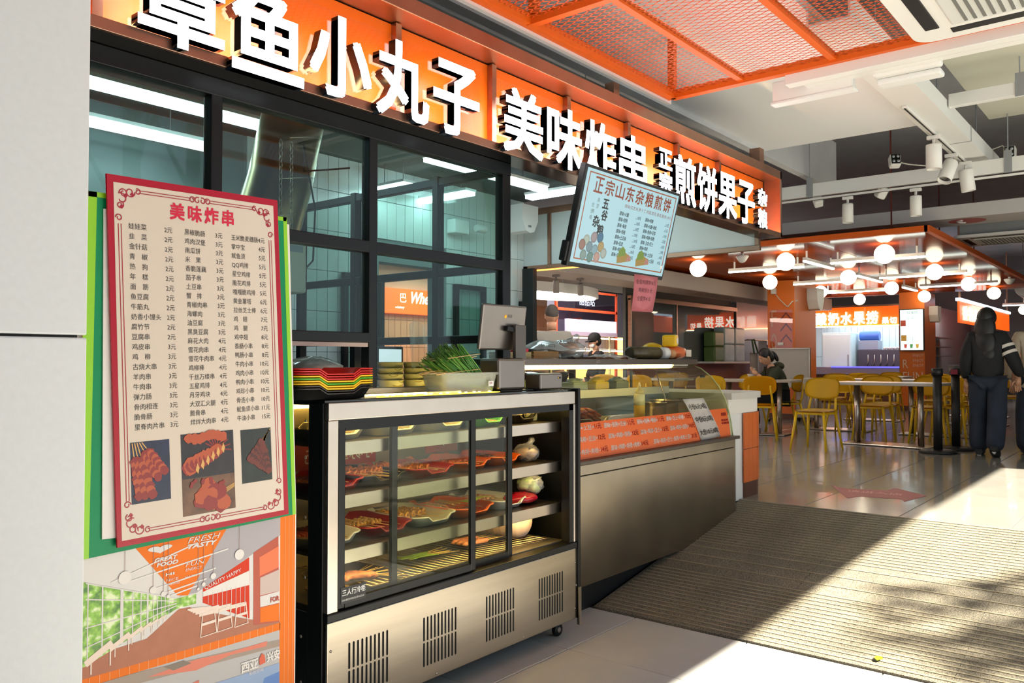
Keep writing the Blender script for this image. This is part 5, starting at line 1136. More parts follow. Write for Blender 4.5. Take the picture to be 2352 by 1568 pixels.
# fluorescent fittings
m_tube = mat('tube_cool', '#ffffff', .4, emit=10.0, emit_col='#d9fbff')
def tubelight(lab, p0, p1, w_=.10):
    t = thing('tube_light', lab, 'light', p0); mb = MB(); beam(mb, p0, p1, w_, .03); mb.done('diffuser', m_tube, t); p0 = Vector(p0) + Vector((0, 0, .025)); p1 = Vector(p1) + Vector((0, 0, .025))
    mb = MB(); beam(mb, p0, p1, w_ + .03, .02); mb.done('housing', m_white, t)
    for q in (p0.lerp(p1, .2), p0.lerp(p1, .8)): MB().cyl(q, (q.x, q.y, 2.86), .004, seg=6).done('hanger_rod', m_grey, t)
tubelight('long cool tube light behind the upper left window', (1.2, 4.15, 2.70), (2.86, 4.15, 2.70))
tubelight('second, nearer cool tube light behind the left window', (1.3, 4.55, 2.62), (2.72, 4.55, 2.62))
tubelight('cool tube light behind the upper right window pane', (4.0, 4.0, 2.72), (5.3, 4.0, 2.72))
tubelight('cool tube light inside the pancake stall near the header', (5.5, 3.3, 2.72), (5.5, 4.3, 2.72))  # extra tube, added to brighten the man beyond the header
tubelight('tube light across the ceiling of the right kitchen', (4.82, 4.35, 2.66), (4.82, 4.88, 2.66))
tubelight('short tube light at the back of the right kitchen', (4.3, 4.5, 2.66), (4.3, 4.85, 2.66))
# brass-toned duct
du = thing('extract_duct', 'dull brass flexible extract duct behind the window', 'duct', (2.3, 3.3, 1.9))
path = [Vector(p) for p in ((2.46, 3.35, 2.855), (2.44, 3.34, 2.62), (2.37, 3.32, 2.38), (2.32, 3.31, 2.18), (2.26, 3.31, 2.0), (2.20, 3.33, 1.80), (2.16, 3.34, 1.5), (2.14, 3.35, .02))]
MB().tube(path, [.15, .15, .15, .15, .155, .16, .17, .17], 26, caps=False).done('duct', mat('duct_brass', '#8f7f5c', .28, 1., noise=.2, nscale=5), du, fix=False)
for k in (1, 2, 3, 4): MB().tube([path[k] + Vector((.152*math.cos(a), .152*math.sin(a), .03*math.cos(a))) for a in [j*PI/12 for j in range(24)]], .004, 5, closed=True).done('seam', m_steel, du)
# chain hoist box
hb = thing('hanging_control_box', 'grey control box hanging on chains at the window edge', 'control box', (1.88, 2.75, 1.55))
MB().box(1.90, 2.70, 1.60, 2.02, 2.80, 1.80, .01).done('box', mat('box_grey', '#9aa3a2', .5), hb); MB().box(1.92, 2.698, 1.76, 2.0, 2.70, 1.785).done('panel', mat('panel_blue', '#6f7d95', .4), hb)
for x in (1.93, 1.98):
    for k in range(18): 
        c = Vector((x, 2.75, 1.82 + k*.022)); MB().tube([c + (Vector((.007*math.cos(a), 0, .013*math.sin(a))) if k % 2 else Vector((0, .007*math.cos(a), .013*math.sin(a)))) for a in [j*PI/5 for j in range(10)]], .002, 4, closed=True).done('chain_link', m_steel, hb)
MB().tube([(2.02, 2.74, 1.68), (2.08, 2.74, 1.74), (2.09, 2.74, 1.95), (2.03, 2.74, 2.2), (2.15, 2.9, 2.14), (2.4, 2.9, 2.2)], .004, 6).done('cable', m_blackp, hb)
# coat
co = MB().sheet(lambda u, v: (1.70 + .18*u + .10*v*(u-.3), 2.66 + .05*math.sin(u*6 + v*2), 1.66 - .55*v - .12*(u-.3)**2), 10, 12, .01).done('hanging_apron', mat('cloth_black', '#14161b', .9), None, label='black apron hanging at the left edge of the kitchen window', cat='apron')
# wall speaker & camera in the right kitchen
sp_ = thing('wall_speaker', 'white shield-shaped loudspeaker high on the tiled corner', 'loudspeaker', (5.9, 4.7, 2.55))
def shield(x, y, z, s_): return [(x - .12*s_, y, z + .12*s_), (x + .12*s_, y, z + .12*s_), (x + .115*s_, y, z - .02*s_), (x + .06*s_, y, z - .12*s_), (x - .0*s_, y, z - .135*s_), (x - .06*s_, y, z - .12*s_), (x - .115*s_, y, z - .02*s_)]
MB().prism(shield(5.93, 4.62, 2.64, 1.0), (0, .2, 0)).done('body', m_white, sp_); MB().box(5.90, 4.615, 2.555, 5.94, 4.621, 2.575).done('badge', m_grey, sp_)
cc = thing('security_camera', 'white box security camera on the tiled kitchen wall', 'camera', (5.25, 4.8, 2.45))
MB().box(5.12, 4.80, 2.43, 5.30, 4.90, 2.55, .008).done('box', m_white, cc); MB().lathe([(.03, 0), (.035, .02), (.035, .12), (.02, .125)], (5.34, 4.76, 2.49), 18, 'X').done('lens_barrel', m_white, cc)
# shelf rack / cabinet and bits in the skewer kitchen
rk2 = thing('kitchen_rack', 'dim steel shelf rack behind the left window bay', 'rack', (2.55, 4.5, .02))
for z in (1.15, 1.42, 1.62): MB().box(2.25, 4.4, z, 2.95, 4.85, z + .02).done('shelf', mat('rack_grey', '#7b8280', .4, .6), rk2)
for x in (2.27, 2.93): MB().box(x - .015, 4.41, .02, x + .015, 4.44, 1.7).done('post', m_dark, rk2)
for x, z, w_, h_, lab in ((2.45, 1.44, .22, .13, 'grey box on the upper rack shelf'), (2.75, 1.17, .28, .16, 'pale box on the lower rack shelf')): MB().box(x - w_/2, 4.46, z, x + w_/2, 4.75, z + h_, .008).done('storage_box', mat('box_pale', '#a8aeab', .5), None, label=lab, cat='box')
wc = MB().box(3.15, 4.2, .02, 4.3, 4.85, 1.14, .005).done('work_counter', m_steel, None, label='steel work counter along the tiled kitchen wall', cat='counter')
mi = thing('order_screen', 'small lit order screen on the kitchen counter', 'screen', (4.35, 4.5, 1.14)); MB().box(3.98, 4.50, 1.22, 4.24, 4.53, 1.44, .006).done('case', m_blackp, mi); MB().box(4.0, 4.498, 1.24, 4.22, 4.501, 1.42).done('screen', screen_mat('screen_white', '#dfe9f0', .9), mi); MB().box(4.01, 4.496, 1.25, 4.10, 4.498, 1.32).done('picture', screen_mat('screen_multi', '#7fb85a', .6), mi); MB().box(4.07, 4.5, 1.141, 4.15, 4.56, 1.22).done('stand', m_blackp, mi)
MB().sheet(lambda u, v: (2.50 + .09*u + .02*v, 2.62 + .02*math.sin(5*u), 1.50 - .20*v - .01*math.sin(u*9)), 6, 8).done('hanging_plastic_bag', m_film, None, label='clear plastic bags hanging behind the window by the post', cat='bag', fix=False)
# dark cabinet door panels inside
for x, lab in ((3.98, 'dark glass door panel standing open left of the kitchen doorway'), (5.2, 'dark glass door panel right of the kitchen doorway')):
    d = thing('glass_door', lab, 'door', (x, 4.7, .02)); MB().box(x, 4.862, .1, x + .04, 4.90, 2.0).box(x + .36, 4.862, .1, x + .40, 4.90, 2.0).box(x + .04, 4.862, 1.96, x + .36, 4.90, 2.0).box(x + .04, 4.862, .1, x + .36, 4.90, .16).done('frame', m_dark, d); MB().box(x + .04, 4.88, .16, x + .36, 4.884, 1.96).done('pane', m_wg, d)
# =================================================================== dining hall: ceiling panel with globes
def lacquer(name, col, gloss, rough):
    m = bpy.data.materials.new(name); m.use_nodes = True; nt = m.node_tree; nt.nodes.clear()
    out = nt.nodes.new('ShaderNodeOutputMaterial'); d = nt.nodes.new('ShaderNodeBsdfDiffuse'); g = nt.nodes.new('ShaderNodeBsdfGlossy'); mx = nt.nodes.new('ShaderNodeMixShader')
    d.inputs[0].default_value = lin(col); g.inputs['Roughness'].default_value = rough; mx.inputs[0].default_value = gloss
    nt.links.new(d.outputs[0], mx.inputs[1]); nt.links.new(g.outputs[0], mx.inputs[2]); nt.links.new(mx.outputs[0], out.inputs[0]); return m
m_pan = lacquer('gloss_orange_ceiling', '#8f3a12', .16, .10)
cp = thing('ceiling_raft', 'glossy orange panel ceiling over the yellow seating', 'ceiling raft', (13.5, 4, 2.74))
for i in range(7):
    for j in range(4):
        x0 = 9.76 + i*1.25; y0 = 2.17 + j*1.22; MB().box(x0 + .004, y0 + .004, 2.74, x0 + 1.246, y0 + 1.216, 2.76).done('panel', m_pan, cp)
MB().box(9.70, 2.13, 2.735, 9.755, 7.09, 2.80).done('edge', m_orange, cp); MB().box(9.70, 2.11, 2.735, 18.5, 2.165, 2.80).done('edge', m_orange, cp)
for x in (10.5, 13, 15.5):
    for y in (2.7, 6.4): MB().box(x - .008, y - .008, 2.76, x + .008, y + .008, 4.3).done('hanger', mat('hanger_rust', '#6b2a1a', .6), cp)
m_globe = mat('globe_glow', '#ffffff', .4, emit=9.0, emit_col='#fff0cf')
gm_ = MB().ball((0, 0, 0), .115, (1, 1, 1), 24, 14).recalc().mesh('globe', m_globe); sm_ = MB().cyl((0, 0, .1), (0, 0, .122), .03, seg=12).recalc().mesh('stem', m_white)
rowsn = {10.45: 'front row', 13.0: 'second row', 15.4: 'third row', 17.75: 'fourth row'}; posn = {5.2: 'nearest the glass wall', 3.97: 'middle of the row', 2.77: 'outer edge of the row', 6.42: 'furthest left by the glass wall'}
def globe(x, y, lab):
    t = thing('globe_light', lab, 'light', (x, y, 2.615), group='globe lights under the orange ceiling'); piece('globe', gm_, t, (x, y, 2.615)); piece('stem', sm_, t, (x, y, 2.615))
for x in rowsn:
    for y in (5.2, 3.97, 2.77): globe(x, y, 'round white globe light, %s, %s' % (rowsn[x], posn[y]))
globe(24.0, 3.1, 'distant round globe light at the right edge of the hall'); MB().cyl((24.0, 3.1, 2.73), (24.0, 3.1, 4.3), .01, seg=6).done('cord', m_grey, [o for o in bpy.data.objects if o.get('label') == 'distant round globe light at the right edge of the hall'][0])
m_bar = mat('bar_light_glow', '#ffffff', .4, emit=11.0, emit_col='#f2fff2')
def barlight(p0, p1, lab):
    t = thing('bar_light', lab, 'light', p0); mb = MB(); beam(mb, p0, p1, .035, .02); mb.done('diffuser', m_bar, t); q0 = Vector(p0) + Vector((0, 0, .03)); q1 = Vector(p1) + Vector((0, 0, .03))
    mb = MB(); beam(mb, q0, q1, .04, .04); mb.done('housing', m_white, t)
    for f in (.08, .92): q = q0.lerp(q1, f); MB().box(q.x - .01, q.y - .01, q.z, q.x + .01, q.y + .01, 2.74).done('hanger', m_white, t)
Z_ = 2.6
for a, b, lab in (((11.05, 5.02), (11.05, 3.95), 'white bar light across the front left of the orange ceiling'), ((10.42, 3.72), (11.53, 3.72), 'bar light pointing inwards between the first globes'), ((10.88, 3.54), (10.88, 2.42), 'white bar light across the front right under the first globe'),
                  ((12.69, 3.75), (13.98, 3.75), 'bar light pointing inwards in the second row'), ((13.3, 3.60), (13.3, 2.41), 'bar light across the right of the second row'), ((15.18, 3.73), (16.13, 3.73), 'bar light pointing inwards in the third row'),
                  ((15.35, 3.50), (15.35, 2.34), 'bar light across the right of the third row'), ((13.5, 5.0), (13.5, 4.03), 'bar light behind the orange column in the second row'), ((15.6, 5.23), (15.6, 3.98), 'bar light behind the orange column in the third row'), ((21.6, 3.2), (21.6, 2.5), 'far bar light at the right edge of the hall')):
    barlight((*a, Z_), (*b, Z_), lab)
def detector(x, y, lab):
    t = thing('smoke_detector', lab, 'smoke detector', (x, y, 2.6)); MB().lathe([(.02, .055), (.075, .05), (.085, .035), (.05, -.02), (.03, -.04), (.012, -.045)], (x, y, 2.66), 20).done('body', m_white, t); MB().cyl((x, y, 2.71), (x, y, 2.74), .02).done('base', m_white, t)
detector(10.2, 4.45, 'white cone detector under the front edge of the orange ceiling'); detector(15.9, 2.25, 'white cone detector at the right edge of the orange ceiling')
# deeper ceiling beams, ducts
for x, y0, y1, z, lab in ((18.6, 1.5, 9.0, 2.78, 'grey duct crossing behind the orange ceiling'), (20.0, 1.0, 9.5, 2.95, 'far grey duct above the fruit shop')):
    t = thing('air_duct', lab, 'duct', (x, y0, z)); MB().box(x, y0, z, x + .5, y1, z + .3, .01).done('duct', mat('duct_grey', '#a3a5a4', .4, .5), t); MB().box(x - .01, (y0+y1)/2, z - .01, x + .51, (y0+y1)/2 + .04, z + .31).done('flange', m_grey, t)
pipe = thing('air_pipe', 'round silver air pipe running back above the right-hand shop', 'pipe', (20, 2.6, 2.9)); MB().cyl((20.6, 2.62, 2.95), (26, 2.9, 2.95), .22, seg=20).done('pipe', mat('pipe_silver', '#a9abab', .35, .6), pipe)
for k in range(6): MB().lathe([(.225, -.01), (.235, 0), (.225, .01)], (20.9 + k*.95, 2.636 + k*.05, 2.95), 20, 'X').done('clamp', m_grey, pipe)
# lettered beam along the glass side
lb2 = thing('banner_beam', 'long pale beam with faint lettering above the glass wall', 'ceiling beam', (11, 6.3, 2.45))
MB().box(6.3, 6.0, 2.45, 18.5, 6.55, 2.70, .01).done('body', mat('beam_pale2', '#a89c94', .5), lb2); tm = MB(); tm.text('BREAKFAST FOOD COURT', .36, Matrix.Translation((14.5, 6.42, 2.448)) @ Matrix.Rotation(PI, 4, 'Z') @ Matrix.Rotation(PI, 4, 'X') @ Matrix.Rotation(PI, 4, 'Z'), align='CENTER'); tm.done('lettering', mat('beam_print', '#8f7a72', .6), lb2, fix=False)
MB().box(6.3, 6.6, 2.72, 18.5, 8.9, 2.76).done('soffit_panel', mat('soffit_grey', '#8f8a86', .6), None, kind='structure')
# overhead round lamp and spots beyond the man
ov = thing('oval_lamp', 'huge white oval ceiling lamp glowing beyond the stall', 'light', (9.0, 7.3, 2.25))
def oval(a, b, z): return [(9.35 + a*math.cos(k*PI/24), 7.05 + b*math.sin(k*PI/24), z) for k in range(48)]
MB().prism(oval(1.2, .5, 2.27), (0, 0, .13)).done('rim', m_white, ov); MB().prism(oval(1.14, .45, 2.255), (0, 0, .018)).done('diffuser', mat('oval_glow', '#ffffff', .4, emit=7.0, emit_col='#fff6ee'), ov)
for p in ((8.8, 7.0), (9.9, 7.1)): MB().cyl((*p, 2.40), (*p, 2.72), .006, seg=6).done('hanger_rod', m_grey, ov)
spot(8.6, 6.28, 2.45, 'small grey spotlight under the lettered beam, nearest the stall', r=.04, h=.16, m=mat('spot_grey', '#8a827c', .5)); spot(9.15, 6.28, 2.45, 'small tilted spotlight under the lettered beam', tilt=(.2, -.35), r=.04, h=.16, m=MATS['spot_grey'])
for k, x in enumerate((8.6, 9.15)):
    l_ = bpy.data.lights.new('track_beam', 'SPOT'); l_.energy = 160; l_.spot_size = R(110); l_.spot_blend = .6; l_.shadow_soft_size = .04; l_.color = (1, .93, .85); lo = bpy.data.objects.new('track_beam', l_); COL.objects.link(lo); lo.location = (x, 6.2, 2.17); lo.rotation_euler = (R(-15), R(25), 0)

# =================================================================== orange columns
def column(x0, x1, y0, y1, lab, top=2.74):
    t = thing('column', lab, 'column', ((x0+x1)/2, (y0+y1)/2, ZI)); MB().box(x0, y0, ZI, x1, y1, top, .006).done('shaft', mat('column_orange', '#dd701a', .35), t); MB().box(x0 - .01, y0 - .01, ZI, x1 + .01, y1 + .01, ZI + .1).done('skirting', m_brown, t); return t
c1 = column(14.0, 15.05, 5.17, 5.65, 'square orange column with FO lettering and chevrons in the seating', 2.735)
m_cp = mat('column_print', '#e8c8a8', .5); m_cd = mat('column_chevron', '#7a3028', .5)
tm = MB(); tm.text('F', .30, faceX(13.994, 5.58, 1.93), fit=(.095, .29)); tm.text('O', .30, faceX(13.994, 5.58, 1.53), fit=(.095, .29), offset=.004); tm.text('ENJOY', .12, faceX(13.994, 5.42, 1.44), fit=(.2, .085)); tm.done('lettering', m_cp, c1, fix=False)
cm_ = MB()
for k in range(3):
    z = 2.03 - k * .19
    cm_.prism([(13.993, 5.42, z), (13.993, 5.32, z + .12), (13.993, 5.22, z), (13.993, 5.22, z + .035), (13.993, 5.32, z + .155), (13.993, 5.42, z + .035)][::1], (.003, 0, 0)).done('chevron', m_cd, c1); cm_ = MB()
gp_ = MB().box(13.975, 5.20, 1.50, 13.99, 5.60, 2.22).done('clear_plate', glass('plate_glass', '#fbf0ea', .8, .02), c1)
MB().box(13.965, 5.36, 1.61, 13.975, 5.46, 1.66).done('sticker', m_white, c1)
jb = thing('wall_junction_box', 'small white box with a cable on the orange column', 'junction box', (13.97, 5.5, 2.55)); MB().box(13.93, 5.48, 2.50, 14.0, 5.56, 2.60, .006).done('box', m_white, jb)
MB().tube([(13.95, 5.5, 2.52), (13.98, 5.42, 2.40), (13.98, 5.30, 2.28), (13.98, 5.28, 2.27), (13.98, 5.20, 2.36), (14.1, 5.15, 2.38)], .008, 6).done('cable', m_cable, jb)
s2 = thing('wall_speaker', 'white shield-shaped loudspeaker on the side of the orange column', 'loudspeaker', (14.6, 5.1, 2.4)); mb = MB(); mb.prism(shield(14.75, 4.98, 2.44, 1.5), (0, .185, 0)); mb.done('body', m_white, s2)
c2 = column(18.0, 18.95, 4.03, 4.5, 'orange column with FUN lettering behind the portrait menu screen', 2.735)
tm = MB(); tm.text('R', .3, faceX(17.993, 4.44, 1.20), fit=(.10, .17)); tm.text('FUN', .3, faceX(17.993, 4.44, .92), fit=(.37, .20))
for k in range(3): tm.text('ENJOY', .1, faceX(17.993, 4.25, 1.21 + k*.10), fit=(.2, .07))
tm.done('lettering', m_cp, c2, fix=False)
ts = thing('portrait_screen', 'bright portrait menu screen mounted on the far orange column', 'screen', (17.9, 4.24, 1.55))
MB().box(17.90, 4.02, 1.545, 17.97, 4.47, 2.385, .006).done('case', m_blackp, ts); MB().box(17.893, 4.035, 1.56, 17.90, 4.455, 2.37).done('screen', screen_mat('portrait_white', '#e3f4f2', 1.3), ts)
tm = MB(); tm.text('鲜果捞', .07, faceX(17.891, 4.33, 2.27))
for k in range(6): tm.text('酸奶水果捞 12元', .03, faceX(17.891, 4.33, 1.85 - k*.03 + (.35 if k < 2 else 0)))
tm.done('lettering', screen_mat('portrait_green', '#2f8a6a', .4), ts, fix=False)
for y, z, c in ((4.40, 2.10, '#b5452c'), (4.39, 1.80, '#b98a3a')): MB().box(17.889, y - .05, z - .06, 17.891, y + .05, z + .06).done('picture', screen_mat('pt_' + c[1:], c, .6), ts)
for k, (y, c) in enumerate(((4.36, '#d05a4a'), (4.25, '#5aa05a'), (4.14, '#e0b040'))): MB().prism([(17.889, y - .02, 1.60), (17.889, y + .02, 1.60), (17.889, y + .03, 1.68), (17.889, y - .03, 1.68)], (.002, 0, 0)).done('picture', screen_mat('pc_' + c[1:], c, .6), ts)
s3_ = thing('wall_speaker', 'white loudspeaker on the side of the far orange column', 'loudspeaker', (18.5, 3.95, 2.3)); MB().prism(shield(18.5, 3.86, 2.30, 1.3), (0, .165, 0)).done('body', m_white, s3_)

# =================================================================== far fruit shop
fs = thing('fruit_shop_sign', 'far orange lightbox sign with white yogurt fruit characters', 'sign', (20, 6, 2.15))
m_far_or = mat('far_sign_orange', '#ee5a10', .4, emit=.9, emit_col='#ff5a10'); m_far_w = mat('far_letter', '#ffffff', .4, emit=4.5, emit_col='#fff2e0')
for k in range(4): MB().box(20.0, 4.92 + k*.83, 2.15, 20.04, 4.92 + k*.83 + .82, 2.60).done('panel', m_far_or, fs)
MB().box(19.98, 4.9, 2.60, 20.06, 8.3, 2.64).done('top_rail', m_bronze, fs); MB().box(19.985, 4.9, 2.145, 19.998, 8.3, 2.165).done('led_strip', m_led_warm, fs)
for k, chh in enumerate('酸奶水果捞'):
    mb = MB(); mb.text(chh, .3, faceX(19.95, 6.86 - k*.29, 2.19), fit=(.26, .30), offset=.008); mb.done('letter', m_far_w, fs, fix=False)
for k, chh in enumerate('果切'):
    mb = MB(); mb.text(chh, .2, faceX(19.95, 5.36 - k*.17, 2.19), fit=(.15, .15), offset=.005); mb.done('letter', m_far_w, fs, fix=False)
m_bt = mat('far_wall_bluewhite', '#cfe0e6', .4)
fw = st('wall_fruit_shop', MB().box(22.4, 4.9, ZI, 22.5, 9.5, 2.6), mat('far_grout', '#9db0b6', .6))
fm = MB().box(-.006, -.075, -.5, .006, .075, .5, .002, 1).recalc().mesh('wall_tile', m_bt)
for k in range(28):
    for j in range(2): piece('wall_tile', fm, fw, (22.392, 4.98 + k*.156, .95 + j*1.01))
fl = bpy.data.lights.new('shop_glow', 'AREA'); fl.energy = 60; fl.size = 2.5; fl.color = (.85, .95, 1.0); flo = bpy.data.objects.new('shop_downlight', fl); COL.objects.link(flo); flo.location = (21.3, 6.0, 2.58)
fc = thing('shop_counter', 'fruit shop counter with violet lit glass edge', 'counter', (20.6, 6, ZI)); MB().box(20.3, 4.95, ZI, 20.9, 8.3, 1.02, .01).done('body', mat('counter_brown', '#6b3f2c', .5), fc)
MB().box(20.25, 4.93, 1.02, 20.92, 8.3, 1.20, .01).done('glass_top', mat('counter_glass_violet', '#a9a6c9', .2), fc); MB().box(20.24, 4.93, 1.19, 20.26, 6.6, 1.215).done('led_edge', mat('led_violet', '#6a5cff', .4, emit=3.0, emit_col='#4a48ff'), fc)
MB().box(21.3, 5.1, 1.02, 21.7, 6.3, 1.62, .01).done('shop_cabinet', mat('cabinet_dark', '#4a4650', .4), None, label='dark cabinet with hanging utensils behind the fruit shop counter', cat='cabinet')
sf = thing('shop_fridge', 'tall pale blue fridge at the left of the fruit shop', 'fridge', (20.8, 7.0, ZI)); MB().box(20.95, 6.35, ZI, 21.6, 7.05, 2.05, .015).done('body', mat('fridge_pale', '#c3dcde', .4), sf); MB().box(20.935, 6.37, ZI + .1, 20.952, 7.03, 2.0, .008).done('door', MATS['fridge_pale'], sf); MB().box(20.92, 6.40, 1.1, 20.936, 6.43, 1.5).done('handle', m_grey, sf)
bl = thing('drink_machine', 'blue topped drink machine beside the pale fridge', 'machine', (21.4, 6.0, 1.62)); MB().box(21.3, 5.82, 1.622, 21.7, 6.28, 1.85, .01).done('base', mat('machine_grey', '#8b96a8', .4), bl); MB().lathe([(.11, -.23), (.13, -.2), (.13, .2), (.11, .23)], (21.48, 6.05, 1.96), 20, 'Y').done('drum', mat('machine_blue', '#3f6ac0', .3), bl)
for k in range(7):
    t = MB().lathe([(.03, 0), (.042, .05), (.04, .055), (.02, .06)], (21.35 + .06*(k % 2), 5.30 + k*.062, 1.621), 14).done('cup', m_white, None, label='white cup in the row on the dark cabinet', cat='cup', group='cups on the dark cabinet')
    t.rotation_euler = (0, 0, .2*k)
for k in range(5): MB().tube([(21.294, 5.45 + k*.15, 1.50), (21.294, 5.45 + k*.15, 1.32), (21.284, 5.45 + k*.15 + .03, 1.22)], [.008, .008, .02], 6).done('utensil', m_steel_b, None, label='steel utensil hanging on the dark cabinet front', cat='utensil', group='hanging utensils')
# right-hand shop
s4 = thing('stall_sign', 'orange lit sign of the stall right of the far column', 'sign', (21, 3.7, 2.2)); MB().box(19.6, 3.70, 2.16, 26, 3.74, 2.62).done('panel', m_far_or, s4); [MB().box(x, 3.70, 2.62, x + .06, 3.74, 4.3).done('hanger', m_bronze, s4) for x in (19.7, 25.8)]; MB().box(19.5, 3.66, 2.62, 26, 3.76, 2.68).done('top_rail', mat('led_cool_rail', '#e8f2ff', .4, emit=2., emit_col='#cfe6ff'), s4)
for k, chh in enumerate('香锅麻辣烫'): mb = MB(); mb.text(chh, .3, front(19.9 + k*.55, 3.68, 2.22), fit=(.46, .32), offset=.012); mb.done('letter', m_far_w, s4, fix=False)
st('wall_stall', MB().box(19.4, 4.80, ZI, 27, 4.86, 2.7).box(19.4, 3.78, ZI, 27, 3.9, 1.25), mat('stall_grey', '#7f8a8c', .5))
for k in range(3): MB().box(20.2, 4.5, 1.45 + k*.22, 23, 4.79, 1.47 + k*.22).done('stall_shelf', m_steel_b, None, label=['lowest', 'middle', 'topmost'][k] + ' steel shelf inside the right-hand stall', cat='shelf')
tm = thing('stall_window_sticker', 'white characters on the dark glass of the right-hand stall', 'sticker', (20.5, 3.76, 1.3)); mb = MB(); mb.text('炒饭', .2, front(20.0, 3.779, 1.06), fit=(.8, .16)); mb.done('lettering', mat('sticker_white', '#e8f0f2', .5, emit=.5), tm, fix=False)
fl2 = bpy.data.lights.new('stall_glow', 'AREA'); fl2.energy = 40; fl2.size = 2; fl2o = bpy.data.objects.new('stall_downlight', fl2); COL.objects.link(fl2o); fl2o.location = (22, 4.3, 2.6)

# =================================================================== mirror-dark glass wall on the left side
gw_ = thing('window_3', None, None, (15, 7.6, 1.3)); gw_['kind'] = 'structure'
m_mg = glass('dark_glass', '#8f9a9c', 1.0, .22, haze=.6, haze_col='#8d9595')
for a, b in ((12.64, 14.3), (14.34, 17.0)): MB().box(a, 7.598, 1.33, b, 7.602, 2.42).done('pane', m_mg, gw_)
for x in (12.62, 14.32, 17.03): MB().box(x - .02, 7.57, 1.33, x + .02, 7.63, 2.45).done('post', m_steel if x < 17 else m_dark, gw_)
MB().box(12.6, 7.56, 2.42, 17.06, 7.64, 2.50).done('head_rail', m_steel, gw_); MB().box(12.6, 7.54, 1.29, 17.06, 7.66, 1.33).done('sill', m_white, gw_)
st('wall_low_left', MB().box(12.6, 7.55, ZI, 18, 7.65, 1.29), mat('wall_rust', '#8a4a2c', .5))
st('wall_behind_glass', MB().box(12.64, 7.70, ZI, 17.06, 7.76, 2.75), mat('wall_greygreen', '#7d8582', .7))
st('wall_return', MB().box(17.1, 7.6, ZI, 20, 7.7, 2.75), mat('wall_bluegrey', '#9aa3ad', .35, coat=.3))
for x, c, lab, dx, h in ((15.5, '#5d7a3a', 'dark green sack standing on the glass wall sill', .22, .60), (15.98, '#b7cdd2', 'pale blue pack tower on the sill, left of two', .24, .70), (16.5, '#bccbd0', 'pale blue pack tower on the sill, right of two', .24, .70)):
    t = thing('paper_goods_pack', lab, 'pack', (x, 7.35, 1.33)); MB().box(x - dx, 7.25, 1.331, x + dx, 7.50, 1.331 + h*.5, .03).done('pack', mat('pack_' + c[1:], c, .35, noise=.12, nscale=6), t); MB().box(x - dx, 7.25, 1.333 + h*.5, x + dx, 7.50, 1.333 + h, .03).done('pack', MATS['pack_' + c[1:]], t)
MB().box(15.2, 7.22, 1.29, 16.9, 7.56, 1.331, .004).done('sill_shelf', m_white, None, label='white shelf board carrying the packs along the glass wall', cat='shelf')
tb_ = thing('tote_bag', 'white tote bag with a green strap hanging by the column', 'bag', (17.2, 7.2, 1.0)); MB().sheet(lambda u, v: (17.0 + .45*u, 7.26 + .04*math.sin(u*3), 1.52 - .5*v), 6, 6, .05).done('bag', mat('canvas', '#c9cbc8', .8), tb_); MB().tube([(17.1, 7.2, 1.5), (17.15, 7.27, 1.80), (17.25, 7.27, 1.815), (17.32, 7.2, 1.5)], .018, 6).done('strap', mat('strap_green', '#4a6a3a', .7), tb_)
bx_ = thing('blue_bag', 'pale jacket and blue bag hung beside the tote', 'bag', (17.7, 7.2, 1.0)); MB().sheet(lambda u, v: (17.5 + .4*u, 7.275 + .03*math.sin(u*5), 1.80 - .75*v), 6, 6, .06).done('cloth', mat('cloth_pale', '#b9bdc4', .8), bx_); MB().box(17.9, 7.24, 1.2, 18.0, 7.3, 1.7).done('cloth', mat('cloth_navy', '#1f2a55', .8), bx_)
MB().cyl((16.95, 7.3, 1.80), (18.05, 7.3, 1.80), .012, seg=8).cyl((17.3, 7.3, 1.80), (17.3, 7.61, 1.80), .01, seg=8).cyl((17.95, 7.3, 1.80), (17.95, 7.61, 1.80), .01, seg=8).done('hanging_rail', m_steel, None, label='thin rail holding the bags beside the glass wall', cat='rail')

# white board on wheels & things by the column
wb = thing('whiteboard', 'grey whiteboard on a wheeled stand before the orange column', 'whiteboard', (13.4, 5.05, ZI))
MB().box(13.40, 4.72, .92, 13.42, 5.38, 1.535).done('panel', mat('board_grey', '#b3b2aa', .35), wb); 
for r in ((4.70, .90, 5.40, .925), (4.70, 1.53, 5.40, 1.555)): MB().box(13.385, r[0], r[1], 13.43, r[2], r[3], .004).done('frame', m_steel, wb)
for y in (4.70, 5.375): MB().box(13.385, y, .925, 13.43, y + .025, 1.53, .004).done('frame', m_steel, wb)
for y in (4.75, 5.33): MB().cyl((13.44, y, ZI + .05), (13.44, y, .92), .012).done('leg', m_steel, wb)
for y in (4.75, 5.33):
    for x in (13.25, 13.50): MB().lathe([(.01, -.012), (.03, -.01), (.03, .01), (.01, .012)], (x, y, ZI + .031), 14, 'Y').done('wheel', m_dark, wb)
    MB().box(13.22, y - .012, ZI + .045, 13.53, y + .012, ZI + .065).done('foot', m_steel, wb)
wbx = thing('waste_bin', 'grey wheeled bin with white lid beneath the whiteboard', 'bin', (13.7, 4.85, ZI)); MB().box(13.59, 4.68, ZI + .06, 13.89, 5.02, .86, .03).done('bin', mat('bin_grey', '#9a8f88', .5), wbx); MB().box(13.57, 4.66, .86, 13.91, 5.04, .905, .02).done('lid', mat('bin_white', '#cfd3d8', .3), wbx)
for y in (4.72, 4.98): MB().lathe([(.01, -.02), (.055, -.015), (.055, .015), (.01, .02)], (13.66, y, ZI + .056), 16, 'Y').done('wheel', m_dark, wbx)

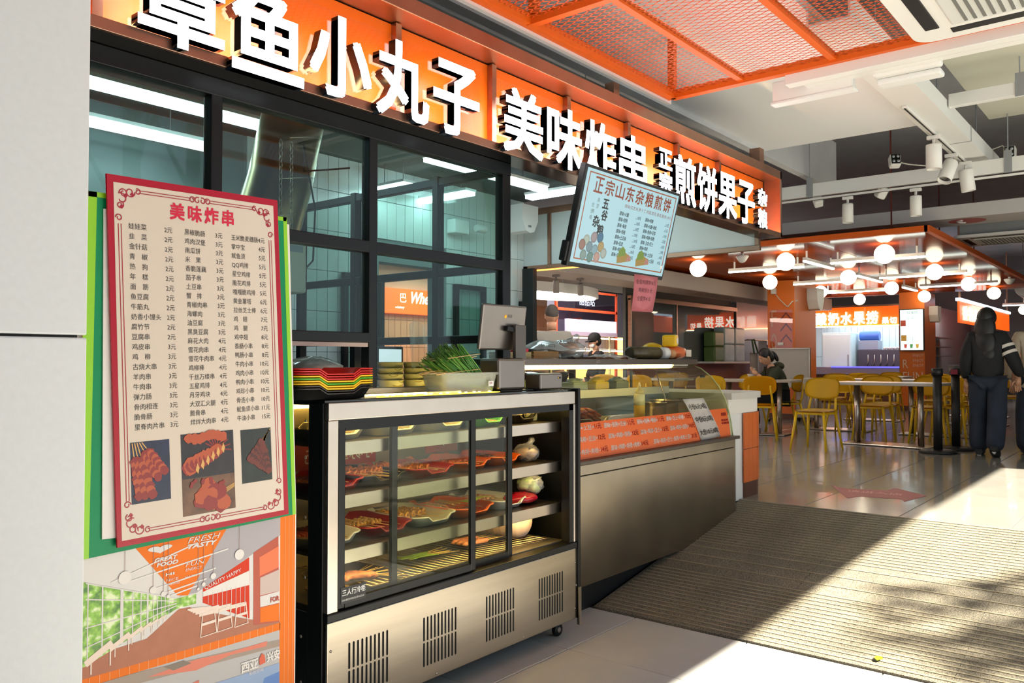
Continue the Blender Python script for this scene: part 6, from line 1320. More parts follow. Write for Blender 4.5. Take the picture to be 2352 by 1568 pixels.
# =================================================================== bakery stall far behind
bk2 = st('wall_terracotta', MB().box(6.0, 9.0, ZI, 12.05, 9.1, 2.75), mat('terracotta_grout', '#d9b096', .7))
tt = MB().box(-.058, -.006, -.195, .058, .006, .195, .002, 1).recalc().mesh('wall_tile', mat('terracotta_tile', '#c98a66', .45, noise=.05, nscale=9))
for k in range(50):
    for j in range(5):
        x = 6.06 + k*.121; z = .54 + j*.40
        if (7.4 < x < 9.6 or x > 11.3): piece('wall_tile', tt, bk2, (x, 8.994, z))
ws = thing('bakery_sign', 'orange lit sign with flowing white Wheat script seen through the kitchen', 'sign', (8.6, 8.9, 2.03)); MB().box(7.9, 8.90, 2.03, 9.9, 8.985, 2.40, .006).done('lightbox', mat('wheat_orange', '#ff6a1a', .4, emit=1.1, emit_col='#ff5c10'), ws)
tm = MB(); tm.text('Wheat’s', .24, front(8.50, 8.897, 2.15), shear=.35, sx=.82, offset=.004); tm.done('lettering', m_far_w, ws, fix=False)
tm = MB(); tm.text('巴', .2, front(8.32, 8.897, 2.20), fit=(.12, .13)); tm.text('e-bakery', .05, front(8.22, 8.897, 2.10), shear=.2); tm.done('lettering', m_far_w, ws, fix=False)
fl3 = bpy.data.lights.new('bakery_glow', 'AREA'); fl3.energy = 60; fl3.size = 1.2; fl3.color = (1, .9, .8); fl3o = bpy.data.objects.new('bakery_downlight', fl3); COL.objects.link(fl3o); fl3o.location = (8.6, 7.9, 2.70)
# lit bakery case, white counter and orange-framed booth
bo2 = thing('booth', 'glass booth with orange frame and white fascia beyond the man', 'booth', (16, 11, ZI))
m_or_b = mat('booth_orange', '#e0502a', .4)
for x0, z0, x1, z1 in ((15.0, 2.95, 17.6, 3.0), (15.0, 2.5, 17.6, 2.56)): MB().box(x0, 10.95, z0, x1, 11.0, z1).done('rail', m_or_b, bo2)
for x in (15.03, 17.55): MB().box(x - .03, 10.95, ZI, x + .03, 11.0, 3.0).done('post', m_or_b, bo2)
MB().box(15.06, 10.97, 2.56, 17.52, 10.98, 2.95).done('mesh_glass', glass('booth_glass', '#b4a8b8', 1., .15), bo2); MB().box(15.06, 10.97, 1.3, 17.52, 10.98, 2.5).done('mesh_glass', MATS['booth_glass'], bo2)
MB().box(15.2, 10.80, 2.02, 17.3, 10.86, 2.30).done('fascia', mat('fascia_lilac', '#e2dcf0', .5, emit=.35, emit_col='#e6e0ff'), bo2); MB().box(15.2, 10.78, 1.93, 17.3, 10.9, 2.02).done('fascia_edge', mat('edge_mauve', '#b49aa8', .5), bo2)
tm = MB(); tm.text('甜品站', .22, front(15.9, 10.94, 2.62)); tm.done('lettering', mat('booth_letter', '#b9c4e0', .5, emit=.4), bo2, fix=False)
bc = thing('bakery_case', 'bright yellow lit bakery display case with shelves', 'display case', (17, 11, ZI)); m_yl = mat('case_yellow_glow', '#ffe9b0', .5, emit=.8, emit_col='#ffdc8a')
MB().box(15.6, 11.35, ZI, 18.5, 11.4, 1.95).done('back', m_yl, bc)
for z in (.9, 1.32, 1.62): MB().box(15.6, 10.95, z, 18.5, 11.35, z + .02).done('shelf', m_white, bc); MB().box(15.6, 10.94, z + .25, 18.5, 10.96, z + .28).done('led_strip', mat('bake_led', '#ffffff', .4, emit=6., emit_col='#ffe9b8'), bc)
for x in (15.6, 16.4, 17.2, 17.95, 18.5): MB().box(x - .02, 10.92, ZI, x + .02, 10.96, 1.98).done('frame', mat('case_frame', '#d9c8a0', .5), bc)
for k in range(12): MB().box(15.75 + k*.22, 11.0, 1.342, 15.9 + k*.22, 11.2, 1.342 + .07 + .04*(k % 3), .01).done('pastry_box', mat('pastry_' + str(k % 3), ('#d9c48a', '#c9a05a', '#e0dcc8')[k % 3], .6), None, label='small pastry box on the lit bakery shelf', cat='box', group='pastry boxes on the bakery shelf')
MB().box(17.6, 10.5, ZI, 18.9, 10.6, 2.35).done('grey_screen_panel', mat('panel_greygreen', '#7f877f', .6), None, label='plain grey-green partition right of the bakery case', cat='partition')
st('wall_bakery', MB().box(14.0, 12.2, ZI, 20, 12.3, 3.2), mat('wall_mauve', '#8f8a98', .6))
fl4 = bpy.data.lights.new('booth_glow', 'AREA'); fl4.energy = 220; fl4.size = 2.5; fl4o = bpy.data.objects.new('booth_downlight', fl4); COL.objects.link(fl4o); fl4o.location = (15.5, 10.0, 3.6)
# dark screen edge at the kitchen corner and a dark till behind the counter
MB().box(6.06, 4.69, 1.42, 6.12, 4.82, 2.20, .004).box(6.11, 4.76, 1.8, 6.2, 4.90, 1.9).done('side_screen', m_blackp, None, label='black screen seen edge-on beside the white tiled corner', cat='screen')
dk = thing('rear_till', 'dark till screen behind the shelf in front of the man', 'screen', (5.6, 3.6, 1.1)); MB().obox((5.35, 3.75, 1.375), (.10, .01, .035), (0, 0, -.4), .004).done('screen', m_blackp, dk); MB().box(5.33, 3.73, 1.10, 5.37, 3.77, 1.36).done('stand', m_dark, dk)
MB().box(3.6, 3.6, .02, 5.46, 4.0, 1.10, .01).done('prep_counter', m_steel, None, label='steel prep counter inside the pancake stall', cat='counter')

dl = thing('added_fill_lamp', 'flat round ceiling lamp hung in the hall behind the stall header', 'light', (6.95, 4.7, 2.86))  # lamp added out of view to light the man's back
MB().lathe([(.20, 0), (.22, .01), (.22, .05), (.05, .06)], (6.95, 4.7, 2.86), 28).done('body', m_white, dl); MB().cyl((6.95, 4.7, 2.92), (6.95, 4.7, 4.3), .006, seg=6).done('hanger_rod', m_grey, dl)
MB().lathe([(.19, -.004), (.001, -.004)], (6.95, 4.7, 2.86), 28).done('diffuser', mat('fill_lamp_glow', '#ffffff', .4, emit=45., emit_col='#fff4e6'), dl)
# =================================================================== chairs, tables, posts
m_yc = mat('chair_yellow', '#e2b60a', .42)
def chair_proto():
    t = thing('dining_chair', '', 'chair', (0, 0, 0), group='yellow dining chairs')
    mb = MB()
    def seat(u, v):
        x = (u - .5) * 2; y = (v - .5) * 2; k = 1 / max(1e-6, (abs(x)**4 + abs(y)**4) ** .25) if max(abs(x), abs(y)) > 0 else 1
        m_ = max(abs(x), abs(y)); X_ = x * (k * m_ if m_ > 0 else 1); Y_ = y * (k * m_ if m_ > 0 else 1)
        return (.21*X_*(1 - .06*Y_), .20*Y_, .445 - .014*(1 - X_*X_)*(1 - Y_*Y_) + .012*max(0, -Y_))
    mb.sheet(seat, 10, 10, -.014); mb.done('seat', m_yc, t, local=True)
    mb = MB()
    def back(u, v):
        x = (u - .5) * 2; y = (v - .5) * 2; m_ = max(abs(x), abs(y)); k = 1 / ((abs(x)**3.2 + abs(y)**3.2) ** (1/3.2)) * m_ if m_ > 0 else 1
        X_, Y_ = x*k, y*k
        return (.205*X_, -.215 + .045*X_*X_ - .05*Y_*.5, .69 + .122*Y_)
    mb.sheet(back, 12, 10, .013); mb.done('backrest', m_yc, t, local=True)
    for sx in (-1, 1):
        MB().tube([(sx*.155, .15, .435), (sx*.205, .215, 0)], [.017, .012], 8).done('leg', m_yc, t, local=True)
        MB().tube([(sx*.155, -.15, .435), (sx*.205, -.235, 0)], [.018, .012], 8).done('leg', m_yc, t, local=True)
        MB().tube([(sx*.158, -.15, .42), (sx*.15, -.185, .52), (sx*.135, -.205, .63), (sx*.13, -.212, .69)], [.017, .014, .013, .012], 8).done('back_post', m_yc, t, local=True)
    MB().box(-.16, -.155, .40, .16, .155, .425, .006).done('apron', m_yc, t, local=True)
    return t
ch0 = chair_proto(); first = [True]
def chair(x, y, face, lab):      # face: heading of the sitter, degrees from +X
    rz = R(face - 90)
    if first[0]:
        first[0] = False; ch0.location = (x, y, ZI); ch0.rotation_euler = (0, 0, rz); ch0['label'] = lab; return ch0
    return dup(ch0, (x, y, ZI), rz, lab)
m_marble = mat('table_marble', '#b9b4ac', .3, noise=.12, nscale=3)
def table(x, y, lx, ly, lab, rot=0.):
    t = thing('dining_table', lab, 'table', (x, y, ZI), rot, group='marbled dining tables')
    MB().box(-lx/2, -ly/2, .715, lx/2, ly/2, .75, .006).done('top', m_marble, t, local=True)
    for s in (-1, 1): MB().cyl((0, s*ly*.30, .02), (0, s*ly*.30, .715), .035, seg=18).done('leg', m_steel_b, t, local=True)
    MB().box(-.20, -ly*.40, .002, .20, ly*.40, .02, .006).done('base_plate', m_steel_b, t, local=True)
    return t
table(10.42, 2.74, .60, 1.22, 'marbled table with two steel legs nearest the walkway', -.1)
chair(9.40, 3.24, 175, 'yellow chair standing alone at the left end of the front table')
chair(11.05, 3.08, 180, 'yellow chair behind the front table, left of two'); chair(11.0, 2.42, 185, 'yellow chair behind the front table, right of two')
chair(11.6, 3.12, 180, 'yellow chair one row behind the left chair of the front table')
table(10.95, 4.62, .60, 1.15, 'marbled table where the girl in green eats', .1)
chair(10.35, 4.28, 20, 'yellow chair with its back to us at the girl’s table')
chair(10.4, 4.95, 10, 'yellow chair left of the one at the girl’s table'); chair(11.6, 5.0, 180, 'yellow chair on the far side of the girl’s table')
table(10.9, 6.2, .6, 1.1, 'marbled table behind the counter’s glass end'); chair(10.3, 5.95, 0, 'yellow chair by the glass end of the counter, nearer'); chair(10.3, 6.5, 0, 'yellow chair by the glass end of the counter, further left'); chair(11.5, 6.4, 180, 'yellow chair against the rust coloured wall, nearer'); chair(12.3, 6.6, 180, 'yellow chair against the rust coloured wall, further')
table(12.2, 2.55, .6, 1.2, 'marbled table in the second row by the walkway'); chair(11.62, 2.3, 0, 'yellow chair before the second row table, right'); chair(12.75, 2.8, 180, 'yellow chair behind the second row table, left'); chair(12.75, 2.25, 180, 'yellow chair behind the second row table, right')
table(12.3, 3.9, .6, 1.1, 'marbled table in the second row, middle'); chair(11.75, 3.65, 0, 'yellow chair before the middle second row table'); chair(12.9, 3.7, 180, 'yellow chair behind the middle second row table, right'); chair(12.9, 4.2, 180, 'yellow chair behind the middle second row table, left')
table(14.6, 2.6, .6, 1.2, 'marbled table in the third row by the walkway'); chair(14.0, 2.9, 0, 'yellow chair before the third row table, left'); chair(14.0, 2.35, 0, 'yellow chair before the third row table, right'); chair(15.2, 2.85, 180, 'yellow chair behind the third row table, left'); chair(15.2, 2.15, 180, 'yellow chair behind the third row table, right')
table(14.7, 4.1, .6, 1.1, 'marbled table in the third row, middle'); chair(14.15, 4.1, 0, 'yellow chair before the middle third row table'); chair(15.25, 4.0, 180, 'yellow chair behind the middle third row table')
table(16.8, 2.9, .6, 1.2, 'marbled table in the fourth row'); chair(16.2, 2.7, 0, 'yellow chair before the fourth row table'); chair(17.4, 3.0, 180, 'yellow chair behind the fourth row table')
table(13.6, 1.35, .6, 1.1, 'marbled table right of the walking woman'); chair(13.0, 1.55, 0, 'yellow chair right of the walking woman, nearest'); chair(14.2, 1.5, 180, 'yellow chair right of the walking woman, behind the table'); chair(15.4, 1.75, 180, 'yellow chair deeper in, right of the walking woman')
MB().lathe([(.03, 0), (.05, .05), (.052, .06), (.045, .06)], (15.0, 1.6, ZI + .001), 12).done('floor_cup', m_white, None, label='small white cup on the floor by the far chair', cat='cup') if False else None

def bollard(x, y, lab, tape):
    t = thing('queue_post', lab, 'queue post', (x, y, ZI), group='black queue posts'); MB().lathe([(.19, 0), (.19, .02), (.17, .032), (.05, .04)], (x, y, ZI + .001), 32).done('base', mat('post_black', '#1c1a1a', .45), t)
    MB().cyl((x, y, ZI + .035), (x, y, ZI + .84), .045, seg=22).done('pole', MATS['post_black'], t); MB().cyl((x, y, ZI + .84), (x, y, ZI + .92), .058, seg=22).done('head', m_blackp, t)
    if tape: MB().box(x - .065, y - .035, ZI + .85, x - .05, y + .035, ZI + .905).done('tape_end', mat('tape_red', '#8a1030', .5), t)
bollard(9.92, 2.10, 'black belt post nearest us in front of the table', False); bollard(10.42, 2.02, 'black belt post behind the other, with red tape end', True)
# red arrow sticker on the floor
ar = thing('floor_arrow', 'faded red arrow sticker on the polished floor', 'sticker', (6.5, 1.7, ZI)); z = ZI + .0006
MB().prism([(6.70, 1.50, z), (6.95, 1.78, z), (6.78, 1.80, z), (6.68, 2.08, z), (6.78, 2.22, z), (6.22, 1.92, z), (6.36, 1.88, z), (6.42, 1.60, z), (6.32, 1.56, z)], (0, 0, .0012)).done('arrow', mat('arrow_red', '#8f3430', .5, noise=.1, nscale=12), ar)
tm = MB(); tm.text('请进入店', .11, Matrix.Translation((6.50, 2.02, z + .002)) @ Matrix.Rotation(-PI/2 + .2, 4, 'Z'), sx=.9); tm.done('lettering', mat('arrow_pale', '#c98a7c', .5), ar, fix=False)
# fallen leaf on the ramp
MB().sheet(lambda u, v: (3.82 + .04*u, 1.06 + .035*(v - .5)*math.sin(PI*(.08 + .84*u)), .028 + .006*u + .012*(v - .5)**2), 6, 4).done('fallen_leaf', mat('leaf_fresh', '#8fae1a', .4), None, label='small fresh green leaf lying on the ramp', cat='leaf', fix=False)

# =================================================================== people
m_skin = mat('skin', '#c99878', .5, sss=.05); m_hair = mat('hair_black', '#0e0c0d', .45); m_hair_b = mat('hair_brown', '#8a5f38', .5)
def skin(name, pts, edges, m, parent, root=0, sub=2):
    me = bpy.data.meshes.new(name); names = list(pts); ix = {n_: i for i, n_ in enumerate(names)}
    me.from_pydata([pts[n_][0] for n_ in names], [(ix[a], ix[b]) for a, b in edges], []); me.materials.append(m)
    o = bpy.data.objects.new(name, me); COL.objects.link(o); o.parent = parent
    sk = o.modifiers.new('skin', 'SKIN'); sk.use_smooth_shade = True
    for i, n_ in enumerate(names):
        r = pts[n_][1]; me.skin_vertices[0].data[i].radius = r if isinstance(r, tuple) else (r, r)
        me.skin_vertices[0].data[i].use_root = (i == root)
    s_ = o.modifiers.new('sub', 'SUBSURF'); s_.levels = sub; s_.render_levels = sub
    return o
def chain(*n_): return list(zip(n_, n_[1:]))
def hand(parent, w_, d, side, m=m_skin, k=1.):
    """palm and five bent fingers at wrist w_, pointing along d"""
    w_ = Vector(w_); d = Vector(d).normalized(); s_ = d.cross(Vector((0, 0, 1))); s_ = (s_ if s_.length > .1 else Vector((1, 0, 0))).normalized() * side; n_ = d.cross(s_)
    mb = MB(); mb.tube([w_ - d*.01, w_ + d*.03*k, w_ + d*.075*k], [.021*k, .030*k, .030*k], 10)
    for i, L_ in enumerate((.068, .078, .072, .056)):
        b0 = w_ + d*.072*k + s_*(.024 - .016*i)*k; mb.tube([b0, b0 + d*L_*.5*k - n_*.006*k, b0 + d*L_*.8*k - n_*.022*k, b0 + d*L_*.9*k - n_*.036*k], [.0085*k, .008*k, .0075*k, .006*k], 7)
    b0 = w_ + d*.03*k + s_*.026*k; mb.tube([b0, b0 + s_*.022*k + d*.02*k, b0 + s_*.03*k + d*.05*k - n_*.008*k], [.010*k, .0095*k, .007*k], 7)
    mb.done('hand', m, parent, local=True)
def head_mesh(parent, c, yaw, pitch, female=True):
    """a head with nose, brow, chin and ears; returns matrix"""
    M = Matrix.Translation(c) @ Euler((pitch, 0, yaw)).to_matrix().to_4x4()
    mb = MB(); a = MB(); a.ball((0, 0, 0), 1, (.074, .093, .112), 24, 18)
    for v in a.b.verts:
        x, y, z = v.co
        if z < -.02 and y > -.02: v.co.x *= 1 - .35*min(1, (-z - .02)/.09); v.co.y *= 1 - .12*min(1, (-z - .02)/.09)
        if z < -.02 and y < -.02: v.co.y *= 1 - .45*min(1, (-z - .02)/.09)
        if y > .07 and abs(x) < .016 and -.045 < z < .008: v.co.y += .016*(1 - abs(x)/.016)*(1 - abs(z + .02)/.035)
        if y > .06 and -.01 < z < .02 and .015 < abs(x) < .045: v.co.y -= .006
    mb.merge(a, M)
    for s_ in (-1, 1):
        a = MB(); a.ball((s_*.075, -.005, -.008), .03, (.32, .6, 1.05), 10, 8); mb.merge(a, M)
    mb.done('head', m_skin, parent, local=True)
    return M
def face(parent, M):
    for s_ in (-1, 1):
        a = MB(); a.ball((s_*.030, .083, .004), .010, (1.3, .5, .55), 10, 6); b_ = MB(); b_.merge(a, M); b_.done('eye', m_white, parent, local=True)
        a = MB(); a.ball((s_*.030, .0875, .004), .005, (1, .5, 1), 8, 6); b_ = MB(); b_.merge(a, M); b_.done('pupil', m_hair, parent, local=True)
        a = MB(); a.tube([(s_*.015, .088, .020), (s_*.030, .090, .024), (s_*.047, .080, .019)], [.0022, .003, .0015], 5); b_ = MB(); b_.merge(a, M); b_.done('eyebrow', m_hair, parent, local=True)
    a = MB(); a.tube([(-.020, .083, -.058), (0, .090, -.056), (.020, .083, -.058)], [.002, .005, .002], 6); b_ = MB(); b_.merge(a, M); b_.done('mouth', mat('lips', '#a85a52', .45), parent, local=True)
def hairblob(parent, M, parts, m=m_hair, name='hair'):
    mb = MB()
    for c, s_ in parts: a = MB(); a.ball(c, 1, s_, 22, 16); mb.merge(a, M)
    return mb.done(name, m, parent, local=True)

# --- woman walking away (black jacket with white stripes)
m_jb = mat('jacket_black', '#0d0e12', .8, bump=.2, bscale=25); m_denim = mat('denim_dark', '#1c2533', .85, noise=.25, nscale=7)
wk = thing('person', 'person in black jacket with white sleeve stripes and dark jeans walking away', 'person', (9.95, 1.62, ZI), R(4 - 90))
J = dict(pelvis=((0, 0, .86), (.125, .10)), waist=((0, 0, .98), (.115, .085)), chest=((0, .01, 1.16), (.13, .09)), nb=((0, -.01, 1.29), .055), neck=((0, .0, 1.35), .042), sl=((-.155, -.01, 1.25), .05), el=((-.205, -.06, 1.0), .042), wl=((-.20, .02, .78), .03),
         sr=((.155, -.01, 1.25), .05), er=((.235, -.03, 1.0), .042), wr=((.27, .10, .82), .03), hl=((-.085, 0, .82), .085), kl=((-.09, .10, .45), .058), al=((-.09, .06, .09), .04), hr=((.085, 0, .82), .085), kr=((.08, -.02, .44), .058), ar=((.07, -.22, .12), .04))
BE = chain('pelvis', 'waist', 'chest', 'nb', 'neck') + chain('chest', 'sl', 'el', 'wl') + chain('chest', 'sr', 'er', 'wr') + chain('pelvis', 'hl', 'kl', 'al') + chain('pelvis', 'hr', 'kr', 'ar')
skin('body', J, BE, m_skin, wk)
skin('jacket', dict(hem=((0, 0, .76), (.172, .13)), waist=((0, -.005, .96), (.165, .125)), chest=((0, 0, 1.14), (.155, .12)), nb=((0, -.01, 1.29), (.085, .075)), sl=((-.15, -.01, 1.245), .082), el=((-.205, -.06, .99), .068), wl=((-.20, .03, .80), .05), sr=((.15, -.01, 1.245), .082), er=((.245, -.05, .99), .072), wr=((.30, .06, .84), .05)),
     chain('hem', 'waist', 'chest', 'nb') + chain('chest', 'sl', 'el', 'wl') + chain('chest', 'sr', 'er', 'wr'), m_jb, wk)
skin('jeans', dict(p=((0, 0, .86), (.15, .115)), hl=((-.085, 0, .78), .105), kl=((-.095, .09, .45), .10), al=((-.095, .05, .03), .10), hr=((.085, 0, .78), .105), kr=((.085, -.03, .44), .10), ar=((.075, -.225, .07), .09)), chain('p', 'hl', 'kl', 'al') + chain('p', 'hr', 'kr', 'ar'), m_denim, wk)
for sx, (ex, ey, ez, fx, fy, fz) in ((1, (.15, -.01, 1.20, .245, -.05, .985)),):
    a = Vector((ex, ey, ez)); b = Vector((fx, fy, fz)); d = (b - a)
    for f in (.25, .55): c = a + d*f; MB().tube([c - d.normalized()*.016, c + d.normalized()*.016], .081 if f < .4 else .079, 18, caps=False).done('sleeve_stripe', mat('stripe_white', '#d9d0c6', .8), wk, local=True, fix=False)
hand(wk, (.27, .10, .82), (-.1, .3, -1), -1); hand(wk, (-.20, .03, .78), (0, .2, -1), 1)
Mh = head_mesh(wk, (0, .02, 1.44), -.25, -.05); hairblob(wk, Mh, (((0, -.018, .02), (.092, .105, .112)), ((0, -.06, -.10), (.105, .07, .17)), ((0, -.075, -.25), (.115, .06, .16)), ((.01, -.075, -.36), (.10, .045, .10))))
MB().tube([(.07, .05, 1.43), (.085, .08, 1.36), (.08, .10, 1.32)], .008, 6).done('earphone', m_white, wk, local=True) if False else None
for p, q in (((-.09, .02, .04), (-.09, .20, .035)), ((.07, -.24, .10), (.075, -.08, .02))):
    p, q = Vector(p), Vector(q); d = (q - p); s_ = MB().tube([p - d*.15, p + d*.3, q - d*.1, q + d*.1], [.035, .05, .045, .025], 12).done('shoe', mat('shoe_black', '#0c0c0d', .5), wk, local=True)
    MB().tube([p - d*.12 + Vector((0, 0, -.036)), q + d*.06 + Vector((0, 0, -.020))], [.018, .018], 10).done('sole', mat('sole_white', '#cfc8c0', .6), wk, local=True)
# --- person at the right edge (beige coat)
pe = thing('person', 'person with long light brown hair and beige coat at the right edge', 'person', (10.3, 1.22, ZI), R(20 - 90))
skin('body', J, BE, m_skin, pe); m_cb = mat('coat_beige', '#b3a690', .8, bump=.15, bscale=18)
skin('coat', dict(hem=((0, 0, .66), (.205, .16)), mid=((0, 0, .80), (.20, .15)), waist=((0, -.005, .95), (.185, .135)), chest=((0, 0, 1.14), (.175, .13)), nb=((0, -.01, 1.29), (.095, .08)), sl=((-.165, -.01, 1.24), .09), el=((-.245, -.02, .99), .08), wl=((-.22, .10, .80), .06), sr=((.165, -.01, 1.24), .09), er=((.235, -.03, .99), .08), wr=((.24, .08, .80), .06)),
     chain('hem', 'mid', 'waist', 'chest', 'nb') + chain('chest', 'sl', 'el', 'wl') + chain('chest', 'sr', 'er', 'wr'), m_cb, pe)
skin('trousers', dict(p=((0, 0, .86), (.15, .115)), hl=((-.085, 0, .78), .105), kl=((-.095, .09, .45), .10), al=((-.095, .05, .03), .10), hr=((.085, 0, .78), .105), kr=((.085, -.03, .44), .10), ar=((.075, -.225, .07), .09)), chain('p', 'hl', 'kl', 'al') + chain('p', 'hr', 'kr', 'ar'), m_denim, pe)
hand(pe, (-.20, .10, .78), (0, .2, -1), 1); hand(pe, (.25, .10, .80), (0, .2, -1), -1)
Mh = head_mesh(pe, (0, .02, 1.47), .1, 0); hairblob(pe, Mh, (((0, -.018, .02), (.092, .105, .112)), ((0, -.05, -.12), (.10, .075, .17)), ((0, -.075, -.30), (.105, .06, .17))), m_hair_b)
for x, y, z_ in ((-.09, .10, 0), (.075, -.17, .02)): MB().tube([(x, y - .10, .045 + z_), (x, y, .05 + z_), (x, y + .10, .03)], [.035, .045, .03], 10).done('shoe', MATS['shoe_black'], pe, local=True)

# --- girl in olive hoodie eating at the table, facing left
m_ol = mat('hoodie_olive', '#2c3020', .85, bump=.15, bscale=20); m_bk = mat('trousers_black', '#101014', .85)
gx, gy = 11.28, 4.40
gi = thing('person', 'person in olive hoodie with dark ponytail bent over a bowl, eating with a spoon', 'person', (gx, gy, ZI), R(130 - 90))
G = dict(pelvis=((0, -.05, .50), (.13, .11)), waist=((0, -.03, .62), (.115, .09)), chest=((0, .06, .80), (.125, .09)), nb=((0, .10, .92), .055), neck=((0, .13, .965), .042), sl=((-.15, .09, .87), .05), el=((-.22, .22, .68), .042), wl=((-.13, .34, .82), .03), sr=((.15, .09, .87), .05), er=((.23, .20, .69), .042), wr=((.10, .27, .80), .03),
         hl=((-.09, .0, .49), .085), kl=((-.11, .40, .47), .058), al=((-.11, .36, .07), .04), hr=((.09, 0, .49), .085), kr=((.11, .40, .47), .058), ar=((.11, .34, .07), .04))
skin('body', G, BE, m_skin, gi)
skin('hoodie', dict(hem=((0, -.05, .46), (.165, .14)), waist=((0, -.02, .62), (.16, .125)), chest=((0, .06, .79), (.165, .12)), nb=((0, .08, .92), (.10, .085)), sl=((-.155, .09, .86), .08), el=((-.23, .22, .68), .072), wl=((-.15, .31, .79), .05), sr=((.155, .09, .86), .08), er=((.24, .20, .69), .072), wr=((.125, .25, .77), .05)),
     chain('hem', 'waist', 'chest', 'nb') + chain('chest', 'sl', 'el', 'wl') + chain('chest', 'sr', 'er', 'wr'), m_ol, gi)
a = MB(); a.ball((0, .0, .93), 1, (.12, .075, .06), 18, 10); a.done('hood', m_ol, gi, local=True)
skin('trousers', dict(p=((0, -.03, .52), (.15, .12)), hl=((-.09, .02, .50), .105), kl=((-.115, .40, .47), .085), al=((-.115, .36, .10), .07), hr=((.09, .02, .50), .105), kr=((.115, .40, .47), .085), ar=((.115, .34, .10), .07)), chain('p', 'hl', 'kl', 'al') + chain('p', 'hr', 'kr', 'ar'), m_bk, gi)
Mh = head_mesh(gi, (0, .18, 1.055), .15, -.45); face(gi, Mh); hairblob(gi, Mh, (((0, -.016, .03), (.084, .098, .104)), ((0, -.055, -.015), (.08, .06, .085)))); hairblob(gi, Mh, (((0, -.12, .0), (.025, .035, .035)), ((0, -.14, -.06), (.03, .03, .075))), name='ponytail')
hand(gi, (-.13, .34, .82), (.35, .25, .25), 1); hand(gi, (.10, .27, .80), (-.5, .35, .1), -1)
for x in (-.115, .115): MB().tube([(x, .30, .035), (x, .38, .04), (x, .47, .03)], [.04, .045, .03], 10).done('shoe', mat('shoe_pink', '#c9a79c', .6), gi, local=True); MB().box(x - .048, .26, .002, x + .048, .50, .018, .004).done('sole', mat('sole_grey', '#55504c', .7), gi, local=True)
chair(11.33, 4.33, 130, 'yellow chair the girl in the olive hoodie sits on')
def gpt(x, y, z): a_ = R(130 - 90); return (gx + x*math.cos(a_) - y*math.sin(a_), gy + x*math.sin(a_) + y*math.cos(a_), ZI + z)
c = gpt(.0, .36, .75); bwl = thing('noodle_bowl', 'white takeaway bowl in front of the girl', 'bowl', c); MB().lathe([(.05, 0), (.075, .07), (.078, .072), (.07, .072), (.045, .006)], (c[0], c[1], c[2] + .001), 22).done('bowl', m_white, bwl); MB().lathe([(.066, .06), (.001, .06)], (c[0], c[1], c[2] + .001), 18).done('soup', mat('soup', '#c9932c', .4), bwl)
c1_ = Vector(gpt(-.06, .42, .91)); c2_ = Vector(gpt(.03, .33, .89)); MB().tube([c1_, c1_.lerp(c2_, .6) + Vector((0, 0, -.012)), c2_, c2_ + (c2_ - c1_)*.3], [.004, .005, .014, .008], 8).done('soup_spoon', m_white, None, label='white soup spoon in the girl’s right hand', cat='spoon')
c = gpt(-.24, .42, .75); MB().box(c[0] - .04, c[1] - .075, c[2] + .001, c[0] + .04, c[1] + .075, c[2] + .012, .004).done('mobile_phone', m_blackp, None, label='black phone lying on the girl’s table', cat='phone')

# --- man seen from behind beyond the counter
mn_ = thing('person', 'person with cropped dark hair in grey T-shirt seen from behind', 'person', (7.72, 5.70, ZI), R(48 - 90)); k = 1.03
JM = {n_: ((p[0]*1.12, p[1]*.4, p[2]*k), r) for n_, (p, r) in J.items()}
JM['wl'] = ((-.22, .12, .86), .03); JM['wr'] = ((.22, .12, .86), .03); JM['ar'] = ((.09, -.03, .09), .04); JM['kr'] = ((.09, 0, .45), .058)
skin('body', JM, BE, m_skin, mn_)
skin('t_shirt', dict(hem=((0, 0, .84), (.17, .125)), waist=((0, 0, 1.0), (.165, .12)), chest=((0, 0, 1.19), (.19, .125)), nb=((0, -.01, 1.345), (.085, .075)), sl=((-.185, 0, 1.285), .082), el=((-.225, -.01, 1.12), .075), sr=((.185, 0, 1.285), .082), er=((.225, -.01, 1.12), .075)), chain('hem', 'waist', 'chest', 'nb') + chain('chest', 'sl', 'el') + chain('chest', 'sr', 'er'), mat('shirt_grey', '#8f8a84', .9), mn_)
skin('trousers', dict(p=((0, 0, .87), (.15, .115)), hl=((-.09, 0, .80), .10), kl=((-.10, .02, .45), .085), al=((-.10, .02, .07), .075), hr=((.09, 0, .80), .10), kr=((.10, .0, .45), .085), ar=((.10, -.02, .07), .075)), chain('p', 'hl', 'kl', 'al') + chain('p', 'hr', 'kr', 'ar'), m_bk, mn_)
hand(mn_, (-.22, .12, .86), (0, 1, -.2), 1); hand(mn_, (.22, .12, .86), (0, 1, -.2), -1)
MB().cyl((0, .0, 1.36), (0, .012, 1.45), .056, seg=18).done('neck', m_skin, mn_, local=True)
Mh = head_mesh(mn_, (0, .015, 1.53), 0, 0); hairblob(mn_, Mh, (((0, -.014, .034), (.078, .094, .096)),), mat('hair_cropped', '#453f3b', .8))
for x in (-.1, .1): MB().tube([(x, -.06, .045), (x, .04, .05), (x, .14, .03)], [.035, .045, .03], 10).done('shoe', MATS['shoe_black'], mn_, local=True)
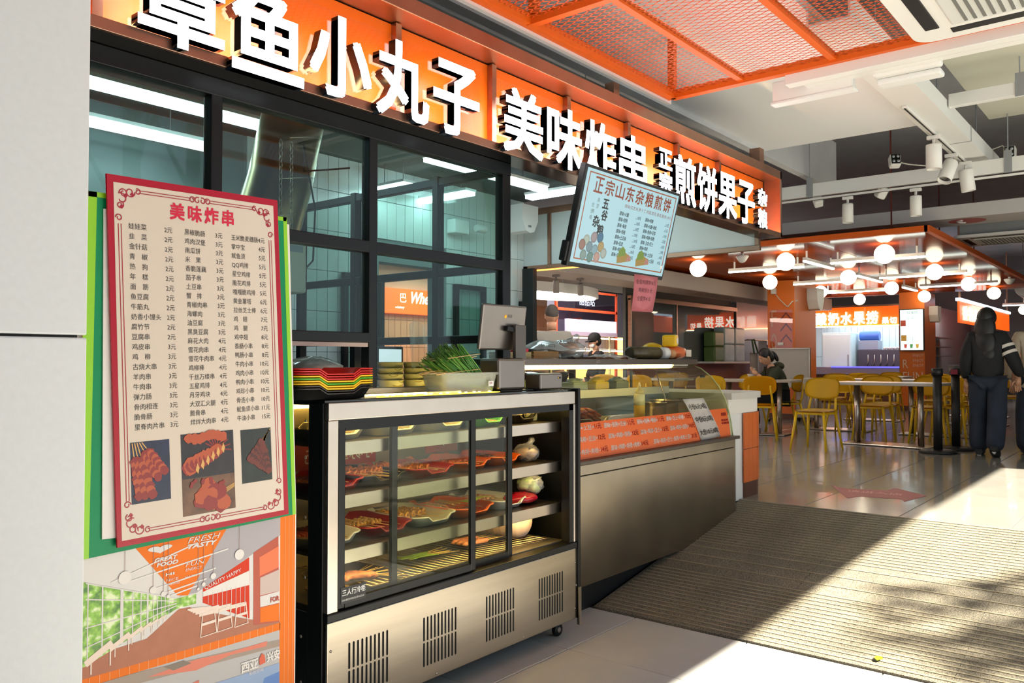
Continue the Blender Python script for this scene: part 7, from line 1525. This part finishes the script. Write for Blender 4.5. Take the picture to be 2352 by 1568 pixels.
# --- worker in a black cap, in profile
cw = thing('person', 'person in black cap, face mask and black top in profile', 'person', (10.55, 6.95, ZI), R(150 - 90)); cw.scale = (.95, .95, .95)
JW = {n_: ((p[0]*.98, p[1]*.4, p[2]*.93), r) for n_, (p, r) in J.items()}; JW['ar'] = ((.08, -.02, .08), .04); JW['kr'] = ((.085, 0, .43), .058)
skin('body', JW, BE, m_skin, cw); skin('top', dict(hem=((0, 0, .76), (.16, .12)), waist=((0, 0, .92), (.15, .115)), chest=((0, 0, 1.08), (.165, .115)), nb=((0, -.01, 1.215), (.085, .07)), sl=((-.155, 0, 1.16), .07), el=((-.20, -.02, .93), .06), wl=((-.2, .04, .76), .045), sr=((.155, 0, 1.16), .07), er=((.21, -.02, .93), .06), wr=((.22, .05, .78), .045)), chain('hem', 'waist', 'chest', 'nb') + chain('chest', 'sl', 'el', 'wl') + chain('chest', 'sr', 'er', 'wr'), m_bk, cw)
skin('trousers', dict(p=((0, 0, .8), (.14, .11)), hl=((-.085, 0, .72), .095), kl=((-.09, .02, .42), .075), al=((-.09, .02, .07), .07), hr=((.085, 0, .72), .095), kr=((.09, 0, .42), .075), ar=((.09, -.02, .07), .07)), chain('p', 'hl', 'kl', 'al') + chain('p', 'hr', 'kr', 'ar'), m_bk, cw)
hand(cw, (-.2, .06, .75), (0, .6, -.6), 1); hand(cw, (.22, .06, .77), (0, .6, -.6), -1)
MB().cyl((0, .0, 1.22), (0, .015, 1.31), .046, seg=16).done('neck', m_skin, cw, local=True)
Mh = head_mesh(cw, (0, .03, 1.375), .0, -.35); face(cw, Mh); hairblob(cw, Mh, (((0, -.03, -.01), (.082, .085, .09)),))
a = MB(); a.ball((0, -.012, .045), 1, (.094, .112, .095), 22, 14); b_ = MB(); b_.merge(a, Mh); b_.done('cap', m_bk, cw, local=True); a = MB(); a.ball((0, .10, .035), 1, (.075, .055, .012), 18, 8); b_ = MB(); b_.merge(a, Mh); b_.done('peak', m_bk, cw, local=True)
a = MB(); a.ball((0, .062, -.05), 1, (.06, .045, .045), 16, 10); b_ = MB(); b_.merge(a, Mh); b_.done('face_mask', m_white, cw, local=True)
for x in (-.09, .09): MB().tube([(x, -.06, .045), (x, .04, .05), (x, .13, .03)], [.035, .045, .03], 10).done('shoe', MATS['shoe_black'], cw, local=True)
